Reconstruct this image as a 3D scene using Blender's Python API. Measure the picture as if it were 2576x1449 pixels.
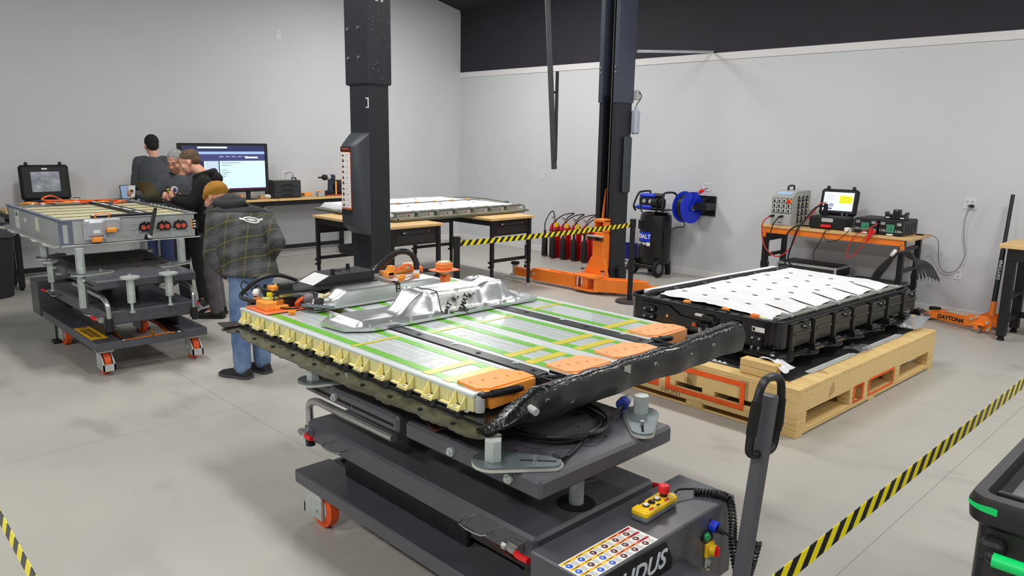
import bpy, bmesh, math, random
from mathutils import Vector, Matrix, noise
from mathutils.bvhtree import BVHTree
random.seed(7)
for o in list(bpy.data.objects): bpy.data.objects.remove(o)
SC = bpy.context.scene
COL = SC.collection
PI = math.pi
# ---------------------------------------------------------------- camera
cam_d = bpy.data.cameras.new('camera'); cam = bpy.data.objects.new('camera', cam_d); COL.objects.link(cam)
cam_d.sensor_width = 36; cam_d.lens = 36*1910.5/2576; cam_d.clip_start = .05; cam_d.clip_end = 60
_y, _p, _r = math.radians(-45.57), math.radians(11.11), math.radians(-.92)
_f = Vector((math.sin(_y)*math.cos(_p), math.cos(_y)*math.cos(_p), -math.sin(_p)))
_ri = Vector((math.cos(_y), -math.sin(_y), 0)); _dn = _f.cross(_ri)
_rr = _ri*math.cos(_r)+_dn*math.sin(_r); _dd = -_ri*math.sin(_r)+_dn*math.cos(_r)
cm = Matrix((( _rr.x, -_dd.x, -_f.x), (_rr.y, -_dd.y, -_f.y), (_rr.z, -_dd.z, -_f.z))).to_4x4()
cm.translation = (0, 0, 1.9); cam.matrix_world = cm
SC.camera = cam
# ---------------------------------------------------------------- world, lights, exposure
SC.view_settings.view_transform = 'Standard'; SC.view_settings.look = 'None'
SC.view_settings.gamma = 1; SC.view_settings.use_curve_mapping = False
SC.view_settings.exposure = 0.12
W = bpy.data.worlds.new('world'); SC.world = W; W.use_nodes = True
W.node_tree.nodes['Background'].inputs[0].default_value = (.92, .95, 1, 1)
W.node_tree.nodes['Background'].inputs[1].default_value = .50
LIGHTS = [(-8.2, 7.0), (-4.4, 6.6), (-7.0, 2.4), (-.6, 6.6), (-3.2, 2.0), (-4.4, -2.2), (-.6, -2.2), (3.2, 6.6), (1.6, 2.2)]  # third lamp is added to brighten the left wall
LMUL = [1.5, .8, .95, 1.1, .7, 1.35, 1.35, 1.0, .75]
LZ, LPOW = 4.35, 86
def add_lamp(x, y, k):
    l = bpy.data.lights.new('high_bay', 'AREA'); l.shape = 'RECTANGLE'; l.size = 1.2; l.size_y = .35
    l.energy = LPOW*k; l.color = (1.0, .985, .96)
    o = bpy.data.objects.new('high_bay_lamp', l); COL.objects.link(o); o.location = (x, y, LZ)
for (x, y), k in zip(LIGHTS, LMUL): add_lamp(x, y, k)
# ---------------------------------------------------------------- materials
def lin(c):
    c = c/255
    return c/12.92 if c <= .04045 else ((c+.055)/1.055)**2.4
def rgb(*c): return (lin(c[0]), lin(c[1]), lin(c[2]), 1)
MATS = {}
def M(name, c, rough=.5, metal=0, var=.06, vs=6, bump=0, bs=60, emis=0, coat=0, alpha=1, stretch=None, c2=None, sheen=0):
    if name in MATS: return MATS[name]
    m = bpy.data.materials.new(name); m.use_nodes = True
    nt = m.node_tree; N = nt.nodes; L = nt.links; p = N['Principled BSDF']
    tc = N.new('ShaderNodeTexCoord'); mp = N.new('ShaderNodeMapping'); L.new(tc.outputs['Object'], mp.inputs[0])
    if stretch: mp.inputs['Scale'].default_value = stretch
    nz = N.new('ShaderNodeTexNoise'); nz.inputs['Scale'].default_value = vs; nz.inputs['Detail'].default_value = 4
    L.new(mp.outputs[0], nz.inputs['Vector'])
    rp = N.new('ShaderNodeValToRGB'); L.new(nz.outputs['Fac'], rp.inputs[0])
    a = rgb(*c); b = rgb(*c2) if c2 else tuple(min(1, x*(1+var)) for x in a[:3])+(1,)
    if not c2: a = tuple(x*(1-var) for x in a[:3])+(1,)
    rp.color_ramp.elements[0].color = a; rp.color_ramp.elements[1].color = b
    rp.color_ramp.elements[0].position = .35; rp.color_ramp.elements[1].position = .65
    L.new(rp.outputs[0], p.inputs['Base Color'])
    p.inputs['Roughness'].default_value = rough; p.inputs['Metallic'].default_value = metal
    if coat: p.inputs['Coat Weight'].default_value = coat
    if alpha < 1: p.inputs['Alpha'].default_value = alpha
    if sheen: p.inputs['Sheen Weight'].default_value = sheen
    if bump:
        n2 = N.new('ShaderNodeTexNoise'); n2.inputs['Scale'].default_value = bs; n2.inputs['Detail'].default_value = 3
        L.new(mp.outputs[0], n2.inputs['Vector'])
        bp = N.new('ShaderNodeBump'); bp.inputs['Strength'].default_value = bump; bp.inputs['Distance'].default_value = .01
        L.new(n2.outputs['Fac'], bp.inputs['Height']); L.new(bp.outputs[0], p.inputs['Normal'])
    if emis:
        L.new(rp.outputs[0], p.inputs['Emission Color']); p.inputs['Emission Strength'].default_value = emis
    MATS[name] = m
    return m
def nmath(N, L, op, a, b=None, c=None):
    n = N.new('ShaderNodeMath'); n.operation = op
    for i, v in enumerate((a, b, c)):
        if v is None: continue
        if hasattr(v, 'is_linked') or hasattr(v, 'links'): L.new(v, n.inputs[i])
        else: n.inputs[i].default_value = v
    return n.outputs[0]
def mixc(N, L, f, a, b):
    n = N.new('ShaderNodeMix'); n.data_type = 'RGBA'
    for s, v in ((n.inputs[0], f), (n.inputs[6], a), (n.inputs[7], b)):
        if hasattr(v, 'links'): L.new(v, s)
        else: s.default_value = v
    return n.outputs[2]
def node_mat(name, rough=.5):
    m = bpy.data.materials.new(name); m.use_nodes = True; MATS[name] = m
    N = m.node_tree.nodes; L = m.node_tree.links; p = N['Principled BSDF']; p.inputs['Roughness'].default_value = rough
    tc = N.new('ShaderNodeTexCoord'); sp = N.new('ShaderNodeSeparateXYZ'); L.new(tc.outputs['Object'], sp.inputs[0])
    return m, N, L, p, tc, sp
def noise_n(N, L, vec, scale, detail=4, scl=None):
    n = N.new('ShaderNodeTexNoise'); n.inputs['Scale'].default_value = scale; n.inputs['Detail'].default_value = detail
    if scl:
        mp = N.new('ShaderNodeMapping'); mp.inputs['Scale'].default_value = scl; L.new(vec, mp.inputs[0]); vec = mp.outputs[0]
    L.new(vec, n.inputs['Vector']); return n.outputs['Fac']
# ---------------------------------------------------------------- geometry
class B:
    def __init__(s): s.v = []; s.f = []
    def add(s, v, f):
        k = len(s.v); s.v += [tuple(p) for p in v]; s.f += [tuple(i+k for i in q) for q in f]; return s
    def put(s, o, m): return s.add([m @ Vector(p) for p in o.v], o.f)
    def box(s, x0, y0, z0, x1, y1, z1):
        v = [(x, y, z) for x in (x0, x1) for y in (y0, y1) for z in (z0, z1)]
        return s.add(v, [(0,1,3,2), (4,6,7,5), (0,4,5,1), (2,3,7,6), (0,2,6,4), (1,5,7,3)])
    def rbox(s, x0, y0, z0, x1, y1, z1, r=.01):
        x0, x1 = sorted((x0, x1)); y0, y1 = sorted((y0, y1)); z0, z1 = sorted((z0, z1))
        r = min(r, (x1-x0)*.49, (y1-y0)*.49, (z1-z0)*.49)
        V = []; ix = {}
        for a, x in enumerate((x0, x1)):
            for b, y in enumerate((y0, y1)):
                for c, z in enumerate((z0, z1)):
                    dx, dy, dz = (r if a == 0 else -r), (r if b == 0 else -r), (r if c == 0 else -r)
                    for k, p in enumerate(((x, y+dy, z+dz), (x+dx, y, z+dz), (x+dx, y+dy, z))):
                        ix[a, b, c, k] = len(V); V.append(p)
        F = []
        for a in (0, 1):
            F.append([ix[a,0,0,0], ix[a,1,0,0], ix[a,1,1,0], ix[a,0,1,0]])
            F.append([ix[0,a,0,1], ix[1,a,0,1], ix[1,a,1,1], ix[0,a,1,1]])
            F.append([ix[0,0,a,2], ix[1,0,a,2], ix[1,1,a,2], ix[0,1,a,2]])
            for b in (0, 1):
                F.append([ix[a,b,0,0], ix[a,b,1,0], ix[a,b,1,1], ix[a,b,0,1]])
                F.append([ix[a,0,b,0], ix[a,1,b,0], ix[a,1,b,2], ix[a,0,b,2]])
                F.append([ix[0,a,b,1], ix[1,a,b,1], ix[1,a,b,2], ix[0,a,b,2]])
                for c in (0, 1): F.append([ix[a,b,c,0], ix[a,b,c,1], ix[a,b,c,2]])
        return s.add(V, F)
    def cyl(s, p0, p1, r0, r1=None, n=16, cap=True):
        r1 = r0 if r1 is None else r1
        p0 = Vector(p0); p1 = Vector(p1); d = (p1-p0).normalized()
        u = d.orthogonal().normalized(); w = d.cross(u)
        V = []
        for p, r in ((p0, r0), (p1, r1)):
            for i in range(n):
                a = 2*PI*i/n+PI/n; V.append(p+(u*math.cos(a)+w*math.sin(a))*r)
        F = [(i, (i+1) % n, n+(i+1) % n, n+i) for i in range(n)]
        if cap: F += [tuple(range(n-1, -1, -1)), tuple(range(n, 2*n))]
        return s.add(V, F)
    def tube(s, pts, r, n=8, sm=0, closed=False, cap=True):
        P = [Vector(p) for p in pts]
        if sm: P = smooth_path(P, sm, closed)
        R = r if callable(r) else (lambda t: r)
        m = len(P); V = []; u = None
        for i, p in enumerate(P):
            a = P[(i-1) % m] if (closed or i > 0) else p; b = P[(i+1) % m] if (closed or i < m-1) else p
            d = (b-a); d = d.normalized() if d.length > 1e-9 else Vector((0, 0, 1))
            u = d.orthogonal().normalized() if u is None else (u-d*u.dot(d))
            u = u.normalized() if u.length > 1e-6 else d.orthogonal().normalized()
            w = d.cross(u); rr = R(i/max(1, m-1))
            for k in range(n):
                t = 2*PI*k/n; V.append(p+(u*math.cos(t)+w*math.sin(t))*rr)
        F = []
        for i in range(m if closed else m-1):
            j = (i+1) % m
            for k in range(n): F.append((i*n+k, i*n+(k+1) % n, j*n+(k+1) % n, j*n+k))
        if cap and not closed: F += [tuple(range(n-1, -1, -1)), tuple(range((m-1)*n, m*n))]
        return s.add(V, F)
    def prism(s, poly, ax, a, b):
        n = len(poly); V = []
        for h in (a, b):
            for (p, q) in poly: V.append({'x': (h, p, q), 'y': (p, h, q), 'z': (p, q, h)}[ax])
        F = [(i, (i+1) % n, n+(i+1) % n, n+i) for i in range(n)]+[tuple(range(n-1, -1, -1)), tuple(range(n, 2*n))]
        return s.add(V, F)
    def lathe(s, prof, c=(0, 0, 0), n=20, m=None):
        V = []; k = len(prof)
        for i in range(n):
            a = 2*PI*i/n
            for r, z in prof: V.append(Vector((r*math.cos(a), r*math.sin(a), z)))
        F = []
        for i in range(n):
            j = (i+1) % n
            for q in range(k-1): F.append((i*k+q, j*k+q, j*k+q+1, i*k+q+1))
        if prof[0][0] > 1e-6: F.append(tuple(i*k for i in range(n-1, -1, -1)))
        if prof[-1][0] > 1e-6: F.append(tuple(i*k+k-1 for i in range(n)))
        V = [(m @ p if m else p)+Vector(c) for p in V]
        return s.add(V, F)
    def ell(s, c, r, rot=None, n=14):
        r = (r, r, r) if not hasattr(r, '__len__') else r
        V = []; h = n//2+1; c = Vector(c)
        for i in range(h+1):
            t = PI*i/h
            for k in range(n):
                a = 2*PI*k/n; p = Vector((r[0]*math.sin(t)*math.cos(a), r[1]*math.sin(t)*math.sin(a), r[2]*math.cos(t)))
                V.append((rot @ p if rot else p)+c)
        F = [(i*n+k, (i+1)*n+k, (i+1)*n+(k+1) % n, i*n+(k+1) % n) for i in range(h) for k in range(n)]
        return s.add(V, F)
    def loft(s, rings, cap=True, closed=True):
        n = len(rings[0]); V = [p for r in rings for p in r]; m = len(rings)
        F = [(i*n+k, i*n+(k+1) % n, (i+1)*n+(k+1) % n, (i+1)*n+k) for i in range(m-1) for k in range(n if closed else n-1)]
        if cap: F += [tuple(range(n-1, -1, -1)), tuple(range((m-1)*n, m*n))]
        return s.add(V, F)
    def grid(s, nx, ny, fn):
        V = [fn(i/(nx-1), j/(ny-1)) for i in range(nx) for j in range(ny)]
        F = [(i*ny+j, (i+1)*ny+j, (i+1)*ny+j+1, i*ny+j+1) for i in range(nx-1) for j in range(ny-1)]
        return s.add(V, F)
    def mesh(s, name, mat, org=(0, 0, 0), ang=35):
        me = bpy.data.meshes.new(name)
        ox, oy, oz = org
        me.from_pydata([(x-ox, y-oy, z-oz) for x, y, z in s.v], [], s.f)
        bm = bmesh.new(); bm.from_mesh(me)
        bmesh.ops.remove_doubles(bm, verts=bm.verts, dist=1e-6)
        bmesh.ops.recalc_face_normals(bm, faces=bm.faces)
        bm.to_mesh(me); bm.free()
        for p in me.polygons: p.use_smooth = True
        me.set_sharp_from_angle(angle=math.radians(ang))
        me.materials.append(mat)
        return me
    def build(s, name, mat, parent=None, ang=35, **kw):
        me = s.mesh(name, mat, ORG.get(parent.name if parent else None, (0, 0, 0)), ang)
        return link(name, me, parent, **kw)
def smooth_path(P, k, closed=False):
    out = []; m = len(P)
    for i in range(m if closed else m-1):
        g = (lambda j: P[j % m]) if closed else (lambda j: P[max(0, min(m-1, j))])
        a, b, c, d = g(i-1), g(i), g(i+1), g(i+2)
        for t in range(k):
            t /= k
            out.append(.5*((2*b)+(c-a)*t+(2*a-5*b+4*c-d)*t*t+(3*b-a-3*c+d)*t**3))
    if not closed: out.append(P[-1])
    return out
ORG = {}
def link(name, me, parent=None, label=None, cat=None, group=None, kind=None):
    o = bpy.data.objects.new(name, me); COL.objects.link(o)
    if parent: o.parent = parent; ORG[o.name] = ORG.get(parent.name, (0, 0, 0))
    tag(o, label, cat, group, kind)
    return o
def tag(o, label=None, cat=None, group=None, kind=None):
    if label: o['label'] = label
    if cat: o['category'] = cat
    if group: o['group'] = group
    if kind: o['kind'] = kind
    return o
def thing(name, label, cat, loc=(0, 0, 0), rz=0, group=None, world=True):
    """an Empty at the thing's base; parts of an unrotated one are given in world coordinates"""
    o = bpy.data.objects.new(name, None); COL.objects.link(o); o.empty_display_size = .1
    o.location = loc; o.rotation_euler = (0, 0, rz); tag(o, label, cat, group)
    if world and not rz: ORG[o.name] = tuple(loc)
    return o
def solo(b, name, mat, label, cat, group=None, ang=35):
    """a thing of one mesh; its origin at the base"""
    xs = [p[0] for p in b.v]; ys = [p[1] for p in b.v]; zs = [p[2] for p in b.v]
    org = ((min(xs)+max(xs))/2, (min(ys)+max(ys))/2, min(zs))
    o = link(name, b.mesh(name, mat, org, ang), None, label, cat, group); o.location = org; ORG[o.name] = org
    return o
def copy_tree(o, parent=None, label=None):
    c = o.copy(); COL.objects.link(c); c.parent = parent
    if label: c['label'] = label
    for ch in o.children: copy_tree(ch, c)
    return c
def rep(name, me, parent, locs, rots=None):
    out = []
    for i, l in enumerate(locs):
        o = link(name, me, parent); og = ORG.get(parent.name, (0, 0, 0))
        o.location = (l[0]-og[0], l[1]-og[1], l[2]-og[2])
        if rots: o.rotation_euler = rots[i]
        out.append(o)
    return out
def frame_m(o, x, y):
    """matrix with local x, y axes along the given directions at o"""
    x = Vector(x).normalized(); z = x.cross(Vector(y)).normalized(); y = z.cross(x)
    m = Matrix((x, y, z)).transposed().to_4x4(); m.translation = o
    return m
def text(s, size, mat, parent, o, x, y, ext=.001, name='lettering', align='CENTER', bold=0, sx=1, shear=0):
    cu = bpy.data.curves.new(name, 'FONT'); cu.body = s; cu.size = size; cu.extrude = ext; cu.align_x = align; cu.align_y = 'CENTER'
    cu.offset = bold; cu.shear = shear; cu.resolution_u = 3
    t = bpy.data.objects.new('tmp', cu); COL.objects.link(t)
    dg = bpy.context.evaluated_depsgraph_get(); me = bpy.data.meshes.new_from_object(t.evaluated_get(dg))
    bpy.data.objects.remove(t)
    og = Vector(ORG.get(parent.name, (0, 0, 0)))
    mt = frame_m(Vector(o)-og, x, y) @ Matrix.Diagonal((sx, 1, 1, 1))
    me.transform(mt); me.materials.clear(); me.materials.append(mat); me.name = name
    return link(name, me, parent)
def quad(b, o, x, y, w, h, t=.001):
    """thin slab centred at o in the plane of x, y"""
    m = frame_m(o, x, y); return b.put(B().box(-w/2, -h/2, 0, w/2, h/2, t), m)
# ---------------------------------------------------------------- palette
black = M('black_paint', (22, 23, 26), .42, var=.12)
blackm = M('black_matte', (20, 20, 21), .7, var=.15)
rubber = M('rubber', (18, 18, 18), .85)
charcoal = M('charcoal_enamel', (80, 80, 86), .34, bump=.05, bs=500, var=.05)
colpaint = M('column_paint', (33, 36, 42), .45, bump=.04, bs=600, var=.05)
zinc = M('zinc', (196, 203, 200), .36, .35, var=.10, vs=20)
steel = M('steel', (190, 190, 190), .3, .9, var=.08)
chrome = M('chrome', (225, 225, 225), .16, 1)
alu = M('aluminium', (214, 217, 219), .3, .92, var=.1, vs=9, bump=.06, bs=25)
orange = M('orange_paint', (250, 132, 40), .4, var=.04)
orangep = M('orange_plastic', (255, 158, 62), .45, var=.05)
orangel = M('orange_cover_plastic', (255, 176, 112), .4, var=.05)
white = M('white_plastic', (238, 238, 236), .5)
wallm = M('wall_paint', (207, 209, 212), .75, var=.012, vs=1.5, bump=.04, bs=180)
trimm = M('trim_paint', (224, 222, 222), .6, var=.01)
darkm = M('dark_paint', (38, 36, 44), .75, var=.08, vs=2)
red = M('red_paint', (214, 26, 30), .35, var=.05)
redp = M('red_plastic', (235, 30, 38), .45)
blue = M('blue_paint', (20, 50, 205), .4)
yellow = M('yellow_paint', (250, 205, 20), .45)
ink = M('ink', (20, 20, 22), .7)
grey = M('grey_plastic', (110, 116, 122), .5)
lgrey = M('light_grey_plastic', (178, 180, 178), .5)
paper = M('paper', (236, 236, 232), .7, var=.02)
wood_top = M('maple_top', (226, 188, 128), .45, var=.1, vs=9, stretch=(.6, 9, 9))
# ---------------------------------------------------------------- structure
XW, YW = -11.1, 9.45
def floor_mat():
    m, N, L, p, tc, sp = node_mat('concrete', .42)
    v = tc.outputs['Object']
    n1 = noise_n(N, L, v, .55, 5); n2 = noise_n(N, L, v, 4.5, 6); n3 = noise_n(N, L, v, 60, 2)
    base = mixc(N, L, n1, rgb(162, 161, 155), rgb(190, 187, 178))
    base = mixc(N, L, nmath(N, L, 'MULTIPLY', n2, .35), base, rgb(176, 172, 162))
    sm = noise_n(N, L, v, 1.6, 6, (1.0, 2.0, 1)); f = nmath(N, L, 'SUBTRACT', sm, .61); f = nmath(N, L, 'MULTIPLY', f, 3.0); f = nmath(N, L, 'MAXIMUM', nmath(N, L, 'MINIMUM', f, .30), 0)
    base = mixc(N, L, f, base, rgb(122, 122, 121))
    lines = None
    for ax, xs in (('X', (-8.8, -5.0, -1.18, 2.64)), ('Y', (6.0, 2.2, -1.6))):
        for x in xs:
            d = nmath(N, L, 'ABSOLUTE', nmath(N, L, 'SUBTRACT', sp.outputs[ax], x)); l = nmath(N, L, 'LESS_THAN', d, .0024)
            lines = l if lines is None else nmath(N, L, 'MAXIMUM', lines, l)
    base = mixc(N, L, nmath(N, L, 'MULTIPLY', lines, .5), base, rgb(104, 92, 76))
    L.new(base, p.inputs['Base Color'])
    L.new(nmath(N, L, 'MULTIPLY_ADD', n2, .25, .3), p.inputs['Roughness'])
    bp = N.new('ShaderNodeBump'); bp.inputs['Strength'].default_value = .08; bp.inputs['Distance'].default_value = .004
    L.new(n3, bp.inputs['Height']); L.new(bp.outputs[0], p.inputs['Normal'])
    return m
B().box(XW-.2, -7, -.1, 7, YW+.2, 0).build('floor', floor_mat(), kind='structure')
ridge = 1.5; zc = lambda y: 4.17+(9.45-y)*.224
gable = [(-7, 0), (YW, 0), (YW, zc(YW)), (ridge, zc(ridge)), (-7, zc(ridge)-(ridge+7)*.224)]
B().prism(gable, 'x', XW-.15, XW).build('wall_left', wallm, kind='structure')
B().box(XW, YW, 0, 7, YW+.15, 3.085).build('wall_right', wallm, kind='structure')
B().box(XW, YW+.003, 3.085, 7, YW+.15, 4.4).build('wall_upper', darkm, kind='structure')
B().prism([(YW+.3, zc(YW+.3)), (ridge, zc(ridge)), (-7, zc(ridge)-(ridge+7)*.224), (-7, zc(ridge)-(ridge+7)*.224+.12), (ridge, zc(ridge)+.12), (YW+.3, zc(YW+.3)+.12)], 'x', XW-.15, 7).build('ceiling', darkm, kind='structure')
B().rbox(XW+.001, YW-.014, 2.99, 7, YW, 3.085, .004).build('trim_1', trimm, kind='structure')
B().rbox(XW, YW-.013, 0, 7, YW, .1, .004).build('baseboard_right', trimm, kind='structure')
B().rbox(XW, 1.95, 0, XW+.013, YW-.013, .1, .004).build('baseboard_left', trimm, kind='structure')
d = B().rbox(XW, 1.86, 0, XW+.03, 1.95, 2.2, .005).rbox(XW, .72, 0, XW+.03, .81, 2.2, .005).rbox(XW, .72, 2.12, XW+.03, 1.95, 2.2, .005).build('trim_2', trimm, kind='structure')
B().box(XW, .81, 0, XW+.012, 1.86, 2.12).build('door_1', darkm, kind='structure')
# lamp housings hung under the roof
def lamp_housing():
    hb = B().prism([(-.19, .0), (.19, .0), (.15, .08), (-.15, .08)], 'x', -.62, .62)
    me = hb.mesh('high_bay_fixture', M('fixture_enamel', (225, 226, 228), .5)); return me
fx = lamp_housing()
rod = B().cyl((0, 0, .08), (0, 0, 1.4), .006, n=6).mesh('rod', steel)
NM = ['over the far corner by the white wall', 'over the pallet of the black battery', 'over the far wheeled lift, added to brighten the left wall', 'over the bench at the right edge', 'over the near wheeled lift', 'overhead left of the camera', 'overhead behind the camera', 'far right by the wall', 'over the black tool cart']
for i, (x, y) in enumerate(LIGHTS):
    o = link('high_bay_fixture', fx, None, 'white linear ceiling light '+NM[i], 'ceiling light', 'ceiling lights'); o.location = (x, y, LZ+.003)
    top = zc(y) if y > ridge else zc(ridge)-(ridge-y)*.224
    r = B().cyl((.5, 0, .08), (.5, 0, top-LZ), .006, n=6).cyl((-.5, 0, .08), (-.5, 0, top-LZ), .006, n=6)
    link('hanger_rod', r.mesh('hanger_rod', steel), o)
# ================================================================ wheeled scissor lifts
stick_y = M('yellow_sticker', (252, 196, 24), .5, var=.02)
maroon = M('maroon_belt', (92, 38, 34), .8)
def T(*a): return Matrix.Translation(a)
def hexpost(b, x, y, z0, z1, r=.028): return b.cyl((x, y, z0), (x, y, z1), r, n=6)
def teardrop(x, y, ang, z0, z1, r0=.075, r1=.045, l=.2):
    P = []
    for i in range(9):
        a = PI/2+PI*i/8; P.append((r0*math.cos(a), r0*math.sin(a)))
    for i in range(9):
        a = -PI/2+PI*i/8; P.append((l+r1*math.cos(a), r1*math.sin(a)))
    c, s = math.cos(ang), math.sin(ang)
    return [(x+c*p-s*q, y+s*p+c*q) for p, q in P]
def caster(root, x, y, sx):
    w = B().lathe([(.06, -.026), (.1, -.022), (.1, .022), (.06, .026)], (0, 0, 0), 24, Matrix.Rotation(PI/2, 3, 'X'))
    pv = [(-.045*sx, .05), (.12*sx, .045), (.12*sx, .10), (.03*sx, .19), (-.045*sx, .19)]
    cs = link('caster', B().prism(pv, 'y', -.045, -.034).prism(pv, 'y', .034, .045).box(min(.11*sx, .12*sx), -.045, .045, max(.11*sx, .12*sx), .045, .1).box(-.06, -.06, .185, .06, .06, .212).mesh('caster_bracket', zinc), root)
    cs.location = (x, y, 0)
    t = link('wheel', w.mesh('wheel', M('caster_orange', (228, 86, 30), .5)), cs); t.location = (0, 0, .1)
    h = link('hub', B().lathe([(.015, -.03), (.06, -.028), (.062, -.02), (.062, .02), (.06, .028), (.015, .03)], (0, 0, 0), 20, Matrix.Rotation(PI/2, 3, 'X')).mesh('hub', lgrey), cs); h.location = (0, 0, .1)
    ax = link('axle_nut', B().cyl((0, -.055, 0), (0, .055, 0), .013, n=6).mesh('axle_nut', zinc), cs); ax.location = (0, 0, .1)
def clamp(root, x, y, z, s, up=False):
    """toggle clamp with a red grip, on the side of the middle platform; s = outward y sign"""
    c = B().box(x-.02, y, z-.02, x+.03, y+s*.03, z+.022).cyl((x-.03, y+s*.03, z), (x+.03, y+s*.035, z+.004), .012, n=8).cyl((x-.04, y+s*.032, z), (x-.02, y+s*.032, z), .016, n=8).build('toggle_clamp', steel, root)
    B().tube([(x+.03, y+s*.036, z), (x+.05, y+s*.05, z+.004), (x+.11, y+s*.055, z+.010)], .012, 8, 3).build('grip', redp, c)
def lift(name, label, loc, rz, posts, zpost, near):
    r = thing(name, label, 'lift table', loc, rz, world=False)
    # base frame
    bf = B()
    for s in (-1, 1): bf.rbox(-.785, s*.2375, .212, .785, s*.4375, .28, .006)
    bf.rbox(-.785, -.24, .212, -.75, .24, .268, .004).rbox(.70, -.24, .212, .785, .24, .28, .005)
    bf.build('base_frame', charcoal, r)
    for s in (-1, 1):
        B().cyl((.60, s*.37, .02), (.60, s*.37, .214), .022, n=10).rbox(.55, s*.37-.05, 0, .65, s*.37+.05, .03, .006).build('foot', black, r)
        caster(r, -.66, s*.35, -1)
        B().rbox(-.74, s*.215, .225, .60, s*.238, .275, .004).build('guide_rail', black, r)
        B().rbox(-.748, s*.205, .23, -.72, s*.236, .272, .008).build('end_pad', white, r)
        B().prism([(-.55, .235), (-.5, .235), (.45, .40), (.40, .41)], 'y', s*.17, s*.2).build('scissor_arm', orange, r)
        B().prism([(.45, .235), (.5, .235), (-.45, .40), (-.5, .41)], 'y', s*.13, s*.16).build('scissor_arm', orange, r)
        caster(r, .50, s*.33, 1)
    B().cyl((-.69, -.2, .245), (-.69, .2, .245), .016, n=10).build('cross_tube', orange, r)
    B().cyl((-.69, -.02, .24), (-.69, -.02, .30), .016, n=8).cyl((-.69, -.02, .30), (-.69, -.02, .315), .009, n=8).build('hydraulic_fitting', M('brass', (196, 160, 84), .35, .8), r)
    # scissor shroud, middle platform
    for s in (-1, 1): B().rbox(-.55, s*.27, .28, .35, s*.295, .42, .004).build('side_shroud', black, r)
    B().rbox(-.785, -.356, .41, .785, .356, .52, .012).build('middle_platform', charcoal, r)
    for s in (-1, 1):
        for x in (-.50, .50):
            B().tube([(x-.065, s*.356, .468), (x-.060, s*.41, .464), (x+.060, s*.41, .464), (x+.065, s*.356, .468)], .0045, 6, 3).build('wire_handle', steel, r)
        clamp(r, -.76, s*.358, .462, s); clamp(r, .70, s*.358, .462, s)
        B().tube([(-.05, s*.36, .645), (-.60, s*.35, .635), (-.72, s*.34, .625), (-.795, s*.335, .59), (-.81, s*.33, .52), (-.81, s*.33, .44)], .019, 10, 6).build('push_handle', steel, r)
        B().cyl((-.81, s*.33, .37), (-.81, s*.33, .475), .024, n=12).rbox(-.81, s*.33-.03, .39, -.78, s*.33+.03, .45, .003).build('handle_socket', black, r)
    B().cyl((.70, -.04, .44), (.70, -.04, .70), .029, n=16).build('lock_post', zinc, r)
    lp = B().cyl((.70, -.04, .5205), (.70, -.04, .5225), .075, n=20).build('post_recess', M('recess_black', (8, 8, 8), .9), r)
    for z, a in ((.60, .4), (.655, -.5)): B().cyl((.70-.05*math.cos(a), -.04-.06, z-.012), (.70+.05*math.cos(a), -.04+.06, z+.012), .008, n=8).build('lock_pin', steel, r)
    for x in (-.35, .35): B().cyl((x, 0, .52), (x, 0, .70), .05, n=14).build('centre_post', black, r)
    # upper platform of two plates
    for x0, x1 in ((-.74, .02), (.07, .835)):
        up = B().rbox(x0, -.39, .69, x1, .39, .765, .012).build('upper_platform', charcoal, r)
        for s in (-1, 1):
            for x in ((x0+.30, x1-.15) if x0 > 0 else (x0+.28,)):
                B().cyl((x, s*.39, .728), (x, s*.402, .728), .018, n=14).cyl((x, s*.402, .728), (x, s*.412, .728), .010, n=6).build('hex_bolt', zinc, up)
            if x0 < 0: B().box(x0+.05, s*.3895, .716, x1-.35, s*.3915, .728).box(x0+.42, s*.3895, .716, x1-.03, s*.3915, .728).build('slot', MATS['recess_black'], up)
        hl = B()
        for i in range(5):
            for j in range(4): hl.cyl((x0+.1+i*.14, -.27+j*.18, .7652), (x0+.1+i*.14, -.27+j*.18, .7658), .007, n=8)
        hl.build('bolt_hole', MATS['recess_black'], up)
    for (x, y, a, zb) in posts:
        t = B().prism(teardrop(x, y, a, 0, 0), 'z', .767, .785).build('support_plate', M('plate_zinc', (118, 128, 130), .4, .6), r)
        B().prism([(p[0]+(p[0]-x)*.02, p[1]+(p[1]-y)*.02) for p in teardrop(x, y, a, 0, 0)], 'z', .7665, .777).build('plate_edge', M('plate_edge_zinc', (205, 208, 196), .45, .4), t)
        hexpost(B(), x, y, zb, zpost-.003, .033).build('support_post', zinc, t)
        c, s = math.cos(a), math.sin(a)
        B().cyl((x+c*.15, y+s*.15, .785), (x+c*.15, y+s*.15, .803), .009, n=8).build('plate_bolt', steel, t)
        quad(B(), (x+c*.16, y+s*.16, .7851), (c, s, 0), (-s, c, 0), .13, .010, .0006).build('plate_slot', MATS['recess_black'], t)
    # pump cabinet at the +x end
    pb = B().rbox(.845, -.4445, .212, 1.105, .4445, .54, .006).build('pump_cabinet', charcoal, r)
    B().rbox(.70, -.40, .212, .85, .40, .26, .004).build('cabinet_bridge', charcoal, r)
    B().prism([(-.28, .22), (.16, .22), (.16, .36), (.08, .40), (-.20, .40), (-.28, .36)], 'x', 1.105, 1.24).build('motor_cover', charcoal, pb)
    for s in (-1, 1): B().cyl((.99, s*.446, .33), (.99, s*.449, .33), .006, n=8).build('cabinet_screw', zinc, pb)
    B().box(1.105, .27, .23, 1.1085, .275, .5).build('panel_seam', ink, pb)
    if near > 0: return r, pb
    # swivelling tow handle
    h = B()
    B().rbox(1.24, .05, .06, 1.32, .14, .22, .01).build('handle_yoke', black, r)
    B().rbox(1.10, .06, .17, 1.25, .13, .21, .006).build('tow_arm', black, r)
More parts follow.
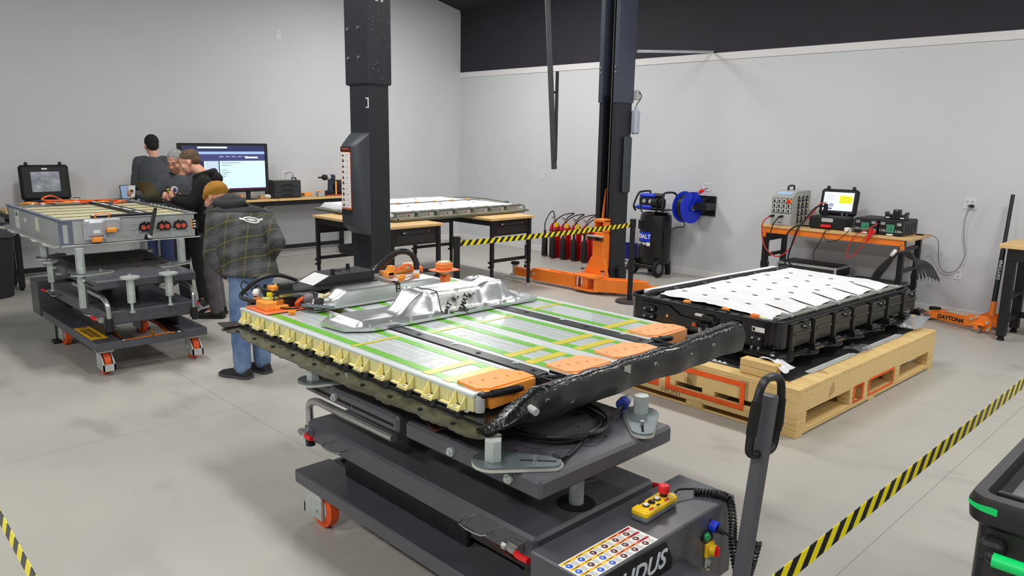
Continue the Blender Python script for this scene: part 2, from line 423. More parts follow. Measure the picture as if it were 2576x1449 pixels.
    h.put(B().rbox(-.023, -.023, .18, .023, .023, 1.10, .005), Matrix.Translation((1.355, -.02, 0)) @ Matrix.Rotation(math.radians(-9), 4, 'X'))
    hp = h.build('tow_handle', charcoal, r)
    gb = B().tube([(.0, .02, .90), (0, -.07, .905), (0, -.09, .95), (0, -.085, 1.08), (0, -.05, 1.15), (0, .05, 1.15), (0, .085, 1.08), (0, .09, .95), (0, .07, .905), (0, -.02, .90)], .014, 10, 5)
    mg = Matrix.Translation((1.355, -.02, 0)) @ Matrix.Rotation(math.radians(-9), 4, 'X') @ T(0, .0, 0)
    B().put(gb, mg).build('grip_loop', black, hp)
    for s in (-1, 1): B().put(B().tube([(0, s*.089, .97), (0, s*.088, 1.03), (0, s*.084, 1.08)], .018, 10, 4), mg).build('grip_sleeve', rubber, hp)
    return r, pb
YC = 2.137
liftA, cabA = lift('lift_table', 'charcoal wheeled scissor lift table carrying the green-taped battery pack, nearest the camera', (-2.465, YC, 0), 0,
    [(.622, -.411, .75, .785), (.688, .372, -.9, .785), (-.604, -.415, 1.05, .785), (-.604, .41, -1.05, .785)], .862, -1)
liftB, cabB = lift('lift_table', 'charcoal wheeled scissor lift table under the open grey battery pack at the left', (-7.115, 2.12, 0), PI,
    [(-.395, .39, -PI/2+.1, .50), (-.29, -.45, PI/2+.5, .785), (.70, .39, -.9, .785), (.65, -.45, PI/2+.4, .785)], .988, 1)
# stowed posts, folded dark panel and stickers of the far lift
for (x, y, zb) in ((-.82, .16, .50), (-.82, -.135, .52), (.40, .42, .52)):
    s = B().cyl((x, y, .775), (x, y, .79), .072, n=20).cyl((x, y, .79), (x, y, .81), .01, n=8)
    s = s.build('stowed_post', zinc, liftB)
    hexpost(B(), x, y, zb+.08, .776, .03).build('post_shaft', zinc, s)
    B().cyl((x, y, zb), (x, y, zb+.08), .011, n=8).cyl((x, y, zb+.0), (x, y, zb+.012), .022, n=10).build('post_stud', zinc, s)
bk = B().box(-.63, .30, .2803, -.14, .425, .2812).build('warning_sticker', stick_y, liftB)
for i, (x0, x1) in enumerate(((-.60, -.22), (-.58, -.22))):
    for k in range(2): B().box(x0+.03, .33+i*.04+k*.018, .2812, x1, .340+i*.04+k*.018, .2815).build('sticker_text', ink, bk)
B().prism([(-.19, .33), (-.155, .33), (-.1725, .40)], 'z', .2812, .2815).build('warning_mark', ink, bk)
pn = B().put(B().rbox(-.40, -.36, 0, .60, .36, .006, .002), T(-.13, -.03, .772) @ Matrix.Rotation(math.radians(-3.0), 4, 'Y')).build('perforated_panel', M('panel_brown', (74, 72, 70), .6), liftB)
PT = T(-.13, -.03, .772) @ Matrix.Rotation(math.radians(-3.0), 4, 'Y')
for i in range(4):
    for j in range(3): B().put(B().box(-.40+i*.22, -.28+j*.22, .0062, -.33+i*.22, -.265+j*.22, .0068), PT).build('panel_slot', MATS['recess_black'], pn)
for x, y in ((-.12, -.30), (.12, -.22)): B().put(B().cyl((x, y, .0062), (x, y, .0068), .045, n=16), PT).build('panel_hole', MATS['recess_black'], pn)
# ---- near lift: cabinet stickers, lettering, controls (local to the cabinet)
lx = lambda X: X+2.465
ly = lambda Y: Y-YC
st = B().box(lx(-1.495), ly(1.695), .5402, lx(-1.366), ly(2.072), .5408).build('safety_sticker', paper, cabA)
smat = {'y': M('caution_yellow', (242, 190, 20), .5), 'o': M('warning_orange', (240, 120, 40), .5), 'r': M('danger_red', (190, 30, 45), .5), 'b': M('mandatory_blue', (25, 85, 200), .5), 't': M('print_grey', (150, 152, 155), .6), 'm': M('print_maroon', (88, 30, 32), .6), 'w': white}
for row in range(3):
    x0 = -1.490+row*.041
    n = 6
    for k in range(n):
        y0 = 1.70+k*.0605
        col = 'y' if k < (4, 4, 3)[row] else ('o' if k < 5 else 'r')
        if row == 2 and k == 3: col = 'o'
        bar = B().box(lx(x0), ly(y0), .5408, lx(x0+.011), ly(y0+.0605), .5410).build('sticker_bar', smat[col], st)
        B().prism([(lx(x0+.009), ly(y0+.012)), (lx(x0+.009), ly(y0+.020)), (lx(x0+.002), ly(y0+.016))], 'z', .5410, .5412).box(lx(x0+.004), ly(y0+.023), .5410, lx(x0+.0075), ly(y0+.044), .5411).build('bar_print', ink, bar)
        ic = 'b' if k < 3 and (row+k) % 3 < 2 else 'm'
        B().cyl((lx(x0+.026), ly(y0+.016), .5408), (lx(x0+.026), ly(y0+.016), .5411), .0125, n=16).build('sticker_icon', smat[ic], st)
        B().box(lx(x0+.021), ly(y0+.010), .5411, lx(x0+.024), ly(y0+.021), .5412).box(lx(x0+.026), ly(y0+.012), .5411, lx(x0+.031), ly(y0+.016), .5412).build('icon_mark', smat['w'], st)
        tl = B()
        for q in range(6): tl.box(lx(x0+.0145+q*.0042), ly(y0+.033), .5408, lx(x0+.0162+q*.0042), ly(y0+.056-random.random()*.008), .5410)
        tl.build('sticker_text', smat['t'], st)
pl = B().prism([(ly(1.705), .36), (ly(2.135), .36), (ly(2.16), .43), (ly(2.11), .52), (ly(1.705), .535)], 'x', lx(-1.3598), lx(-1.358)).build('name_plate', blackm, cabA)
text('SOLIDUS', .094, M('logo_silver', (222, 226, 232), .4), pl, (lx(-1.357), ly(1.915), .458), (0, 1, 0), (0, 0, 1), .001, bold=.0015, sx=1.05, shear=.25)
fx0 = lx(-1.36)
def ctl(y, z): return (fx0, ly(y), z)
B().cyl(ctl(2.369, .445), (fx0+.008, ly(2.369), .445), .024, n=18).build('lamp_bezel', black, cabA)
B().ell((fx0+.010, ly(2.369), .445), (.014, .018, .018)).build('green_lamp', M('green_lens', (10, 150, 80), .2, coat=1), cabA)
B().cyl(ctl(2.405, .432), (fx0+.006, ly(2.405), .432), .015, n=14).cyl((fx0+.006, ly(2.405), .432), (fx0+.012, ly(2.405), .432), .010, n=14).build('push_button', black, cabA)
sw = B().rbox(fx0, ly(2.372), .352, fx0+.014, ly(2.428), .41, .004).cyl((fx0+.012, ly(2.40), .381), (fx0+.032, ly(2.405), .381), .024, .022, n=18).build('isolator_switch', yellow, cabA)
B().cyl((fx0+.03, ly(2.405), .381), (fx0+.038, ly(2.405), .381), .020, n=18).rbox(fx0+.036, ly(2.398), .363, fx0+.046, ly(2.412), .399, .003).build('switch_knob', redp, sw)
lk = B().rbox(fx0, ly(2.380), .305, fx0+.008, ly(2.412), .352, .005).cyl((fx0+.008, ly(2.396), .330), (fx0+.014, ly(2.396), .330), .011, n=12).build('lock_plate', lgrey, cabA)
B().cyl(ctl(2.40, .285), (fx0+.006, ly(2.40), .285), .013, n=14).build('key_socket', zinc, cabA)
pg = B().cyl((fx0, ly(2.41), .475), (fx0+.028, ly(2.412), .470), .022, n=16).build('power_plug', M('plug_blue', (30, 60, 215), .45), cabA)
B().cyl((fx0+.026, ly(2.412), .470), (fx0+.05, ly(2.425), .458), .018, .012, n=14).build('plug_boot', black, pg)
B().tube([(fx0+.05, ly(2.425), .458), (fx0+.09, ly(2.47), .41), (fx0+.11, ly(2.50), .35), (fx0+.10, ly(2.51), .26)], .005, 6, 5).build('plug_cord', black, pg)
# pendant and its coiled cable
pd = thing('control_pendant', 'yellow and grey control pendant with a red emergency stop on the lift cabinet', 'remote control', (-1.492, 2.225, .5405), math.radians(2), world=False)
B().rbox(-.038, -.115, 0, .038, .115, .022, .006).build('pendant_base', grey, pd)
pd.scale = (.9, .9, .9)
pt = B().rbox(-.040, -.117, .020, .040, .117, .052, .009).build('pendant_top', yellow, pd)
for y, mt_ in ((-.065, white), (-.025, black), (.015, white)):
    b_ = B().cyl((0, y, .052), (0, y, .057), .015, n=16).build('button_ring', M('dark_ring', (50, 40, 10), .5), pd)
    B().cyl((0, y, .057), (0, y, .061), .011, n=16).build('button', mt_, b_)
es = B().cyl((0, .065, .052), (0, .065, .066), .017, n=16).build('stop_collar', black, pd)
B().lathe([(.020, .066), (.024, .07), (.024, .094), (.020, .100), (0, .101)], (0, .065, 0), 18).build('stop_button', redp, es)
for y, s_ in ((-.07, .03), (-.02, .02), (.045, .035)): quad(B(), (.029, y, .0521), (0, 1, 0), (-1, 0, 0), s_, .010, .0004).build('button_label', ink if s_ < .03 else smat['r'], pt)
quad(B(), (-.029, -.055, .0521), (0, 1, 0), (-1, 0, 0), .045, .009, .0004).build('button_label', ink, pt)
B().cyl((0, .117, .03), (0, .14, .03), .011, n=12).build('cable_gland', lgrey, pd)
cc = thing('coiled_cable', 'black coiled cable looping from the yellow pendant down the cabinet', 'cable', (-1.45, 2.40, .54))
path = smooth_path([Vector(p) for p in ((-1.47, 2.46, .552), (-1.40, 2.50, .556), (-1.345, 2.51, .548), (-1.32, 2.505, .46), (-1.305, 2.49, .38), (-1.285, 2.50, .28), (-1.262, 2.53, .24), (-1.25, 2.545, .30), (-1.235, 2.55, .40))], 16)
helix = []
for i, p in enumerate(path[:-1]):
    d_ = (path[i+1]-p).normalized(); u_ = d_.orthogonal().normalized(); w_ = d_.cross(u_)
    for k in range(5):
        a = (i*5+k)*2*PI/11; helix.append(p.lerp(path[i+1], k/5)+(u_*math.cos(a)+w_*math.sin(a))*.013)
B().tube(helix, .0045, 5).build('coil', black, cc)
B().tube([(-1.499, 2.37, .57), (-1.50, 2.40, .572), (-1.47, 2.46, .565)], .0045, 6, 5).build('straight_lead', black, cc)
# coil of power cable and maroon belt lying on the upper platform
pc = thing('power_cable', 'coil of black power cable with a blue plug lying under the green-taped pack', 'cable', (-1.98, 2.2, .766))
loop = []
for k in range(5):
    for i in range(24):
        a = 2*PI*i/24; rr = .17+.012*math.sin(k*2.1+a); loop.append((-1.98+(rr*1.25)*math.cos(a)+.006*k, 2.17+rr*math.sin(a)*1.25, .774+.006*k+.003*math.sin(3*a+k)))
loop += [(-1.75, 2.10, .775), (-1.72, 2.02, .774), (-1.70, 1.96, .774)]
B().tube(loop, .0065, 6).build('cable_coil', black, pc)
B().rbox(-1.725, 1.90, .768, -1.685, 1.955, .795, .008).build('plug', black, pc)
B().tube([(-1.83, 2.30, .776), (-1.82, 2.38, .79), (-1.84, 2.45, .80), (-1.86, 2.49, .80)], .007, 8, 6).build('cable_lead', black, pc)
B().cyl((-1.86, 2.485, .80), (-1.875, 2.525, .80), .026, n=16).build('blue_plug', M('plug_navy', (45, 60, 150), .5), pc)
B().cyl((-1.875, 2.525, .80), (-1.89, 2.575, .80), .022, .018, n=16).build('plug_sleeve', lgrey, pc)
bl = B()
bl.loft([[(-2.56+t*.5, 1.80+.05*math.sin(t*7), .768+.035*abs(math.sin(t*9))), (-2.56+t*.5, 1.93+.05*math.sin(t*7+.6), .768+.045*abs(math.sin(t*8+1))), (-2.56+t*.5, 1.93+.05*math.sin(t*7+.6), .772+.045*abs(math.sin(t*8+1))), (-2.56+t*.5, 1.80+.05*math.sin(t*7), .772+.035*abs(math.sin(t*9)))] for t in [i/24 for i in range(25)]])
solo(bl, 'lifting_strap', maroon, 'crumpled maroon strap lying on the near lift platform', 'strap')
# ================================================================ green-taped battery pack on the near lift
modtop = node_mat('module_top', .28)
def _mt():
    m, N, L, p, tc, sp = modtop
    n1 = noise_n(N, L, tc.outputs['Object'], 5, 4, (.6, 6, 1)); n2 = noise_n(N, L, tc.outputs['Object'], 18, 3)
    rib = nmath(N, L, 'PINGPONG', sp.outputs['Y'], .023); rib = nmath(N, L, 'DIVIDE', rib, .023)
    c = mixc(N, L, n1, rgb(176, 188, 186), rgb(226, 232, 230)); c = mixc(N, L, nmath(N, L, 'MULTIPLY', rib, .40), c, rgb(160, 172, 174))
    L.new(c, p.inputs['Base Color']); p.inputs['Coat Weight'].default_value = .4
    bp = N.new('ShaderNodeBump'); bp.inputs['Strength'].default_value = .25; bp.inputs['Distance'].default_value = .01
    L.new(n2, bp.inputs['Height']); L.new(bp.outputs[0], p.inputs['Normal'])
    return m
modtop = _mt()
modside = M('module_side', (232, 228, 168), .4, var=.06, vs=30, stretch=(6, 6, 1))
modrim = M('module_rim', (206, 214, 212), .35, var=.04)
tapeg = node_mat('green_tape', .3)
def _tg():
    m, N, L, p, tc, sp = tapeg
    n = noise_n(N, L, tc.outputs['Object'], 9, 2, (5, 40, 1)); c = mixc(N, L, nmath(N, L, 'GREATER_THAN', n, .50), rgb(112, 204, 44), rgb(104, 166, 46))
    L.new(c, p.inputs['Base Color']); return m
tapeg = _tg()
tapey = M('yellow_tape', (214, 202, 56), .3, var=.08, vs=14)
packA = thing('battery_pack', 'opened electric car battery pack with green and yellow tape strips on pale modules', 'battery pack', (-2.95, 2.5, .862))
gloss = M('tarry_black', (13, 13, 14), .28, var=.3, vs=20, bump=.45, bs=55, coat=.15)
pan = M('pan_black', (24, 24, 25), .3, var=.25, vs=10, bump=.25, bs=50, coat=.3)
# tray: floor and lip with ragged edge
tr = B().box(-3.93, 1.76, .862, -1.88, 3.33, .880)
B_ = []
lipm = M('lip_olive', (66, 66, 52), .3, var=.35, vs=12, coat=.3)
tray = tr.build('tray', pan, packA)
n_ = 90; e0 = []; e1 = []
for i in range(n_+1):
    t = i/n_; x = -3.97+t*2.13
    w = .085+.018*noise.noise((x*9, 1.3, 0))+.012*noise.noise((x*30, 4, 0))-(.03 if .05 < t < .1 else 0)
    sag = -.02*(1-abs(2*t-1))
    w = (w+.02)*(1 if t < .94 else math.sqrt(max(.02, 1-((t-.94)/.06)**2))); e0.append((x, 1.765, .868)); e1.append((x, 1.78-w, .860+sag*.3))
lip = B().loft([[e0[i], e1[i], (e1[i][0], e1[i][1], e1[i][2]-.006), (e0[i][0], e0[i][1], e0[i][2]-.006)] for i in range(n_+1)])
lp_ = lip.build('tray_lip', lipm, packA)
hl = B()
for i in range(10):
    x = -3.85+i*.2; hl.cyl((x, 1.715, .8645), (x, 1.715, .8662), .011, n=10)
hl.build('lip_hole', MATS['recess_black'], lp_)
B().prism([(-4.06, 1.70), (-3.93, 1.68), (-3.90, 1.86), (-3.98, 1.86)], 'z', .868, .876).build('tray_ear', pan, packA)
for i in range(12):
    x = -3.78+i*.155; B().cyl((x, 1.765, .872), (x, 1.765, .897), .016, .012, n=10).build('stud_boss', pan, packA)
# torn end beam along the right side
rg = []
for i in range(41):
    t = i/40; y = 1.72+t*1.78
    zt = .885+.095*min(1, max(0, (t-.02)/.13))+.008*noise.noise((y*14, 3, 1))
    if t > .8: zt += .012*math.sin((t-.8)*9)
    zb = .865-(.012 if t > .1 else 0)+.01*noise.noise((y*5, 0, 7))
    x0 = -1.885+.02*noise.noise((y*6, 2, 2)); wd = .030+.016*noise.noise((y*11, 8, 2))+(.03 if t > .75 else 0)
    rg.append([(x0+.018, y, zb), (x0+.030, y, (zb+zt)/2), (x0+.012, y, zt-.012), (x0-.005, y, zt), (x0-wd, y, zt-.003), (x0-wd-.005, y, zt-.02), (x0-.03, y, zb+.01)])
eb = B().loft(rg).build('end_beam', gloss, packA, ang=50)
beamf = M('beam_face', (36, 35, 33), .32, var=.25, coat=.15)
B().loft([[(r_[0][0]+.002, r_[0][1], r_[0][2]+.004), (r_[1][0]+.002, r_[1][1], r_[1][2]), (r_[2][0]+.003, r_[2][1], r_[2][2]-.008), (r_[2][0]-.002, r_[2][1], r_[2][2]-.008), (r_[0][0]-.01, r_[0][1], r_[0][2]+.004)] for r_ in rg]).build('beam_face', beamf, eb)
for y, z, s_ in ((2.02, .925, .014), (2.16, .90, .013), (2.30, .91, .013), (2.72, .93, .012), (3.0, .92, .013), (3.2, .93, .012)):
    B().lathe([(s_, 0), (s_, .006), (s_*.6, .006), (s_*.6, 0)], (-1.862, y, z), 14, Matrix.Rotation(PI/2, 3, 'Y')).build('grommet', steel, eb)
B().cyl((-1.865, 1.93, .92), (-1.825, 1.925, .915), .015, n=12).build('vent_stub', lgrey, eb)
B().box(-1.8655, 2.50, .90, -1.8640, 2.545, .965).build('part_label', M('dirty_paper', (178, 176, 164), .7), eb)
# four modules
MOD = [(1.79, 2.13, -3.97, -2.03), (2.21, 2.52, -3.97, -1.95), (2.525, 2.865, -3.97, -1.95), (2.95, 3.29, -3.97, -2.08)]
for k, (y0, y1, x0, x1) in enumerate(MOD):
    md = B().rbox(x0, y0+.004, .888, x1, y1-.004, .95, .004).build('module', modside, packA)
    B().rbox(x0-.003, y0, .946, x1+.003, y0+.03, .962, .004).rbox(x0-.003, y1-.03, .946, x1+.003, y1, .962, .004).rbox(x1-.02, y0+.01, .946, x1+.003, y1-.01, .9612, .004).build('module_rim', modrim, md)
    B().rbox(x0, y0+.028, .945, x1-.018, y1-.028, .959, .003).build('module_cover', modtop, md)
    for yy in (y0+.046, y1-.083): B().box(x0+.02, yy, .9591, x1-.05, yy+.042, .9604).build('green_tape_strip', tapeg, md)
    for xx, w_ in ((-2.85, .022), (-2.32, .05), (-2.19, .05)):
        B().box(xx-(.02 if k in (1, 2) else .06), y0+.034, .9600, xx+w_-(.02 if k in (1, 2) else .06), y1-.045, .9610).build('yellow_tape_strip', tapey, md)
    # orange end cover
    oc = B().prism([(x1-.145, y0+.05), (x1-.02, y0+.04), (x1+.012, y0+.08), (x1+.012, y1-.02), (x1-.06, y1-.012), (x1-.145, y1-.06)][::-1], 'z', .940, .972)
    oc.prism([(y0+.07, .895), (y1-.03, .905), (y1-.03, .968), (y0+.05, .966)], 'x', x1-.02, x1+.03)
    oc = oc.build('orange_end_cover', orangel if k else orangep, md)
    for i in range(5): B().ell((x1-.09+.012*i, y0+.07+i*(y1-y0-.12)/4, .972), (.010, .006, .002), n=8).build('cover_dimple', M('dimple_shade', (225, 110, 50), .5), oc)
    fy = y0+.03
    B().cyl((x1+.01, fy, .89), (x1+.01, fy, .945), .020, n=12).cyl((x1+.01, fy, .93), (x1+.01, fy, .955), .016, n=12).build('coolant_fitting', lgrey, md)
    ln = .19 if k in (0, 2) else .12
    B().tube([(x1+.01, fy, .955), (x1+.03, fy+.02, .957), (x1+.045, fy+ln, .95)], .012, 8, 3).build('coolant_hose', black, md)
    rb = B()
    for i in range(16):
        t = i/15; p0 = Vector((x1+.031+.012*t, fy+.04+t*(ln-.06), .9565-.005*t)); rb.cyl(p0, p0+Vector((0, .003, 0)), .015, n=10)
    rb.build('hose_ribs', black, md)
# cell-case brackets along the near side
brm = M('bracket_yellow', (243, 232, 158), .4)
sh = B().prism([(-.045, .95), (-.030, .955), (-.022, .905), (.028, .905), (.046, .948), (.05, .942), (.040, .896), (-.018, .893), (-.036, .897)], 'y', 0, -.008)
sh.prism([(-.036, .893), (.04, .893), (.036, .905), (-.03, .905)], 'y', 0, -.045).prism([(0, .895), (-.05, .895), (0, .955)], 'x', -.040, -.034).prism([(0, .895), (-.05, .895), (0, .948)], 'x', .040, .046)
sh.v = [(x*.74, y*.85, z) for x, y, z in sh.v]
brk = sh.mesh('bracket', brm); nut = B().cyl((0, -.028, .905), (0, -.028, .909), .009, n=6).mesh('bracket_bolt', zinc)
for i in range(12):
    x = -3.88+i*.162
    o = rep('bracket', brk, packA, [(x, 1.79, 0)])[0]; link('bracket_bolt', nut, o)
rbs = B()
for i in range(118): rbs.box(-3.955+i*.0163, 1.7925, .892, -3.950+i*.0163, 1.795, .944)
rbs.build('side_ribs', modside, packA, kind='stuff')
B().box(-3.96, 1.782, .886, -2.05, 1.795, .892).build('base_strip', modrim, packA)
for i in range(11): B().rbox(-3.825+i*.162, 1.772, .893, -3.765+i*.162, 1.794, .901, .003).build('side_tab', brm, packA)
# crossbars between the modules
for y0, y1 in ((2.133, 2.207), (2.868, 2.945)):
    cb = B().rbox(-3.4, y0, .93, -2.03, y1, .967, .004).build('crossbar', M('bar_black', (26, 28, 34), .35), packA)
    for i, x in enumerate((-2.85, -2.6, -2.42, -2.2, -2.08)):
        B().lathe([(.012, 0), (.014, .002), (.008, .002), (.007, 0)], (x, (y0+y1)/2+(.015 if i % 2 else 0), .967), 12).build('bar_hole', zinc if i % 2 else black, cb)
    wb = B().prism([(-2.03, y0-.01), (-1.90, y0-.03), (-1.90, y1+.03), (-2.03, y1+.01)], 'z', .88, .885).box(-2.03, y0-.012, .885, -1.90, y0-.004, .970).box(-1.908, y0-.012, .885, -1.90, y1+.02, .966).box(-2.03, y1+.004, .885, -1.90, y1+.012, .970)
    wb.box(-2.02, y0-.018, .885, -2.01, y0+.04, .962).box(-2.02, y0-.018, .885, -1.91, y0-.008, .955)
    for a in (-1, 0, 1): wb.put(B().box(-.085, -.003, .90, .085, .003, .968), Matrix.Translation((-1.955, (y0+y1)/2+.035*a, 0)) @ Matrix.Rotation(.7+a*.25, 4, 'Z'))
    wb.build('webbed_bracket', M('bar_black', (26, 28, 34), .35), cb)
    quad(B(), (-2.005, y0-.0185, .92), (1, 0, 0), (0, 0, 1), .016, .034, .0006).build('small_label', paper, cb)
B().box(-3.5, 2.518, .945, -1.96, 2.527, .9585).build('module_gap_rail', black, packA)
# front (left) end fittings: bright foil corner and black tape
B().prism([(1.82, .872), (1.93, .872), (1.93, .955), (1.88, .965)], 'x', -4.03, -3.975).build('end_bracket', M('foil_wrinkled', (205, 205, 210), .2, 1, bump=1, bs=70), packA)
B().tube([(-4.00, 1.86, .955), (-4.01, 2.05, .962), (-4.02, 2.3, .96), (-4.02, 2.7, .955)], .025, 10, 5).build('end_harness', gloss, packA)
# ---- things lying on the pack
plo = solo(B().rbox(-3.95, 1.81, .963, -3.70, 2.06, .972, .003), 'orange_sheet', M('orange_sheet', (255, 128, 74), .5), 'flat orange insulating sheet on the front corner of the taped pack', 'cover')
# long aluminium service box with its black electronics cover
sb = thing('service_box', 'long brushed aluminium electronics box with a black cover standing on the taped pack', 'metal box', (-3.78, 2.45, .965))
def sprof(y):  # height of the box along its length
    t = max(0, min(1, (y-2.15)/.10)); t = t*t*(3-2*t); return .042+.046*t
ring = []
for i in range(31):
    y = 2.05+i*.86/30; h = sprof(y)
    e = .03*(1-min(1, (y-2.05)/.04)) if y < 2.09 else 0
    x0, x1 = -3.95, -3.595-e
    if i in (0, 30): h -= .008
    ring.append([(x0, y, .972), (x1, y, .972), (x1-.006, y, .972+h-.012), (x1-.016, y, .972+h-.002), (x1-.03, y, .972+h), (x0+.02, y, .972+h), (x0, y, .972+h-.015)])
bd = B().loft(ring).build('box_body', M('brushed_alu', (198, 200, 200), .32, .9, var=.05, vs=4, stretch=(1, .3, 6), bump=.03, bs=80), sb)
B().rbox(-3.965, 2.03, .966, -3.578, 2.925, .973, .003).build('box_flange', alu, sb)
lb = B().box(-3.6015, 2.575, .985, -3.5975, 2.605, 1.055).box(-3.66, 2.575, 1.0585, -3.60, 2.605, 1.0600).build('box_strap_label', ink, sb)
for z in (1.04, 1.03, .998): B().box(-3.5975, 2.581, z, -3.5965, 2.599, z+.004).build('label_print', paper, lb)
B().lathe([(.008, 0), (.008, .001), (.005, .001), (.005, 0)], (-3.5972, 2.59, 1.015), 12, Matrix.Rotation(PI/2, 3, 'Y')).build('label_crest', paper, lb)
bc = B().prism([(1.97, 1.062), (2.53, 1.062), (2.53, 1.120), (2.24, 1.120), (2.12, 1.070), (1.99, 1.068)], 'x', -3.945, -3.755).build('black_cover', black, sb)
B().prism([(-3.95, 1.96), (-3.94, 1.90), (-3.86, 1.87), (-3.77, 1.93), (-3.725, 2.05), (-3.725, 2.53), (-3.95, 2.53)], 'z', 1.052, 1.068).build('cover_flange', black, sb)
B().put(B().box(-.075, -.056, 0, .085, .056, .001), frame_m((-3.85, 2.18, 1.095), (1, 0, 0), (0, .12, .05)) @ T(0, 0, .0012)).build('bright_sticker', M('sticker_white', (250, 250, 252), .15, coat=1), bc)
for x, y in ((-3.79, 2.27), (-3.90, 2.44)): B().cyl((x, y, 1.120), (x, y, 1.124), .014, n=12).cyl((x, y, 1.124), (x, y, 1.150), .012, .011, n=12).build('rubber_knob', rubber, bc)
B().cyl((-3.90, 2.36, 1.120), (-3.90, 2.36, 1.125), .035, n=18).build('cover_disc', black, bc)
B().cyl((-3.78, 2.86, 1.058), (-3.78, 2.86, 1.085), .022, n=14).build('pipe_collar', white, sb)
B().tube([(-3.78, 2.86, 1.08), (-3.78, 2.86, 1.13), (-3.80, 2.83, 1.19), (-3.83, 2.76, 1.20), (-3.86, 2.69, 1.15), (-3.88, 2.62, 1.10), (-3.9, 2.535, 1.085)], .019, 10, 8).build('black_conduit', gloss, sb)
# orange loose connectors etc
def orng(label, loc, build, name='orange_connector', cat='connector'):
    r = thing(name, label, cat, loc); build(r); return r
def cap_(r):
    x, y, z = r.location
    B().lathe([(0, 0), (.014, 0), (.014, .012), (.022, .014), (.022, .019), (.013, .019), (.011, .012), (0, .012)], (x, y, z), 16).build('cap_body', M('orange_cap', (255, 158, 34), .4), r)
    B().box(x-.012, y-.002, z+.012, x+.012, y+.002, z+.018).build('cap_bar', MATS['orange_cap'], r)
orng('round orange plug cap on the aluminium box, nearest the black cover', (-3.65, 2.645, 1.0600), cap_, 'orange_stopper', 'stopper')
orng('round orange plug cap on the aluminium box, between its two neighbours', (-3.705, 2.70, 1.0600), cap_, 'orange_stopper', 'stopper')
orng('round orange plug cap on the aluminium box, nearest the right end', (-3.68, 2.79, 1.0600), cap_, 'orange_stopper', 'stopper')
orng('round orange plug cap lying beside the orange sheet', (-3.645, 1.93, .9615), cap_, 'orange_stopper', 'stopper')
def tallc(r):
    B().rbox(-3.76, 2.96, .962, -3.64, 3.04, .985, .006).prism([(2.99, .98), (3.05, .98), (3.06, 1.05), (3.03, 1.05), (3.0, 1.02)], 'x', -3.73, -3.68).build('angle_bracket', M('orange_soft', (248, 128, 60), .45), r)
    B().rbox(-3.72, 3.0, 1.05, -3.68, 3.05, 1.072, .004).build('neck', M('ivory', (224, 210, 172), .5), r)
    B().rbox(-3.765, 2.94, 1.072, -3.635, 3.10, 1.082, .012).build('flange', MATS['orange_soft'], r)
    b_ = B().rbox(-3.74, 2.975, 1.082, -3.66, 3.065, 1.125, .008).build('socket', M('orange_tan', (238, 140, 62), .5), r)
    B().rbox(-3.73, 2.985, 1.124, -3.67, 3.055, 1.132, .003).build('socket_insert', MATS['ivory'], b_)
    B().tube([(-3.80, 2.90, 1.07), (-3.76, 2.93, 1.02), (-3.70, 2.97, .995), (-3.66, 3.02, .995)], .005, 6, 6).build('thin_wire', black, r)
orng('tall orange high-voltage connector with a wide flange on the far pack corner', (-3.70, 3.02, .961), tallc)
def cluster(r):
    B().rbox(-3.90, 2.66, 1.06, -3.80, 2.72, 1.085, .005).prism([(2.66, 1.06), (2.70, 1.06), (2.72, 1.12), (2.69, 1.12)], 'x', -3.85, -3.80).build('lug_block', orangep, r)
    B().tube([(-3.82, 2.70, 1.075), (-3.80, 2.76, 1.11), (-3.79, 2.81, 1.12), (-3.78, 2.85, 1.07)], .008, 6, 6).build('busbar_cable', M('orange_cable', (240, 100, 40), .4), r)
    B().rbox(-3.92, 2.73, 1.06, -3.84, 2.84, 1.08, .006).rbox(-3.90, 2.80, 1.06, -3.86, 2.90, 1.095, .006).build('busbar_housing', orangep, r)
    B().rbox(-3.90, 2.84, 1.08, -3.85, 2.90, 1.115, .005).build('white_housing', MATS['ivory'], r)
    B().rbox(-3.87, 2.91, .99, -3.83, 2.96, 1.09, .01).build('side_terminal', MATS['orange_soft'], r)
orng('cluster of orange busbar lugs and cables on the right of the aluminium box', (-3.86, 2.8, 1.0605), cluster)
def fuse(r):
    B().rbox(-3.86, 1.83, .972, -3.74, 1.90, 1.02, .006).rbox(-3.86, 1.90, .972, -3.79, 2.0, 1.015, .006).rbox(-3.76, 1.88, .972, -3.73, 1.96, .995, .004).box(-3.87, 1.825, 1.02, -3.865, 2.0, 1.03).build('housing', orangep, r)
    B().rbox(-3.85, 1.86, 1.02, -3.80, 1.94, 1.032, .003).rbox(-3.84, 1.94, 1.025, -3.79, 2.02, 1.045, .004).build('green_insert', M('pale_green', (214, 220, 140), .5), r)
    B().rbox(-3.83, 1.88, 1.032, -3.805, 1.905, 1.058, .003).build('yellow_relay', M('yellow_relay', (232, 224, 30), .4), r)
    B().rbox(-3.82, 1.96, .975, -3.77, 2.03, 1.02, .004).build('black_relay', black, r)
    for q in range(3): B().tube([(-3.84+q*.02, 1.88+q*.03, 1.03), (-3.87, 1.87+q*.04, 1.08), (-3.93, 1.87+q*.05, 1.075), (-3.96, 1.88+.06*q, 1.0)], .008-.002*q, 6, 6).build('loom', black, r)
    B().tube([(-3.78, 1.90, 1.06), (-3.75, 1.89, 1.0), (-3.72, 1.93, .98), (-3.70, 2.0, .975)], .004, 6, 6).build('thin_wire', black, r)
orng('orange fuse holder with pale green inserts on the front pack corner', (-3.80, 1.92, .9725), fuse, 'fuse_holder', 'fuse box')
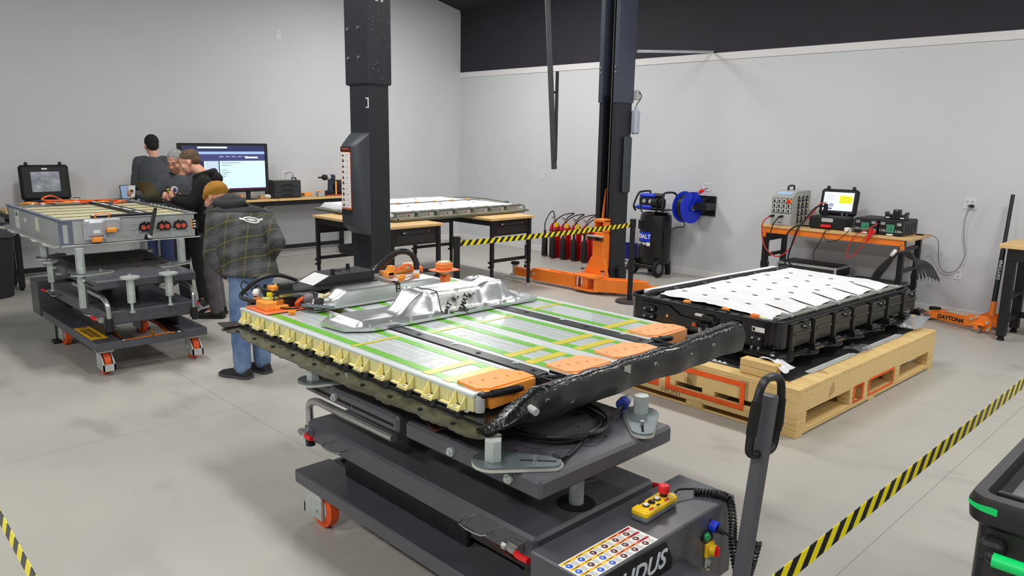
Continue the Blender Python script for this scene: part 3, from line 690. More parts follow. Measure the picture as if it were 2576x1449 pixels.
def contact(r):
    m_ = Matrix.Translation((-3.60, 2.06, .992)) @ Matrix.Rotation(.55, 4, 'Z') @ Matrix.Rotation(-.35, 4, 'X')
    pts = [(.1*math.cos(a)*(1 if abs(math.cos(a)) < .8 else 1.0), .032*math.sin(a)) for a in [2*PI*i/20 for i in range(20)]]
    B().put(B().prism(pts, 'z', -.008, .008), m_).build('grey_flange', grey, r)
    B().put(B().rbox(-.018, -.022, .008, .022, .022, .045, .004).rbox(-.03, -.012, .045, .005, .012, .075, .003), m_).build('black_plug', black, r)
    B().put(B().rbox(.0, -.02, .045, .03, .02, .07, .003).cyl((.03, 0, .06), (.06, 0, .075), .01, n=8), m_).build('ivory_plug', MATS['ivory'], r)
    B().rbox(-3.66, 2.06, 1.008, -3.61, 2.14, 1.022, .004).build('white_plug', white, r)
    B().ell((-3.70, 2.06, 1.02), (.03, .035, .03)).build('foil_wrap', M('grey_wrap', (120, 112, 112), .5, bump=.5, bs=50), r)
    for q in range(4): B().tube([(-3.70-.01*q, 2.04, 1.0+.008*q), (-3.66, 2.02+.012*q, .99), (-3.62, 2.05+.01*q, 1.0)], .004, 6, 5).build('bare_wire', steel, r)
    B().tube([(-3.74, 2.02, .985), (-3.72, 2.0, 1.0), (-3.70, 2.03, 1.03)], .011, 8, 5).build('orange_sleeve', MATS['orange_cable'], r)
orng('dark grey flanged contactor with loose wires in front of the aluminium box', (-3.62, 2.06, .9615), contact, 'contactor', 'connector')
def loom(r):
    B().tube([(-3.93, 2.12, 1.085), (-3.955, 2.02, 1.12), (-3.97, 1.92, 1.11), (-3.98, 1.84, 1.06), (-3.97, 1.80, 1.02), (-3.90, 1.85, 1.0)], .012, 8, 8).build('main_loom', black, r)
    B().tube([(-3.95, 1.83, 1.03), (-3.96, 1.80, 1.08), (-3.97, 1.82, 1.11), (-3.96, 1.85, 1.08), (-3.94, 1.86, 1.04)], .004, 6, 6).build('loom_loop', black, r)
    B().rbox(-3.86, 1.90, 1.064, -3.80, 1.99, 1.09, .004).build('orange_block', orangep, r)
    B().rbox(-3.82, 1.935, 1.064, -3.77, 2.01, 1.102, .004).build('black_block', black, r)
    B().ell((-3.90, 1.86, 1.05), (.02, .025, .022)).build('white_cap', white, r)
orng('black wiring loom arching over the left end of the aluminium box', (-3.9, 1.95, 1.0), loom, 'wiring_loom', 'cable')
# stamped aluminium cover with the foil mat
kc = thing('stamped_cover', 'shiny stamped aluminium cover with a patch of printed foil matting lying across the pack', 'cover', (-3.2, 2.55, .964))
def sstep(a, b, t): t = max(0, min(1, (t-a)/(b-a))); return t*t*(3-2*t)
def kh(y, v):  # height above the flange: y along, v across 0 (far) .. 1 (near)
    base = .028*sstep(1.96, 2.02, y)*(1-sstep(3.06, 3.12, y))
    top = .096*sstep(2.20, 2.42, y)*(1-sstep(2.96, 3.07, y))
    top -= .016*sstep(2.40, 2.47, y)*(1-sstep(2.80, 2.88, y))
    side = sstep(.0, .16, v)*(1-sstep(.80, .97, v))
    lat = sstep(.02+.40*(1-sstep(2.2, 2.45, y)), .2+.4*(1-sstep(2.2, 2.45, y)), v)*(1-sstep(.76, .93, v))
    h = base*side+top*lat
    h += .006*noise.noise((y*7, v*3, 0))*side*sstep(2.0, 2.2, y)
    for yy in (2.22, 2.45, 2.62, 2.8, 2.95): h -= .010*math.exp(-((y-yy)/.018)**2)*math.exp(-((v-.88)/.10)**2)*sstep(2.2, 2.4, y)
    return .982+max(h, 0)
def kx(v, y): return -3.36+v*(.30-.05*sstep(2.0, 1.93, y))
def kpt(u, v):
    y = 1.95+u*1.22; return (kx(v, y), y, kh(y, v))
B().grid(110, 40, kpt).build('cover_shell', alu, kc, ang=80)
fl = B().prism([(-3.30, 1.90), (-3.12, 1.92), (-3.06, 2.0), (-3.035, 2.05), (-3.035, 3.16), (-3.07, 3.22), (-3.36, 3.22), (-3.385, 3.17), (-3.385, 1.98)], 'z', .968, .983).build('cover_flange', alu, kc)
bs_ = B().cyl((0, 0, 0), (0, 0, .022), .007, .006, n=8).mesh('flange_boss', alu)
rep('flange_boss', bs_, kc, [(-3.046, 2.02+.125*i, .983) for i in range(10)]+[(-3.372, 2.0+.2*i, .983) for i in range(6)]+[(-3.2, 1.915, .983), (-3.2, 3.20, .983)])
B().tube([(-3.25, 2.36, 1.06), (-3.25, 2.38, 1.10), (-3.25, 2.42, 1.10), (-3.25, 2.44, 1.06)], .012, 8, 4).build('lug', alu, kc)
B().tube([(-3.25, 2.84, 1.06), (-3.25, 2.86, 1.10), (-3.25, 2.90, 1.105), (-3.25, 2.92, 1.06)], .012, 8, 4).build('lug', alu, kc)
fo = B().grid(30, 40, lambda u, v: (kx(v*.985+.01, 2.5)+.004*v, 2.50+u*.235, kh(2.50+u*.235, v*.985+.01)+.004)).build('foil_mat', M('foil_mat', (190, 194, 190), .34, .75, var=.05, bump=.15, bs=110), kc, ang=80)
def kil(s, y, z, size):
    # follows the steep near flank of the cover
    nrm = Vector((.80, 0, .6)); up = Vector((-.6, 0, .80)); ea = Vector((0, 1, 0))
    a = math.radians(52); x = ea*math.cos(a)+up*math.sin(a); y_ = -ea*math.sin(a)+up*math.cos(a)
    o = text(s, size, ink, fo, (-3.05, y, z), x, y_, 0, bold=.0012, sx=.85)
    bv = BVHTree.FromObject(fo, bpy.context.evaluated_depsgraph_get()); nn = Vector((.92, 0, .4)).normalized()
    for v in o.data.vertices:
        h = bv.ray_cast(v.co+nn*.1, -nn)[0]
        if h: v.co = h+nn*.0012
    return o
kil('KILMAT', 2.655, 1.022, .046); kil('MAT', 2.545, 1.015, .046)
for (y, z) in ((2.715, 1.062), (2.60, 1.058)):
    sn = B()
    for i in range(9):
        a = -PI/2+(i-4)*.35; m_ = frame_m((-3.068-(z-1.02)*.55, y, z), (0, math.cos(a), math.sin(a)*.8), (-.6, .001, .8))
        sn.put(B().prism([(.012, -.0028), (.03, -.001), (.03, .001), (.012, .0028)], 'z', 0, .0012), m_)
    sn.build('sunburst_print', ink, fo)
tl = B()
for i in range(6): quad(tl, (-3.068-.55*(.002+i*.006), 2.716, 1.006+i*.006), (0, 1, 0), (-.6, 0, .8), .030, .0022, .001)
tl.build('mat_small_print', smat['t'], fo)
# ================================================================ two-post vehicle lift columns
def bolt_m(): return B().cyl((0, 0, 0), (0, -.012, 0), .014, n=10).mesh('bolt', steel)
cA = thing('lift_column', 'tall black steel lift column with a grey control cover and pictogram label', 'lift column', (-6.11, 4.1, 0))
B().rbox(-6.276, 3.99, 0, -5.95, 4.21, 2.45, .012).build('post', colpaint, cA)
B().rbox(-6.40, 3.92, 0, -5.85, 4.30, .025, .004).build('base_plate', colpaint, cA)
slv = B().rbox(-6.312, 3.972, 2.36, -5.925, 4.228, 4.3, .012).build('upper_sleeve', M('sleeve_paint', (36, 38, 46), .4, bump=.06, bs=300), cA)
rep('bolt', bolt_m(), cA, [(x, 3.972, z) for x in (-6.24, -6.07) for z in (2.60, 2.855)])
sc = B()
for i in range(40):
    y = random.uniform(3.99, 4.22); z = random.uniform(2.4, 3.05); sc.box(-5.9252, y, z, -5.9245, y+random.uniform(.002, .012), z+random.uniform(.002, .006))
sc.build('paint_scratches', M('scratch', (150, 155, 170), .5), slv)
text('SOLIDUS', .13, white, slv, (-5.9235, 4.10, 3.33), (0, 0, 1), (0, -1, 0), .001, bold=.003)
q = B().box(-6.0, 3.985, 2.155, -5.955, 3.989, 2.245).build('bracket_sticker', white, cA)
B().box(-6.001, 3.982, 2.165, -5.967, 3.9845, 2.235).build('sticker_centre', colpaint, q)
zz = lambda z: (z-1.9)*1.0259+1.9
def rect_ring(y, x0, x1, z0, z1, c): return [(x0+c, y, z0), (x1-c, y, z0), (x1, y, z0+c), (x1, y, z1-c), (x1-c, y, z1), (x0+c, y, z1), (x0, y, z1-c), (x0, y, z0+c)]
cover = B().loft([rect_ring(3.99, -6.26, -5.955, .99, 1.935, .01), rect_ring(3.95, -6.255, -5.96, 1.0, 1.91, .02), rect_ring(3.86, -6.225, -5.985, 1.07, 1.83, .02), rect_ring(3.835, -6.20, -6.01, 1.10, 1.80, .02)]).build('control_cover', M('cover_grey', (58, 63, 68), .5, bump=.05, bs=300), cA)
lb = B().box(-6.193, 3.831, 1.235, -6.032, 3.834, 1.79).build('pictogram_label', M('label_orange', (226, 96, 54), .5), cover)
B().box(-6.187, 3.8295, 1.25, -6.038, 3.831, 1.755).build('label_paper', paper, lb)
B().box(-6.193, 3.8285, 1.762, -6.032, 3.8312, 1.805).build('label_heading', ink, lb)
text('WARNING', .026, MATS['label_orange'], lb, (-6.11, 3.8282, 1.785), (1, 0, 0), (0, 0, 1), .0004, bold=.0005)
B().box(-6.193, 3.8285, 1.195, -6.032, 3.8312, 1.235).build('label_footer', ink, lb)
for i in range(10):
    z = 1.73-i*.0505
    ic = B().cyl((-6.155, 3.8292, z), (-6.155, 3.8286, z), .009, n=10).box(-6.175, 3.8286, z-.012, -6.135, 3.8292, z-.005)
    if i % 2: ic.box(-6.172, 3.8286, z+.004, -6.138, 3.8292, z+.009)
    if i % 3: ic.box(-6.158, 3.8286, z-.02, -6.152, 3.8292, z+.018)
    ic.build('pictogram', ink, lb)
    tx = B().box(-6.187, 3.8289, z-.0258, -6.038, 3.8294, z-.0245)
    for q_ in range(3): tx.box(-6.115, 3.8288, z+.006-q_*.008, -6.055-random.random()*.02, 3.8294, z+.0085-q_*.008)
    tx.build('label_text', M('print_pink', (205, 150, 150), .6), lb)
cB = thing('lift_column', 'black steel lift column with an orange carriage and swing arms on the floor', 'lift column', (-6.09, 7.7, 0))
def channel(x0, x1, y0, y1, z0, z1, t, lipw):
    return B().prism([(x0, y0), (x0+lipw, y0), (x0+lipw, y0+t), (x0+t, y0+t), (x0+t, y1-t), (x1-t, y1-t), (x1-t, y0+t), (x1-lipw, y0+t), (x1-lipw, y0), (x1, y0), (x1, y1), (x0, y1)], 'z', z0, z1)
channel(-6.22, -5.95, 7.576, 7.88, 0, 2.45, .012, .062).build('post', colpaint, cB)
channel(-6.232, -5.938, 7.562, 7.895, 2.36, 4.1, .012, .06).build('upper_sleeve', M('sleeve_blue', (62, 66, 80), .4), cB)
B().rbox(-6.35, 7.48, 0, -5.80, 8.0, .02, .004).build('base_plate', colpaint, cB)
for x in (-6.135, -6.055): B().cyl((x, 7.70, .8), (x, 7.70, 4.0), .008, n=8).build('lift_cable', M('wire_rope', (172, 170, 158), .5, .6), cB)
rep('bolt', bolt_m(), cB, [(x, 7.56, z) for x in (-6.20, -5.972) for z in (2.72, 2.78)])
B().rbox(-5.95, 7.70, .0, -5.90, 7.86, .30, .008).build('cable_guard', colpaint, cB)
cg = B().rbox(-6.14, 7.44, .28, -5.975, 7.60, .72, .006).rbox(-6.13, 7.46, .72, -5.985, 7.62, .76, .004).prism([(-6.16, .90), (-6.13, .90), (-6.11, 1.30)], 'y', 7.62, 7.64)
cg.rbox(-6.14, 7.46, .76, -6.115, 7.62, .91, .004).rbox(-6.0, 7.46, .76, -5.975, 7.62, .91, .004).rbox(-6.14, 7.45, .89, -5.975, 7.62, .925, .004)
cg = cg.build('carriage', orange, cB)
B().box(-6.09, 7.437, .66, -6.04, 7.441, .71).build('carriage_slot', ink, cg)
for k in range(3): B().tube([(-6.20, 7.42, .66+k*.018), (-6.06, 7.43, .66+k*.018), (-5.95, 7.42, .66+k*.018)], .006, 6).build('rubber_band', rubber, cg)
B().rbox(-6.22, 7.41, .70, -5.96, 7.435, .72, .003).build('band_plate', lgrey, cg)
B().prism([(-6.15, .44), (-5.965, .44), (-5.90, .20), (-6.27, .20)], 'y', 7.43, 7.50).build('gusset', orange, cg)
B().prism([(-6.34, 7.42), (-6.30, 7.27), (-6.22, 7.22), (-5.97, 7.22), (-5.89, 7.27), (-5.86, 7.42)], 'z', .20, .225).build('hinge_plate', orange, cg)
B().prism([(-6.34, 7.42), (-6.30, 7.27), (-6.22, 7.22), (-5.97, 7.22), (-5.89, 7.27), (-5.86, 7.42)], 'z', .035, .06).build('hinge_plate', orange, cg)
B().rbox(-6.14, 7.26, .06, -6.05, 7.42, .2, .004).build('hinge_web', orange, cg)
for x in (-6.255, -5.935):
    B().cyl((x, 7.31, .03), (x, 7.31, .235), .024, n=14).build('hinge_pin', chrome, cg)
    k = B().cyl((x+.06, 7.33, .225), (x+.06, 7.33, .29), .009, n=8).build('lock_pin', chrome, cg)
    B().lathe([(0, .305), (.028, .302), (.03, .292), (.008, .285), (0, .285)], (x+.06, 7.33, 0), 8).build('knob', black, k)
arm = B().prism([(-6.26, 7.26), (-6.26, 7.38), (-7.0, 7.36), (-7.0, 7.24)], 'z', .04, .20)
arm.prism([(-6.97, 7.25), (-6.97, 7.35), (-7.36, 7.34), (-7.36, 7.26)], 'z', .055, .165)
arm = arm.build('swing_arm', orange, cB)
B().prism([(-6.30, 7.28), (-6.30, 7.36), (-6.75, 7.31)], 'z', .200, .214).build('arm_rib', orange, arm)
B().box(-6.55, 7.285, .2005, -6.32, 7.345, .2015).build('arm_recess', M('rust_shade', (150, 78, 40), .6), arm)
for q_ in range(2): B().cyl((-6.985+q_*.03, 7.237, .13), (-6.985+q_*.03, 7.225, .13), .012, n=8).build('arm_bolt', zinc, arm)
B().rbox(-7.44, 7.25, .045, -7.34, 7.35, .07, .004).cyl((-7.39, 7.30, .05), (-7.39, 7.30, .20), .036, n=16).build('pad_screw', zinc, arm)
B().cyl((-7.39, 7.30, .20), (-7.39, 7.30, .235), .058, n=20).build('lift_pad', rubber, arm)
am2 = B().prism([(-5.94, 7.25), (-5.96, 7.37), (-5.42, 7.68), (-5.36, 7.57)], 'z', .04, .20).prism([(-5.44, 7.58), (-5.49, 7.66), (-5.16, 7.85), (-5.11, 7.77)], 'z', .06, .145).build('swing_arm', orange, cB)
B().prism([(-5.92, 7.28), (-5.94, 7.35), (-5.5, 7.62)], 'z', .20, .214).build('arm_rib', orange, am2)
B().rbox(-5.95, 7.72, 1.25, -5.90, 7.87, 1.95, .02).build('release_cover', M('cover_grey', (58, 63, 68), .5), cB)
tk = B().rbox(-5.95, 7.86, 1.98, -5.86, 7.96, 2.28, .02).cyl((-5.905, 7.91, 2.28), (-5.905, 7.91, 2.32), .02, n=12).build('oil_tank', M('tank_plastic', (176, 184, 196), .4), cB)
B().rbox(-5.95, 7.90, 2.40, -5.885, 7.96, 2.52, .006).build('valve_block', lgrey, cB)
B().tube([(-5.88, 7.93, 2.50), (-5.86, 7.95, 2.44), (-5.90, 7.93, 2.36), (-5.905, 7.91, 2.32)], .006, 6, 6).build('oil_hose', black, cB)
# ================================================================ open grey battery pack on the far lift
cells = node_mat('cell_tops', .3)
def _ce():
    m, N, L, p, tc, sp = cells
    n = noise_n(N, L, tc.outputs['Object'], 26, 3); n2 = noise_n(N, L, tc.outputs['Object'], 90, 2)
    c = mixc(N, L, n, rgb(150, 142, 86), rgb(240, 232, 176)); c = mixc(N, L, nmath(N, L, 'MULTIPLY', n2, .4), c, rgb(225, 225, 200))
    L.new(c, p.inputs['Base Color']); bp = N.new('ShaderNodeBump'); bp.inputs['Strength'].default_value = .7; L.new(n, bp.inputs['Height']); L.new(bp.outputs[0], p.inputs['Normal']); return m
cells = _ce()
pgrey = M('pack_grey', (172, 176, 175), .5, var=.04)
pbt = M('bluegrey_tape', (98, 106, 122), .6, var=.08)
packB = thing('battery_pack', 'open grey steel battery pack with rows of pale cells, on the lift at the left', 'battery pack', (-7.78, 2.19, .988))
x0, x1, y0, y1 = -8.69, -6.87, 1.65, 2.74
tb = B().box(x0, y0, .99, x1, y0+.02, 1.2).box(x0, y1-.02, .99, x1, y1, 1.2).box(x0, y0, .99, x0+.02, y1, 1.2).box(x1-.02, y0, .99, x1, y1, 1.2).box(x0, y0, .99, x1, y1, 1.0)
tb = tb.build('tub', pgrey, packB)
B().rbox(x0-.02, y0-.012, 1.192, x1, y0+.03, 1.204, .003).rbox(x0-.02, y1-.03, 1.192, x1, y1+.012, 1.204, .003).rbox(x1-.03, y0, 1.193, x1+.008, y1, 1.203, .003).rbox(x0-.02, y0, 1.193, x0+.03, y1, 1.203, .003).build('tub_rim', M('rim_grey', (128, 132, 136), .5), packB)
rr = []
for i in range(25):
    t = i/24; x = x0-.06+t*(x1-x0+.06); w = .06+.035*math.sin(t*30)*(.5+.5*noise.noise((t*9, 0, 3)))+.03*noise.noise((t*22, 5, 1))
    rr.append([(x, y0, 1.004), (x, y0-.03-w*.7, .985), (x, y0-.03-w*.7, .980), (x, y0, .994)])
B().loft(rr).build('lower_lip', M('lip_grey', (190, 193, 188), .5), packB)
B().rbox(x1-.005, y0-.01, .985, x1+.022, y1+.02, .995, .002).build('front_lip', M('lip_grey', (190, 193, 188), .5), packB)
for i in range(22):
    x = x0+.05+i*.083; B().rbox(x, y0-.016-.004*random.random(), 1.186, x+.03+.02*random.random(), y0, 1.207, .003).build('rim_tape', pbt, packB)
# cell rows in two halves with a black frame between
for h, (ya, yb) in enumerate(((1.69, 2.30), (2.40, 2.70))):
    for k in range(6):
        xa = -8.62+k*.285
        if k == 0: continue
        B().rbox(xa+.004, ya, 1.005, xa+.279, yb, 1.192, .008).build('cell_row', cells, packB)
        B().box(xa-.005, ya, 1.10, xa+.005, yb, 1.1945).build('row_divider', blackm, packB)
fr = B().rbox(-8.60, 2.305, 1.19, -6.95, 2.328, 1.216, .004).rbox(-8.60, 2.372, 1.19, -6.95, 2.395, 1.216, .004)
for k in range(6): fr.rbox(-8.60+k*.325, 2.32, 1.19, -8.575+k*.325, 2.38, 1.216, .003)
fr = fr.build('ladder_frame', M('ladder_black', (44, 45, 44), .5), packB)
for k in range(5): B().rbox(-8.57+k*.325, 2.33, 1.195, -8.285+k*.325, 2.37, 1.211, .003).build('ladder_panel', white, fr)
fs = B().rbox(-6.97, 1.90, 1.195, -6.915, 2.40, 1.222, .004).build('front_bar', black, packB)
B().rbox(-6.968, 1.905, 1.215, -6.917, 2.03, 1.2245, .003).build('bar_label', paper, fs)
B().tube([(-6.90, 1.92, 1.205), (-6.88, 1.92, 1.235), (-6.88, 2.02, 1.235), (-6.90, 2.02, 1.205)], .008, 8, 3).build('orange_pull', orangep, packB)
# front face fittings
X1 = x1
fp = B().rbox(X1, 1.63, .995, X1+.003, 1.735, 1.195, .001).build('taped_panel', pgrey, packB)
for a in ((1.632, .99, 1.662, 1.196), (1.70, .99, 1.735, 1.196), (1.66, .99, 1.70, 1.012), (1.66, 1.165, 1.70, 1.196)): B().rbox(X1+.003, a[0], a[1], X1+.006, a[2], a[3], .001).build('tape_strip', pbt, fp)
clr = M('clear_cover', (172, 176, 182), .25, coat=.6, var=.05)
cv = B().rbox(X1, 1.81, 1.02, X1+.03, 1.985, 1.198, .022).rbox(X1, 1.97, 1.09, X1+.022, 2.10, 1.198, .016).build('service_cover', clr, packB)
B().rbox(X1, 1.835, 1.05, X1+.05, 1.965, 1.19, .02).build('service_cover_dome', clr, cv)
for (y, z) in ((1.822, 1.17), (1.83, 1.035), (1.975, 1.03), (2.085, 1.17)): B().cyl((X1+.022, y, z), (X1+.036, y, z), .006, n=6).build('cover_bolt', zinc, cv)
B().box(X1+.05, 1.875, 1.085, X1+.0515, 1.925, 1.112).build('barcode_label', paper, cv)
for (ya, za, zb) in ((1.978, 1.085, 1.12), (1.863, 1.012, 1.05)): B().rbox(X1+.02, ya, za, X1+.06, ya+.075, zb, .005).build('orange_tab', orangep, packB)
rc = M('terminal_red', (214, 88, 66), .5)
for (yy, zz_) in ((2.30, 1.105), (2.45, 1.105), (2.59, 1.103)):
    t = B().prism([(yy-.055, zz_-.035), (yy+.055, zz_-.035), (yy+.06, zz_-.01), (yy+.048, zz_+.03), (yy+.012, zz_+.048), (yy-.012, zz_+.048), (yy-.048, zz_+.03), (yy-.06, zz_-.01)], 'x', X1, X1+.022).build('terminal_block', black, packB)
    for s in (-1, 1): B().cyl((X1+.015, yy+s*.0235, zz_-.002), (X1+.030, yy+s*.0235, zz_-.002), .0205, n=16).build('terminal_face', rc, t)
    for q_ in ((-.052, -.03), (.052, -.03), (0, .042)): B().cyl((X1+.02, yy+q_[0], zz_+q_[1]), (X1+.028, yy+q_[0], zz_+q_[1]), .006, n=8).build('terminal_bolt', zinc, t)
hs = B().cyl((X1, 2.312, 1.014), (X1+.02, 2.312, 1.014), .03, n=14).build('hose_flange', black, packB)
B().tube([(X1+.02, 2.312, 1.014), (X1+.05, 2.318, 1.03), (X1+.055, 2.322, 1.07), (X1+.075, 2.335, 1.15), (X1+.11, 2.35, 1.255)], .0165, 10, 6).build('vent_hose', M('hose_grey', (60, 62, 62), .6), hs)
B().cyl((X1+.11, 2.35, 1.25), (X1+.118, 2.353, 1.275), .012, n=10).build('hose_tip', black, hs)
B().cyl((X1+.042, 2.314, 1.02), (X1+.053, 2.318, 1.042), .02, n=12).build('hose_clip', white, hs)
lb = B().box(X1, 2.69, 1.06, X1+.0015, 2.738, 1.15).build('warning_label', ink, packB)
B().box(X1+.0015, 2.69, 1.06, X1+.002, 2.70, 1.15).build('label_bar', orangep, lb)
for z in (1.075, 1.10, 1.125): B().box(X1+.0015, 2.705, z, X1+.002, 2.73, z+.012).build('label_print', paper, lb)
for (y, z) in ((1.77, 1.03), (2.19, 1.14), (2.22, 1.14), (2.22, 1.045), (2.40, 1.035), (2.50, 1.04), (2.52, 1.16), (2.65, 1.05), (2.37, 1.145)): B().cyl((X1, y, z), (X1+.018, y, z), .005, n=6).build('face_bolt', zinc, packB)
for (y, z) in ((2.17, 1.085), (2.09, 1.035)): B().rbox(X1, y, z, X1+.006, y+.06, z+.006, .002).build('face_bracket', lgrey, packB)
# near side labels
la = B().box(-8.40, y0-.0015, 1.0, -8.255, y0, 1.19).build('side_label', paper, packB)
B().prism([(-8.38, 1.12), (-8.275, 1.12), (-8.3275, 1.178)], 'y', y0-.0025, y0-.0015).build('label_triangle', M('triangle_grey', (110, 112, 118), .6), la)
B().cyl((-8.33, y0-.0025, 1.07), (-8.33, y0-.0015, 1.07), .008, n=8).build('label_mark', ink, la)
B().box(-8.05, y0-.0015, 1.09, -7.98, y0, 1.125).build('side_label', paper, packB)
B().box(-7.66, y0-.0015, 1.045, -7.55, y0, 1.165).build('side_label', M('cream_label', (235, 230, 205), .6), packB)
for i in range(6): B().tube([(-8.62+.06*i, 1.75+.15*i, 1.20), (-8.55+.05*i, 1.80+.15*i, 1.215), (-8.60+.04*i, 1.88+.15*i, 1.205)], .012, 6, 4).build('orange_busbar', MATS['orange_cable'] if i % 2 else orangep, packB)
for i in range(5): B().rbox(-8.60+.05*(i % 2), 1.80+.1*i, 1.195, -8.55+.05*(i % 2), 1.85+.1*i, 1.212, .004).build('white_clip', white, packB)
B().rbox(-8.62, 2.0, 1.19, -8.40, 2.28, 1.208, .004).rbox(-8.62, 2.42, 1.19, -8.42, 2.66, 1.206, .004).build('rear_panel', M('rear_brown', (112, 106, 98), .5), packB)
for i in range(8): B().ell((-7.9+.1*i, 2.715, 1.207), (.012, .008, .007), n=8).build('cell_clip', M('cream_label', (235, 230, 205), .6), packB)
B().tube([(-8.3, 2.6, 1.21), (-8.45, 2.5, 1.222), (-8.6, 2.2, 1.22), (-8.66, 1.95, 1.23), (-8.80, 2.05, 1.26), (-9.0, 2.2, 1.20)], .009, 6, 8).build('orange_hose', MATS['orange_cable'], packB)
# laptop and cup
lp = thing('laptop', 'dark olive laptop standing open on the grey battery pack', 'laptop', (-8.12, 2.86, 1.204))
ha, hb_ = Vector((-8.20, 2.77, 1.225)), Vector((-7.90, 2.835, 1.225))
ex = (hb_-ha).normalized(); up = Vector((-.17, -.13, .17)); 
B().put(B().rbox(0, 0, -.003, .31, .225, .003, .002), frame_m(ha, ex, up)).build('screen', M('laptop_olive', (74, 70, 52), .35, .4), lp)
B().put(B().rbox(.008, .012, -.0036, .302, .215, -.003, .0003), frame_m(ha, ex, up)).build('display', M('laptop_display', (70, 90, 130), .3, emis=.6), lp)
B().put(B().rbox(0, 0, -.016, .31, .20, 0, .004), frame_m(ha, ex, Vector((ex.y*-1, ex.x, 0)))).build('keyboard_base', blackm, lp)
cup = B().lathe([(0, 0), (.030, 0), (.041, .118), (.043, .118), (.043, .122), (.040, .122), (.029, .006), (0, .006)], (-8.80, 2.83, 1.215), 20)
cupo = solo(cup, 'paper_cup', white, 'white foam cup held above the grey battery pack', 'cup')
quad(B(), (-8.758, 2.82, 1.285), (.15, 1, 0), (0, 0, 1), .03, .03, .0008).build('cup_print', M('print_brown', (90, 60, 45), .6), cupo)
# ================================================================ bench along the left wall
def bench(root, X0, X1_, Y0, Y1, zt, wood, legs, th=.035, apron=.07, leg=.06, lm=black):
    n = max(1, int(round((Y1-Y0)/.6)))
    B().rbox(X0, Y0, zt-th, X1_, Y1, zt, .004).build('worktop', wood, root)
    B().rbox(X0+.03, Y0+.03, zt-th-apron, X1_-.03, Y1-.03, zt-th, .004).build('apron', lm, root)
    for (x, y) in legs:
        l = B().rbox(x-leg/2, y-leg/2, .03, x+leg/2, y+leg/2, zt-th-.01, .003).build('leg', lm, root)
        B().cyl((x, y, 0), (x, y, .03), .022, n=10).build('levelling_foot', rubber, l)
wb = thing('workbench', 'long wood-topped black workbench along the left white wall', 'workbench', (-10.8, 4.6, 0))
bench(wb, -11.06, -10.54, 1.98, 7.3, .97, wood_top, [(x, y) for x in (-11.0, -10.62) for y in (2.08, 3.9, 5.2, 6.78)])
B().rbox(-11.03, 2.08, .14, -10.98, 6.78, .20, .004).build('stretcher', black, wb)
tv = thing('monitor', 'large flat screen monitor showing an office window on the workbench', 'monitor', (-10.62, 4.68, .97))
B().rbox(-10.66, 4.04, 1.085, -10.60, 5.33, 1.775, .008).build('bezel', black, tv)
B().rbox(-10.655, 4.99, .983, -10.625, 5.05, 1.10, .004).rbox(-10.75, 4.94, .971, -10.58, 5.13, .985, .004).build('stand', black, tv)
def em(n, c, s=1.0): return M(n, c, .4, var=.01, emis=s)
scr = B().box(-10.5995, 4.10, 1.125, -10.597, 5.275, 1.74).build('screen', em('screen_white', (186, 214, 232), .75), tv)
def sq(y0, z0, y1, z1, m, k=0): B().box(-10.597, y0, z0, -10.5965+.0004*k, y1, z1).build('screen_area', m, scr)
sq(4.10, 1.66, 5.275, 1.74, em('screen_navy', (38, 44, 86), .6)); sq(4.10, 1.625, 5.275, 1.66, em('screen_pale', (140, 170, 205), .7))
sq(4.10, 1.53, 5.275, 1.625, em('screen_slate', (58, 62, 110), .6)); sq(4.10, 1.13, 4.38, 1.53, em('screen_dark', (40, 42, 66), .5))
sq(4.40, 1.35, 4.58, 1.53, em('screen_list', (176, 190, 206), .7), 1); sq(4.585, 1.15, 4.6, 1.53, em('screen_dark', (40, 42, 66), .5), 1)
sq(4.10, 1.125, 5.275, 1.145, em('screen_plum', (70, 10, 60), .6), 1); sq(4.30, 1.705, 4.72, 1.728, em('screen_field', (205, 214, 225), .7), 2); sq(4.98, 1.565, 5.17, 1.588, em('screen_field', (205, 214, 225), .7), 2)
for i, (z, w) in enumerate(((1.50, .28), (1.465, .14), (1.40, .08), (1.365, .12), (1.34, .07), (1.31, .06))): sq(4.63, z, 4.63+w, z+.008, em('screen_ink', (110, 130, 160), .4), 2)
for i in range(6): sq(4.55+i*.03, 1.129, 4.568+i*.03, 1.141, em('icon_%d' % i, [(90, 150, 230), (235, 235, 240), (240, 240, 245), (60, 110, 220), (120, 60, 160), (220, 225, 235)][i], .7), 3)
sq(4.60, 1.345, 4.61, 1.355, em('screen_navy', (38, 44, 86), .6), 2)
tvs = B()
for i in range(5): tvs.box(-10.5965, 4.6+i*.09, 1.588, -10.5955, 4.66+i*.09, 1.594)
tvs.build('screen_text', em('screen_field', (205, 214, 225), .7), scr)
# rugged case with screen, far left of the bench
def rugged(root, w, d, hb, tilt, zb, lidh):
    """open clamshell: origin hinge side centre; x = width, y = depth towards the viewer (local)"""
    B().rbox(-w/2, -d, 0, w/2, 0, hb, .02).build('case_base', blackm, root)
    m = Matrix.Translation((0, 0, hb)) @ Matrix.Rotation(math.radians(tilt), 4, 'X')
    lid = B().put(B().rbox(-w/2, -.0, 0, w/2, .07, lidh, .025), m).build('case_lid', blackm, root)
    B().put(B().rbox(-w/2+.03, -.004, .03, w/2-.03, .004, lidh-.03, .002), m).build('lid_panel', black, lid)
    for s in (-1, 1): B().put(B().rbox(s*w*.34-.018, .01, lidh-.01, s*w*.34+.018, .05, lidh+.035, .008), m).build('latch', black, lid)
    return m, lid
rc1 = thing('rugged_case', 'open black rugged case with a film-covered screen at the far left of the workbench', 'case', (-10.72, 2.47, .971), PI/2, world=False)
m1, lid1 = rugged(rc1, .54, .30, .10, -6, 0, .43)
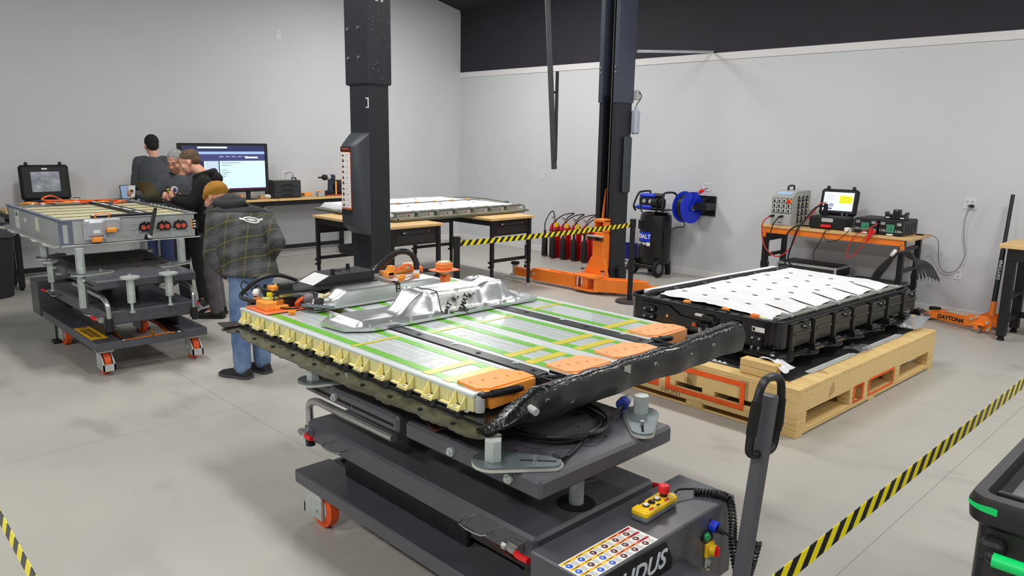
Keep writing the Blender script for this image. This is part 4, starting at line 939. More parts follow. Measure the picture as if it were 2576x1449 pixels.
sc1 = B().put(B().box(-.155, -.010, .10, .155, -.006, .345), m1).build('bagged_screen', M('bagged_screen', (128, 136, 146), .12, c2=(180, 186, 192), vs=8, bump=.8, bs=14, coat=1), lid1)
B().put(B().box(-.03, -.0065, .37, .03, -.0045, .388), m1).build('case_label', paper, lid1)
B().rbox(-.20, -.26, .10, .20, -.02, .108, .004).build('keyboard', M('keyboard_navy', (40, 42, 66), .5), rc1)
B().tube([(.25, -.1, .12), (.33, -.08, .12), (.34, -.04, .06), (.33, -.1, .003)], .004, 6, 5).build('case_cable', black, rc1)
# second laptop on the bench, black bar
l2 = thing('laptop', 'open laptop on the workbench in front of the man with his back turned', 'laptop', (-10.72, 3.5, .971))
B().rbox(-10.85, 3.36, .971, -10.62, 3.70, .988, .004).build('keyboard_base', black, l2)
B().put(B().rbox(-.17, 0, -.004, .17, .23, .004, .002), frame_m((-10.86, 3.53, .99), (0, 1, 0), (-.25, 0, 1))).build('screen', black, l2)
B().put(B().box(-.16, .012, .004, .16, .22, .0052), frame_m((-10.86, 3.53, .99), (0, 1, 0), (-.25, 0, 1))).build('display', em('laptop_lit', (120, 140, 170), .5), l2)
solo(B().rbox(-10.78, 3.02, .971, -10.66, 3.42, 1.05, .006), 'soundbar', black, 'long black box lying on the workbench left of the back-turned man', 'box')
# tool cabinet
tc_ = thing('tool_box', 'black three-drawer portable tool box on the workbench beside the monitor', 'tool box', (-10.7, 5.6, .971))
B().rbox(-10.86, 5.38, .972, -10.58, 5.84, 1.235, .012).build('box_body', M('toolbox_black', (40, 41, 44), .5), tc_)
for i in range(3):
    z = .985+i*.075; dr = B().rbox(-10.585, 5.40, z, -10.57, 5.815, z+.07, .004).build('drawer', M('drawer_black', (48, 50, 53), .5), tc_)
    B().prism([(5.53, z+.045), (5.68, z+.045), (5.70, z+.025), (5.51, z+.025)], 'x', -10.571, -10.562).build('drawer_pull', ink, dr)
B().tube([(-10.72, 5.76, 1.23), (-10.72, 5.77, 1.262), (-10.72, 5.82, 1.262), (-10.72, 5.84, 1.21)], .010, 8, 4).build('side_handle', black, tc_)
B().rbox(-10.84, 5.40, 1.235, -10.62, 5.72, 1.245, .004).build('lid_tray', lgrey, tc_)
# impact wrench
iw = thing('impact_wrench', 'cordless impact wrench standing on its battery on the workbench', 'power tool', (-10.62, 6.33, .971))
B().cyl((-10.62, 6.16, 1.262), (-10.62, 6.24, 1.262), .013, n=10).build('anvil', black, iw)
B().lathe([(.03, 0), (.045, .02), (.045, .06), (.038, .09)], (-10.62, 6.23, 1.262), 14, Matrix.Rotation(-PI/2, 3, 'X')).build('hammer_case', black, iw)
B().cyl((-10.62, 6.30, 1.262), (-10.62, 6.36, 1.262), .042, n=14).build('motor_ring', lgrey, iw)
B().rbox(-10.66, 6.345, 1.215, -10.58, 6.45, 1.305, .02).build('motor_housing', M('tool_navy', (36, 48, 66), .5), iw)
B().prism([(6.34, 1.22), (6.41, 1.23), (6.39, 1.06), (6.33, 1.06)], 'x', -10.645, -10.595).build('handle', MATS['tool_navy'], iw)
B().rbox(-10.66, 6.28, .971, -10.58, 6.42, 1.06, .012).build('battery', black, iw)
tbg = thing('tool_bag', 'black and orange tool bag beside the impact wrench', 'bag', (-10.7, 6.55, .971))
B().rbox(-10.82, 6.44, .971, -10.60, 6.80, 1.21, .05).build('bag_body', M('bag_black', (24, 23, 22), .8, bump=.4, bs=40), tbg)
B().rbox(-10.60, 6.44, .98, -10.594, 6.47, 1.20, .002).build('bag_piping', orangep, tbg)
# small parts heap on a tray, etc
ob = thing('parts_tray', 'tray of loose orange connectors on the workbench', 'tray', (-10.66, 5.98, .971))
B().rbox(-10.76, 5.86, .971, -10.58, 6.10, .985, .006).build('tray', lgrey, ob)
for i in range(14): B().rbox(-10.74+random.random()*.12, 5.89+random.random()*.16, .985, -10.70+random.random()*.12, 5.93+random.random()*.16, 1.01+random.random()*.03, .006).build('orange_clip', orangep if i % 3 else MATS['orange_cap'], ob)
cw = thing('relay_box', 'small white relay box with orange lid on the workbench', 'box', (-10.62, 6.18, .971))
B().rbox(-10.66, 6.13, .972, -10.58, 6.24, 1.04, .005).build('relay_body', lgrey, cw); B().rbox(-10.65, 6.14, 1.04, -10.59, 6.22, 1.055, .005).build('relay_lid', orangep, cw)
solo(B().prism([(-10.63, 6.26), (-10.56, 6.28), (-10.57, 6.56), (-10.63, 6.54)], 'z', .971, .990), 'insulating_mat', M('rust_mat', (190, 88, 54), .6), 'rust red mat under the wrench on the workbench', 'mat')
solo(B().rbox(-10.66, 5.17, .971, -10.58, 5.25, 1.03, .01), 'tape_carton', M('kraft', (196, 150, 92), .7), 'small kraft carton in front of the monitor', 'carton')
solo(B().ell((-10.62, 5.30, 1.005), (.05, .06, .034)), 'plastic_bag', M('milky_plastic', (225, 226, 224), .35, bump=.8, bs=30), 'crumpled clear plastic bag beside the tool box', 'bag')
ot = thing('orange_bin', 'orange parts bin on the workbench under the monitor', 'bin', (-10.6, 4.83, .971))
B().prism([(4.77, .971), (4.89, .971), (4.91, 1.05), (4.88, 1.05), (4.83, .99), (4.79, 1.05), (4.75, 1.05)], 'x', -10.66, -10.56).build('bin_shell', orangep, ot)
solo(B().tube([(-10.56, 5.45, .978), (-10.545, 5.44, .98), (-10.53, 5.40, .90), (-10.53, 5.2, .80), (-10.535, 5.13, .70), (-10.54, 5.2, .55), (-10.6, 5.3, .4)], .004, 6, 6), 'test_lead', black, 'thin black lead hanging off the workbench edge', 'cable')
# ---- bin with liner at the far left
tr_ = thing('trash_can', 'black trash can with a clear liner beside the far left bench', 'trash can', (-10.42, 1.70, 0))
B().lathe([(0, 0), (.25, 0), (.31, .78), (.325, .78), (.325, .82), (.30, .82), (.24, .03), (0, .03)], (-10.42, 1.70, 0), 24).build('can_body', M('can_black', (34, 36, 38), .6), tr_)
B().lathe([(.318, .70), (.338, .72), (.342, .80), (.334, .838), (.30, .83), (.29, .75)], (-10.42, 1.70, 0), 40).build('liner', M('liner_film', (70, 74, 78), .2, bump=1, bs=22, coat=.6), tr_, ang=70)
# ================================================================ pale battery pack on two tables
def table(label, X0, X1_, Y0, Y1, z):
    r = thing('work_table', label, 'table', ((X0+X1_)/2, (Y0+Y1)/2, 0))
    B().rbox(X0-.04, Y0-.02, z-.032, X1_+.04, Y1+.02, z, .004).build('worktop', wood_top, r)
    for x, s in ((X0, 1), (X1_, -1)):
        for y in (Y0+.03, Y1-.03):
            l = B().rbox(x-.022, y-.022, .30, x+.022, y+.022, z-.033, .003).rbox(x-.017, y-.017, .03, x+.017, y+.017, .32, .002).build('leg', black, r)
            B().lathe([(.03, 0), (.03, .008), (.012, .02), (.012, .034)], (x, y, 0), 12).build('levelling_foot', zinc, l)
            for zz2 in (.36, .30): B().cyl((x-.03, y-.032, zz2), (x-.03, y+.0, zz2), .013, n=8).build('adjuster_knob', black, l)
        pn = B().box(x-.006, Y0+.03, z-.23, x+.006, Y1-.03, z-.033).build('end_panel', black, r)
        B().rbox(x-.015, Y0+.04, .36, x+.015, Y1-.04, .40, .003).build('end_rail', black, r)
        if s < 0:
            B().rbox(x+.006, Y0+.16, z-.105, x+.02, Y1-.16, z-.065, .004).build('power_strip', M('strip_dark', (34, 34, 36), .5), pn)
            for k, yy in enumerate((Y0+.18, Y0+.205, Y1-.18)): B().cyl((x+.02, yy, z-.085), (x+.023, yy, z-.085), .007, n=8).build('strip_switch', (white, lgrey, redp)[k], pn)
            hl = B()
            for i in range(16):
                for j in range(4): hl.box(x+.006, Y0+.12+i*(Y1-Y0-.24)/15-.004, z-.20+j*.022, x+.0066, Y0+.12+i*(Y1-Y0-.24)/15+.004, z-.192+j*.022)
            hl.build('pegboard_holes', M('hole_grey', (120, 122, 126), .6), pn, kind='stuff')
    for y in (Y0+.03, Y1-.03): B().rbox(X0, y-.012, z-.10, X1_, y+.012, z-.033, .003).build('side_rail', black, r)
    return r
T1 = table('black folding work table with wooden top, nearer the lift column with the control cover', -8.52, -6.93, 4.88, 5.60, .925)
T2 = table('black folding work table with wooden top, nearer the fire extinguishers', -8.52, -6.93, 6.40, 7.12, .925)
solo(B().tube([(-6.90, 7.0, .80), (-6.885, 7.0, .66), (-6.885, 6.985, .52)], .006, 6, 4).tube([(-6.885, 6.985, .55), (-6.885, 6.99, .40), (-6.885, 6.98, .36), (-6.885, 6.99, .29)], lambda t: .014 if t < .6 else .005, 6, 6).rbox(-6.90, 6.975, .25, -6.87, 7.0, .29, .004), 'extension_cord', black, 'black power cord hanging from the end of the far table', 'cord')
solo(B().rbox(-8.2, 5.0, .47, -7.85, 5.5, .58, .02).rbox(-8.19, 4.99, .53, -7.84, 5.02, .57, .005).cyl((-8.0, 5.25, .58), (-8.0, 5.25, .80), .006, n=6), 'hanging_charger', M('charger_dark', (38, 40, 42), .5), 'dark slim charger box hung under the nearer work table', 'charger')
packC = thing('battery_pack', 'flat battery pack with a white blanket resting across two work tables', 'battery pack', (-8.2, 6.2, .925))
pf = M('pack_green_grey', (128, 128, 112), .5, var=.05)
cx0, cx1, cy0, cy1 = -9.02, -7.22, 5.18, 7.30
B().rbox(cx0, cy0, .927, cx1, cy1, .955, .008).build('tray', pf, packC)
B().rbox(cx1-.05, cy0, .945, cx1+.02, cy1, .972, .006).rbox(cx0, cy0-.03, .945, cx1+.02, cy0+.03, .972, .006).rbox(cx0, cy1-.03, .945, cx1+.02, cy1+.06, .972, .006).build('tray_flange', pf, packC)
for i in range(7):
    y = cy0+.06+i*.295
    md = B().rbox(cx1-.12, y, .955, cx1-.055, y+.25, 1.02, .004).build('module_end', M('module_end_grey', (190, 190, 178), .5), packC)
    B().box(cx1-.0545, y+.15, .98, cx1-.053, y+.175, 1.0).build('end_mark', M('mark_red', (150, 50, 44), .6), md)
    for q_ in range(6): B().box(cx1-.0545, y+.02+q_*.02, .97, cx1-.0535, y+.028+q_*.02, 1.01).build('end_slot', M('hole_grey', (120, 122, 126), .6), md)
    B().prism([(cx1-.12, 1.028), (cx1-.02, 1.015), (cx1+.0, .965), (cx1+.015, .965), (cx1-.005, 1.03), (cx1-.12, 1.04)], 'y', y+.262, y+.285).build('clamp_strap', pf, packC)
B().rbox(cx1-.14, cy0+.02, 1.015, cx1-.045, cy1-.02, 1.034, .008).build('front_duct', M('duct_grey', (92, 94, 90), .5), packC)
B().grid(44, 44, lambda u, v: (cx0+.05+u*(cx1-cx0-.17), cy0+.03+v*(cy1-cy0-.08), 1.036+.014*math.sin(PI*u)*math.sin(PI*v)+.006*noise.noise((u*7, v*7, 0))-(.06 if u in (0, 1) or v in (0, 1) else 0))).build('white_blanket', M('felt_white', (228, 230, 232), .9, bump=.3, bs=80), packC, ang=80)
for i in range(6): B().rbox(-8.10, 5.5+i*.3, 1.046, -8.05, 5.56+i*.3, 1.068, .006).build('orange_clip', orangep, packC)
B().tube([(-8.03, 5.3+i*.1, 1.058+.004*math.sin(i*2.1)) for i in range(20)], .007, 6).build('cable_run', M('cable_grey', (120, 120, 116), .5), packC)
for (x, y) in ((-7.75, 5.75), (-7.8, 6.3), (-7.7, 6.8), (-8.5, 5.8), (-8.6, 6.5)): B().cyl((x, y, 1.052), (x, y, 1.0565), .018, n=10).build('blanket_hole', M('hole_dark', (70, 74, 80), .7), packC)
B().tube([(-8.9, 7.1, 1.0), (-8.4, 7.28, 1.06), (-7.8, 7.32, 1.05), (-7.4, 7.33, 1.0)], .012, 6, 8).build('edge_harness', MATS['cable_grey'], packC)
B().rbox(-7.62, 7.28, .972, -7.56, 7.33, 1.06, .006).build('edge_connector', grey, packC)
# ================================================================ belt barriers
def stripe(axis):
    m, N, L, p, tc, sp = node_mat('hazard_'+axis, .4)
    s = nmath(N, L, 'ADD', sp.outputs[axis], nmath(N, L, 'MULTIPLY', sp.outputs['Z'], -.9)); f = nmath(N, L, 'FRACT', nmath(N, L, 'DIVIDE', s, .086)); g = nmath(N, L, 'GREATER_THAN', f, .5)
    L.new(mixc(N, L, g, rgb(255, 238, 0), rgb(24, 22, 22)), p.inputs['Base Color']); return m
hz = stripe('Y'); hzx = stripe('X')
def belt(p0, p1, label, h=.05, sag=.01, m_=None):
    p0 = Vector(p0); p1 = Vector(p1); n = 20; rg = []
    d = (p1-p0).normalized(); nn = Vector((d.y, -d.x, 0))*.0008
    for i in range(n+1):
        t = i/n; p = p0.lerp(p1, t)-Vector((0, 0, sag*4*t*(1-t)))
        rg.append([p+nn-Vector((0, 0, h/2)), p+nn+Vector((0, 0, h/2)), p-nn+Vector((0, 0, h/2)), p-nn-Vector((0, 0, h/2))])
    return solo(B().loft(rg), 'barrier_belt', m_ or hz, label, 'barrier tape')
def stanchion(x, y, label, h=1.0):
    s = thing('stanchion', label, 'stanchion', (x, y, 0))
    B().lathe([(0, 0), (.17, 0), (.17, .012), (.165, .022), (.05, .03), (0, .03)], (x, y, 0), 28).build('base', M('stanchion_base', (52, 52, 52), .55), s)
    B().cyl((x, y, .03), (x, y, h-.1), .031, n=20).build('post', black, s)
    B().lathe([(.036, h-.1), (.037, h-.004), (.033, h), (0, h)], (x, y, 0), 20).build('belt_head', black, s)
stanchion(-5.38, 7.25, 'black belt stanchion in front of the orange swing arm')
stanchion(-5.40, 4.56, 'black belt stanchion behind the taped battery pack')
belt((-5.385, 7.215, .93), (-5.395, 4.60, .93), 'yellow and black striped belt stretched before the fire extinguishers')
belt((-.67, 4.9, .93), (-.69, .35, .93), 'yellow and black striped belt across the lower right corner', sag=.0)
belt((-2.9, .34, .93), (-1.1, .30, .93), 'yellow and black striped belt at the lower left corner', sag=.0, m_=hzx)
stanchion(-.67, 4.935, 'black belt stanchion beyond the right edge by the tool cart'); stanchion(-.69, .315, 'black belt stanchion nearest the camera')
stanchion(-2.935, .34, 'black belt stanchion beyond the left edge')
# ================================================================ fire extinguishers
def extinguisher(x, y, label, horn, ang):
    e = thing('fire_extinguisher', label, 'fire extinguisher', (x, y, 0), group='red extinguishers in a row by the right wall')
    B().lathe([(0, 0), (.085, 0), (.09, .01), (.09, .46), (.082, .51), (.055, .555), (.025, .57), (.022, .60), (0, .60)], (x, y, 0), 22).build('cylinder', red, e)
    v = B().cyl((x, y, .59), (x, y, .63), .020, n=12).rbox(x-.012, y-.03, .62, x+.012, y+.03, .64, .003).build('valve', chrome, e)
    B().prism([(y-.02, .638), (y+.0, .645), (y-.09, .68), (y-.10, .67)], 'x', x-.009, x+.009).prism([(y-.02, .63), (y-.10, .635), (y-.10, .645), (y-.02, .64)], 'x', x-.009, x+.009).build('lever', lgrey, v)
    B().rbox(x+.02, y-.095, .26, x+.075, y-.075, .42, .002).build('paper_tag', M('tag_yellow', (235, 215, 40), .6), e) if False else None
    B().put(B().grid(8, 2, lambda u, w: (.0912*math.cos(-1.75+u*.9), .0912*math.sin(-1.75+u*.9), .29+w*.13)), T(x, y, 0)).build('instruction_label', paper, e)
    hx, hy = horn
    B().lathe([(0, 0), (.05, 0), (.052, .01), (.046, .30), (.028, .335), (.02, .345), (.02, .42), (0, .42)], (hx, hy, .02), 18).build('horn', blackm, e)
    B().tube([(x, y, .615), (x+.05*math.cos(ang), y+.05*math.sin(ang), .68), (x+.14*math.cos(ang), y+.14*math.sin(ang), .74), ((x+hx)/2+.05*math.cos(ang), (y+hy)/2+.02, .70), (hx, hy, .56), (hx, hy, .43)], .009, 8, 7).build('hose', black, e)
    B().put(B().box(-.03, -.002, -.04, .03, .002, .035), T(x+.07, y-.05, .545) @ Matrix.Rotation(.6, 4, 'Z')).build('inspection_tag', M('tag_yellow', (235, 215, 40), .6), e)
    B().tube([(x+.094*math.cos(a), y+.094*math.sin(a), .45) for a in [2*PI*i/20 for i in range(20)]], .006, 6, closed=True).build('strap', black, e)
EL = ['leftmost of the row', 'second from the left', 'in the middle of the row', 'second from the right', 'rightmost, next to the lift column']
for i, (x, y) in enumerate(((-8.38, 9.18), (-8.17, 9.2), (-7.96, 9.22), (-7.74, 9.22), (-7.53, 9.24))):
    extinguisher(x, y, 'red fire extinguisher with black horn, '+EL[i], ((-8.49, 9.06), (-8.29, 9.03), (-8.08, 9.05), (-7.87, 9.07), (-7.65, 9.07))[i], (2.6, .4, .2, .8, -.3)[i])
# ================================================================ compressor, hose reel, bucket
ac = thing('air_compressor', 'tall black upright air compressor with blue motor shroud by the right wall', 'air compressor', (-6.31, 9.10, 0))
CX, CY_ = -6.31, 9.10
ac.scale = (.9, .9, .95); ac.location.x = -6.35
tk = B().lathe([(0, .14), (.20, .15), (.245, .19), (.25, .22), (.25, .86), (.24, .91), (.19, .945), (0, .955)], (CX, CY_, 0), 30).build('tank', M('tank_black', (24, 24, 25), .32), ac)
def on_cyl(a0, a1, z0, z1, r, n=10): return B().grid(n, 2, lambda u, w: (CX+r*math.cos(a0+(a1-a0)*u), CY_+r*math.sin(a0+(a1-a0)*u), z0+(z1-z0)*w))
on_cyl(-2.45, -1.25, .52, .66, .2515).build('brand_panel', blue, tk)
on_cyl(-2.45, -1.25, .455, .515, .2515).build('tech_panel', ink, tk)
on_cyl(-1.5, -1.26, .458, .512, .252).build('tech_box', paper, tk)
for s_, size, zc_, a0, da in (('KOBALT', .088, .592, -2.36, .205), ('QUIET TECH', .044, .486, -2.42, .098)):
    for i, ch in enumerate(s_):
        if ch == ' ': continue
        a = a0+i*da
        text(ch, size, white, tk, (CX+.2525*math.cos(a), CY_+.2525*math.sin(a), zc_), (-math.sin(a), math.cos(a), 0), (0, 0, 1), .0008, bold=.002)
B().rbox(CX-.16, CY_-.255, .70, CX-.08, CY_-.225, .84, .01).build('badge', black, tk)
wm = B().lathe([(.03, -.03), (.075, -.025), (.10, -.035), (.125, -.03), (.13, 0), (.125, .03), (.10, .035), (.075, .025), (.03, .03)], (0, 0, 0), 24, Matrix.Rotation(PI/2, 3, 'Y') @ Matrix.Rotation(0, 3, 'X')).mesh('wheel', rubber)
hbm = B().lathe([(0, -.036), (.03, -.034), (.072, -.026), (.078, 0), (.072, .026), (.03, .034), (0, .036)], (0, 0, 0), 20, Matrix.Rotation(PI/2, 3, 'Y')).mesh('hub', M('hub_grey', (120, 120, 122), .4, .5))
for x in (-6.56, -6.08):
    w_ = rep('wheel', wm, ac, [(x, 8.89, .13)], [(0, 0, -.0)])[0]; link('hub', hbm, w_)
B().cyl((-6.56, 8.89, .13), (-6.08, 8.89, .13), .012, n=8).rbox(-6.52, 8.86, .12, -6.10, 8.98, .17, .006).build('axle', black, ac)
for s in (-1, 1): B().prism([(9.18, .22), (9.27, .22), (9.29, 0), (9.23, 0)], 'x', CX+s*.17-.03, CX+s*.17+.03).build('foot', rubber, ac)
B().rbox(-6.58, 8.95, .985, -6.06, 9.25, 1.0, .005).build('motor_deck', black, ac)
for s in (-1, 1):
    B().tube([(CX+s*.26, 8.90, .97), (CX+s*.27, 8.86, 1.05), (CX+s*.24, 8.93, 1.22), (CX+s*.22, 9.0, 1.25), (CX+s*.22, 9.2, 1.25), (CX+s*.25, 9.27, 1.2), (CX+s*.26, 9.27, .99)], .016, 8, 6).build('roll_bar', black, ac)
B().cyl((CX-.26, 8.88, 1.02), (CX+.26, 8.88, 1.02), .014, n=8).build('front_bar', black, ac)
B().rbox(CX-.24, 8.86, 1.0, CX+.06, 8.92, 1.06, .02).build('lower_shroud', blue, ac); B().rbox(CX-.22, 8.90, 1.17, CX+.08, 9.16, 1.225, .025).build('upper_shroud', blue, ac)
B().rbox(CX-.2, 8.90, 1.06, CX+.05, 8.93, 1.17, .006).build('gauge_panel', blackm, ac)
for dx in (-.10, .02): B().cyl((CX+dx, 8.90, 1.12), (CX+dx, 8.885, 1.12), .03, n=16).build('gauge', M('gauge_face', (205, 210, 214), .3), ac)
B().cyl((CX+.03, 8.95, 1.10), (CX+.22, 8.95, 1.10), .075, n=18).cyl((CX+.16, 8.90, 1.10), (CX+.175, 8.90, 1.10), .085, n=20).build('motor', blackm, ac)
B().rbox(CX-.15, 9.0, 1.0, CX+.12, 9.2, 1.16, .03).build('pump_head', M('pump_grey', (60, 60, 62), .45, .5), ac)
B().cyl((CX+.02, 9.0, 1.2), (CX+.18, 9.0, 1.2), .04, n=14).build('air_filter', black, ac)
B().tube([(CX+.20, 8.90, 1.02), (CX+.05, 8.83, .93), (CX-.10, 8.84, .97), (CX-.14, 8.86, 1.10), (CX-.08, 8.86, 1.18)], .011, 8, 8).build('discharge_hose', black, ac)
B().tube([(CX+.12, 8.86, .95), (CX+.15, 8.86, .75), (CX+.23, 8.98, .68), (CX+.26, 9.0, .5), (CX+.28, 9.02, .42)], .006, 6, 8).build('air_line', black, ac)
hr = thing('hose_reel', 'blue wall-mounted hose reel with black hose beside the compressor', 'hose reel', (-5.85, 9.2, .75))
MR = Matrix.Translation((-5.90, 9.20, 1.0)) @ Matrix.Rotation(math.radians(-12), 4, 'Z') @ Matrix.Rotation(PI/2, 4, 'Y')
for z in (-.075, .075): B().put(B().lathe([(.05, z-.004), (.20, z-.004), (.215, z-.010 if z < 0 else z+.010), (.22, z), (.20, z+.004), (.05, z+.004)], (0, 0, 0), 32), MR).build('reel_disc', blue, hr)
hh = []
for k in range(7):
    for i in range(20): hh.append(MR @ Vector((.165*math.cos(2*PI*i/20), .165*math.sin(2*PI*i/20), -.055+.0165*(k+i/20))))
B().tube(hh, .012, 7).build('wound_hose', black, hr)
B().put(B().cyl((0, 0, -.07), (0, 0, .07), .15, n=20), MR).build('drum', black, hr)
B().put(B().prism([(-.05, -.03), (.0, -.045), (.05, -.02), (.20, .10), (.17, .15), (.02, .045), (-.05, .03)], 'z', .088, .10), MR @ Matrix.Rotation(2.2, 4, 'Z')).build('guide_arm', blue, hr)
B().put(B().cyl((0, 0, .09), (0, 0, .115), .035, n=14), MR).build('axle_cap', chrome, hr)
B().rbox(-5.72, 9.26, .92, -5.70, 9.44, 1.12, .004).rbox(-5.90, 9.425, .88, -5.60, 9.449, 1.16, .004).rbox(-5.80, 9.20, .97, -5.60, 9.43, 1.07, .004).build('wall_bracket', black, hr)
B().tube([(-5.90, 9.12, .80), (-5.88, 9.12, .74), (-6.05, 9.16, .70), (-6.10, 9.12, .66), (-6.06, 9.05, .55), (-6.07, 9.02, .47), (-6.05, 9.0, .42)], .007, 6, 8).build('hose_tail', black, hr)
B().tube([(-5.78, 9.28, 1.20), (-5.74, 9.34, 1.24), (-5.73, 9.40, 1.27)], .006, 6, 5).build('power_cord', black, hr)
B().put(B().box(-.04, -.001, -.025, .04, .001, .025), T(-5.76, 9.30, 1.225) @ Matrix.Rotation(-.5, 4, 'Y')).build('warning_tag', redp, hr)
bu = thing('bucket', 'blue plastic bucket with black lettering standing behind the lift column', 'bucket', (-6.93, 9.25, 0))
B().lathe([(0, 0), (.13, 0), (.145, .30), (.155, .30), (.155, .33), (.147, .33), (.15, .37), (.143, .37), (.125, .02), (0, .02)], (-6.93, 9.25, 0), 26).build('shell', M('bucket_blue', (22, 32, 130), .4), bu)
B().lathe([(.134, .02), (.1425, .16)], (-6.93, 9.25, 0), 26).build('printed_band', M('band_grey', (122, 124, 130), .5), bu)
for i, ch in enumerate('QUT'): 
    a = -1.15+i*.42; text(ch, .10, white, bu, (-6.93+.143*math.cos(a), 9.25+.143*math.sin(a), .12), (-math.sin(a), math.cos(a), 0), (0, 0, 1), .001, bold=.002)
# ================================================================ pallet and the black pack on it
pine = node_mat('pine', .6)
def _pine():
    m, N, L, p, tc, sp = pine
    oi = N.new('ShaderNodeObjectInfo')
    n = noise_n(N, L, tc.outputs['Object'], 5, 5, (1.2, 8, 10)); k = noise_n(N, L, tc.outputs['Object'], 3.2, 2)
    c = mixc(N, L, n, rgb(206, 168, 100), rgb(244, 218, 158)); c = mixc(N, L, nmath(N, L, 'MULTIPLY', oi.outputs['Random'], .35), c, rgb(202, 160, 92))
    kn = nmath(N, L, 'GREATER_THAN', k, .71); c = mixc(N, L, nmath(N, L, 'MULTIPLY', kn, .5), c, rgb(140, 92, 46))
    L.new(c, p.inputs['Base Color']); return m
pine = _pine()
spray = M('orange_spray', (246, 92, 20), .6, var=.08, vs=12)
pa = thing('pallet', 'heavy new pine pallet with orange sprayed fork openings under the black battery', 'pallet', (-2.04, 4.615, 0), math.radians(-1.3), world=False)
PW, PL = 1.62, 2.47   # extends to -x and +y
nb = 27
for i in range(nb):
    y = i*PL/nb; me = B().rbox(-PW, y+.001, .301, 0, y+PL/nb-.001, .335+.002*random.random(), .003)
    d_ = me.build('deck_board', pine, pa)
for x in (-.045, -.40, -.81, -1.2, -PW+.045): B().rbox(x-.045, 0, .165, x+.045, PL, .301, .004).build('beam', pine, pa)
for y in (.0, ): 
    B().rbox(-PW+.09, y, .165, -.09, y+.045, .30, .003).build('end_beam', pine, pa)
for j, yb in enumerate((.0, .80, 1.02, 1.62, 2.34)):
    wd = (.13, .09, .09, .10, .13)[j]
    for k, xb in enumerate((-.09, -.72, -1.05, -PW)):
        wx = (.09, .10, .10, .09)[k]
        for q_ in range(3): B().rbox(xb, yb, .05+q_*.0385, xb+wx, yb+wd, .0875+q_*.0385, .003).build('block_piece', pine, pa)
for k, xb in enumerate((-.14, -.85, -PW)): B().rbox(xb, .0, .012, xb+.14, PL, .05, .004).build('bottom_board', pine, pa)
for y in (.0, 1.15, PL-.1): B().rbox(-PW, y, 0, 0, y+.10, .013, .003).build('skid', pine, pa)
B().rbox(-PW, -.002, .05, -.14, .030, .088, .003).rbox(-PW, -.002, .09, -.14, .028, .125, .003).build('front_board', pine, pa)
# orange outlines: front face and long face
def outl(a0, a1, z0, z1, w, face):
    for (p0, p1, q0, q1) in ((a0, a1, z0-w, z0), (a0, a1, z1, z1+w), (a0-w, a0, z0-w, z1+w), (a1, a1+w, z0-w, z1+w)):
        b_ = B().box(p0, -.0045, q0, p1, -.002, q1) if face == 'y' else B().box(.0005, p0, q0, .002, p1, q1)
        b_.build('sprayed_outline', spray, pa)
outl(-1.42, -1.13, .125, .255, .035, 'y'); outl(-1.0, -.42, .125, .255, .035, 'y')
B().rbox(-1.12, -.003, .05, -1.03, .05, .30, .003).build('front_post', pine, pa)
outl(.88, 1.0, .062, .165, .014, 'x'); 
for (ya, yb) in ((.92, 1.01), ): pass
outl(1.14, 1.58, .062, .165, .018, 'x'); outl(.86, 1.02, .062, .165, .012, 'x')
text('FRONT', .055, ink, pa, (-.98, -.0026, .073), (1, 0, 0), (0, 0, 1), .0008, bold=-.001)
for (xx, yy) in ((-.34, .10), (-.30, 2.42), (-1.5, .15), (-1.5, 2.3)):
    for q_ in range(2): B().rbox(xx-.13, yy-.045, .338+q_*.052, xx+.13, yy+.045, .388+q_*.052, .004).build('spacer_block', pine, pa)
sheet = B().grid(30, 40, lambda u, v: (-PW+.02+u*(PW-.15), .12+v*(PL-.2), .3385+.006*max(0, noise.noise((u*6, v*9, 0))))).build('liner_sheet', M('liner_black', (34, 34, 36), .5, bump=.5, bs=30), pa, ang=80)
for (ya, yb) in ((.40, 1.15), (1.33, 2.05)):
    an = B().box(-.155, ya, .3395, -.115, yb, .3425).build('metal_edging', lgrey, pa)
    for i in range(int((yb-ya)/.03)): B().rbox(-.165, ya+i*.03, .342, -.150, ya+.016+i*.03, .347, .002).build('edging_tooth', paper, an)
ef = B().box(-1.35, .135, .3395, -.62, .155, .3425).build('metal_edging', lgrey, pa)
for i in range(18): B().rbox(-1.34+i*.04, .155, .342, -1.318+i*.04, .167, .347, .002).build('edging_tooth', paper, ef)
film = M('clear_film', (170, 175, 180), .12, alpha=.45, coat=1, bump=.8, bs=20)
B().grid(14, 10, lambda u, v: (-.36+v*.20+.02*math.sin(u*7), .10+u*.14+.02*math.sin(v*5), .452+.012*math.sin(u*9+v*4)-.045*v*v)).build('film_scrap', M('white_film', (226, 226, 226), .3, bump=.9, bs=25), pa, ang=80)
B().grid(12, 10, lambda u, v: (-.25+v*.16, 1.18+u*.22, .345+.02*abs(math.sin(u*6+v*3)))).build('film_scrap', film, pa, ang=80)
B().loft([[(-.33+.02, 2.25, .46), (-.05, 2.44, .45), (-.05, 2.44, .452), (-.33+.02, 2.25, .462)], [(-.22, 2.18, .37), (-.08, 2.25, .36), (-.08, 2.25, .362), (-.22, 2.18, .372)]]).build('film_flap', film, pa)
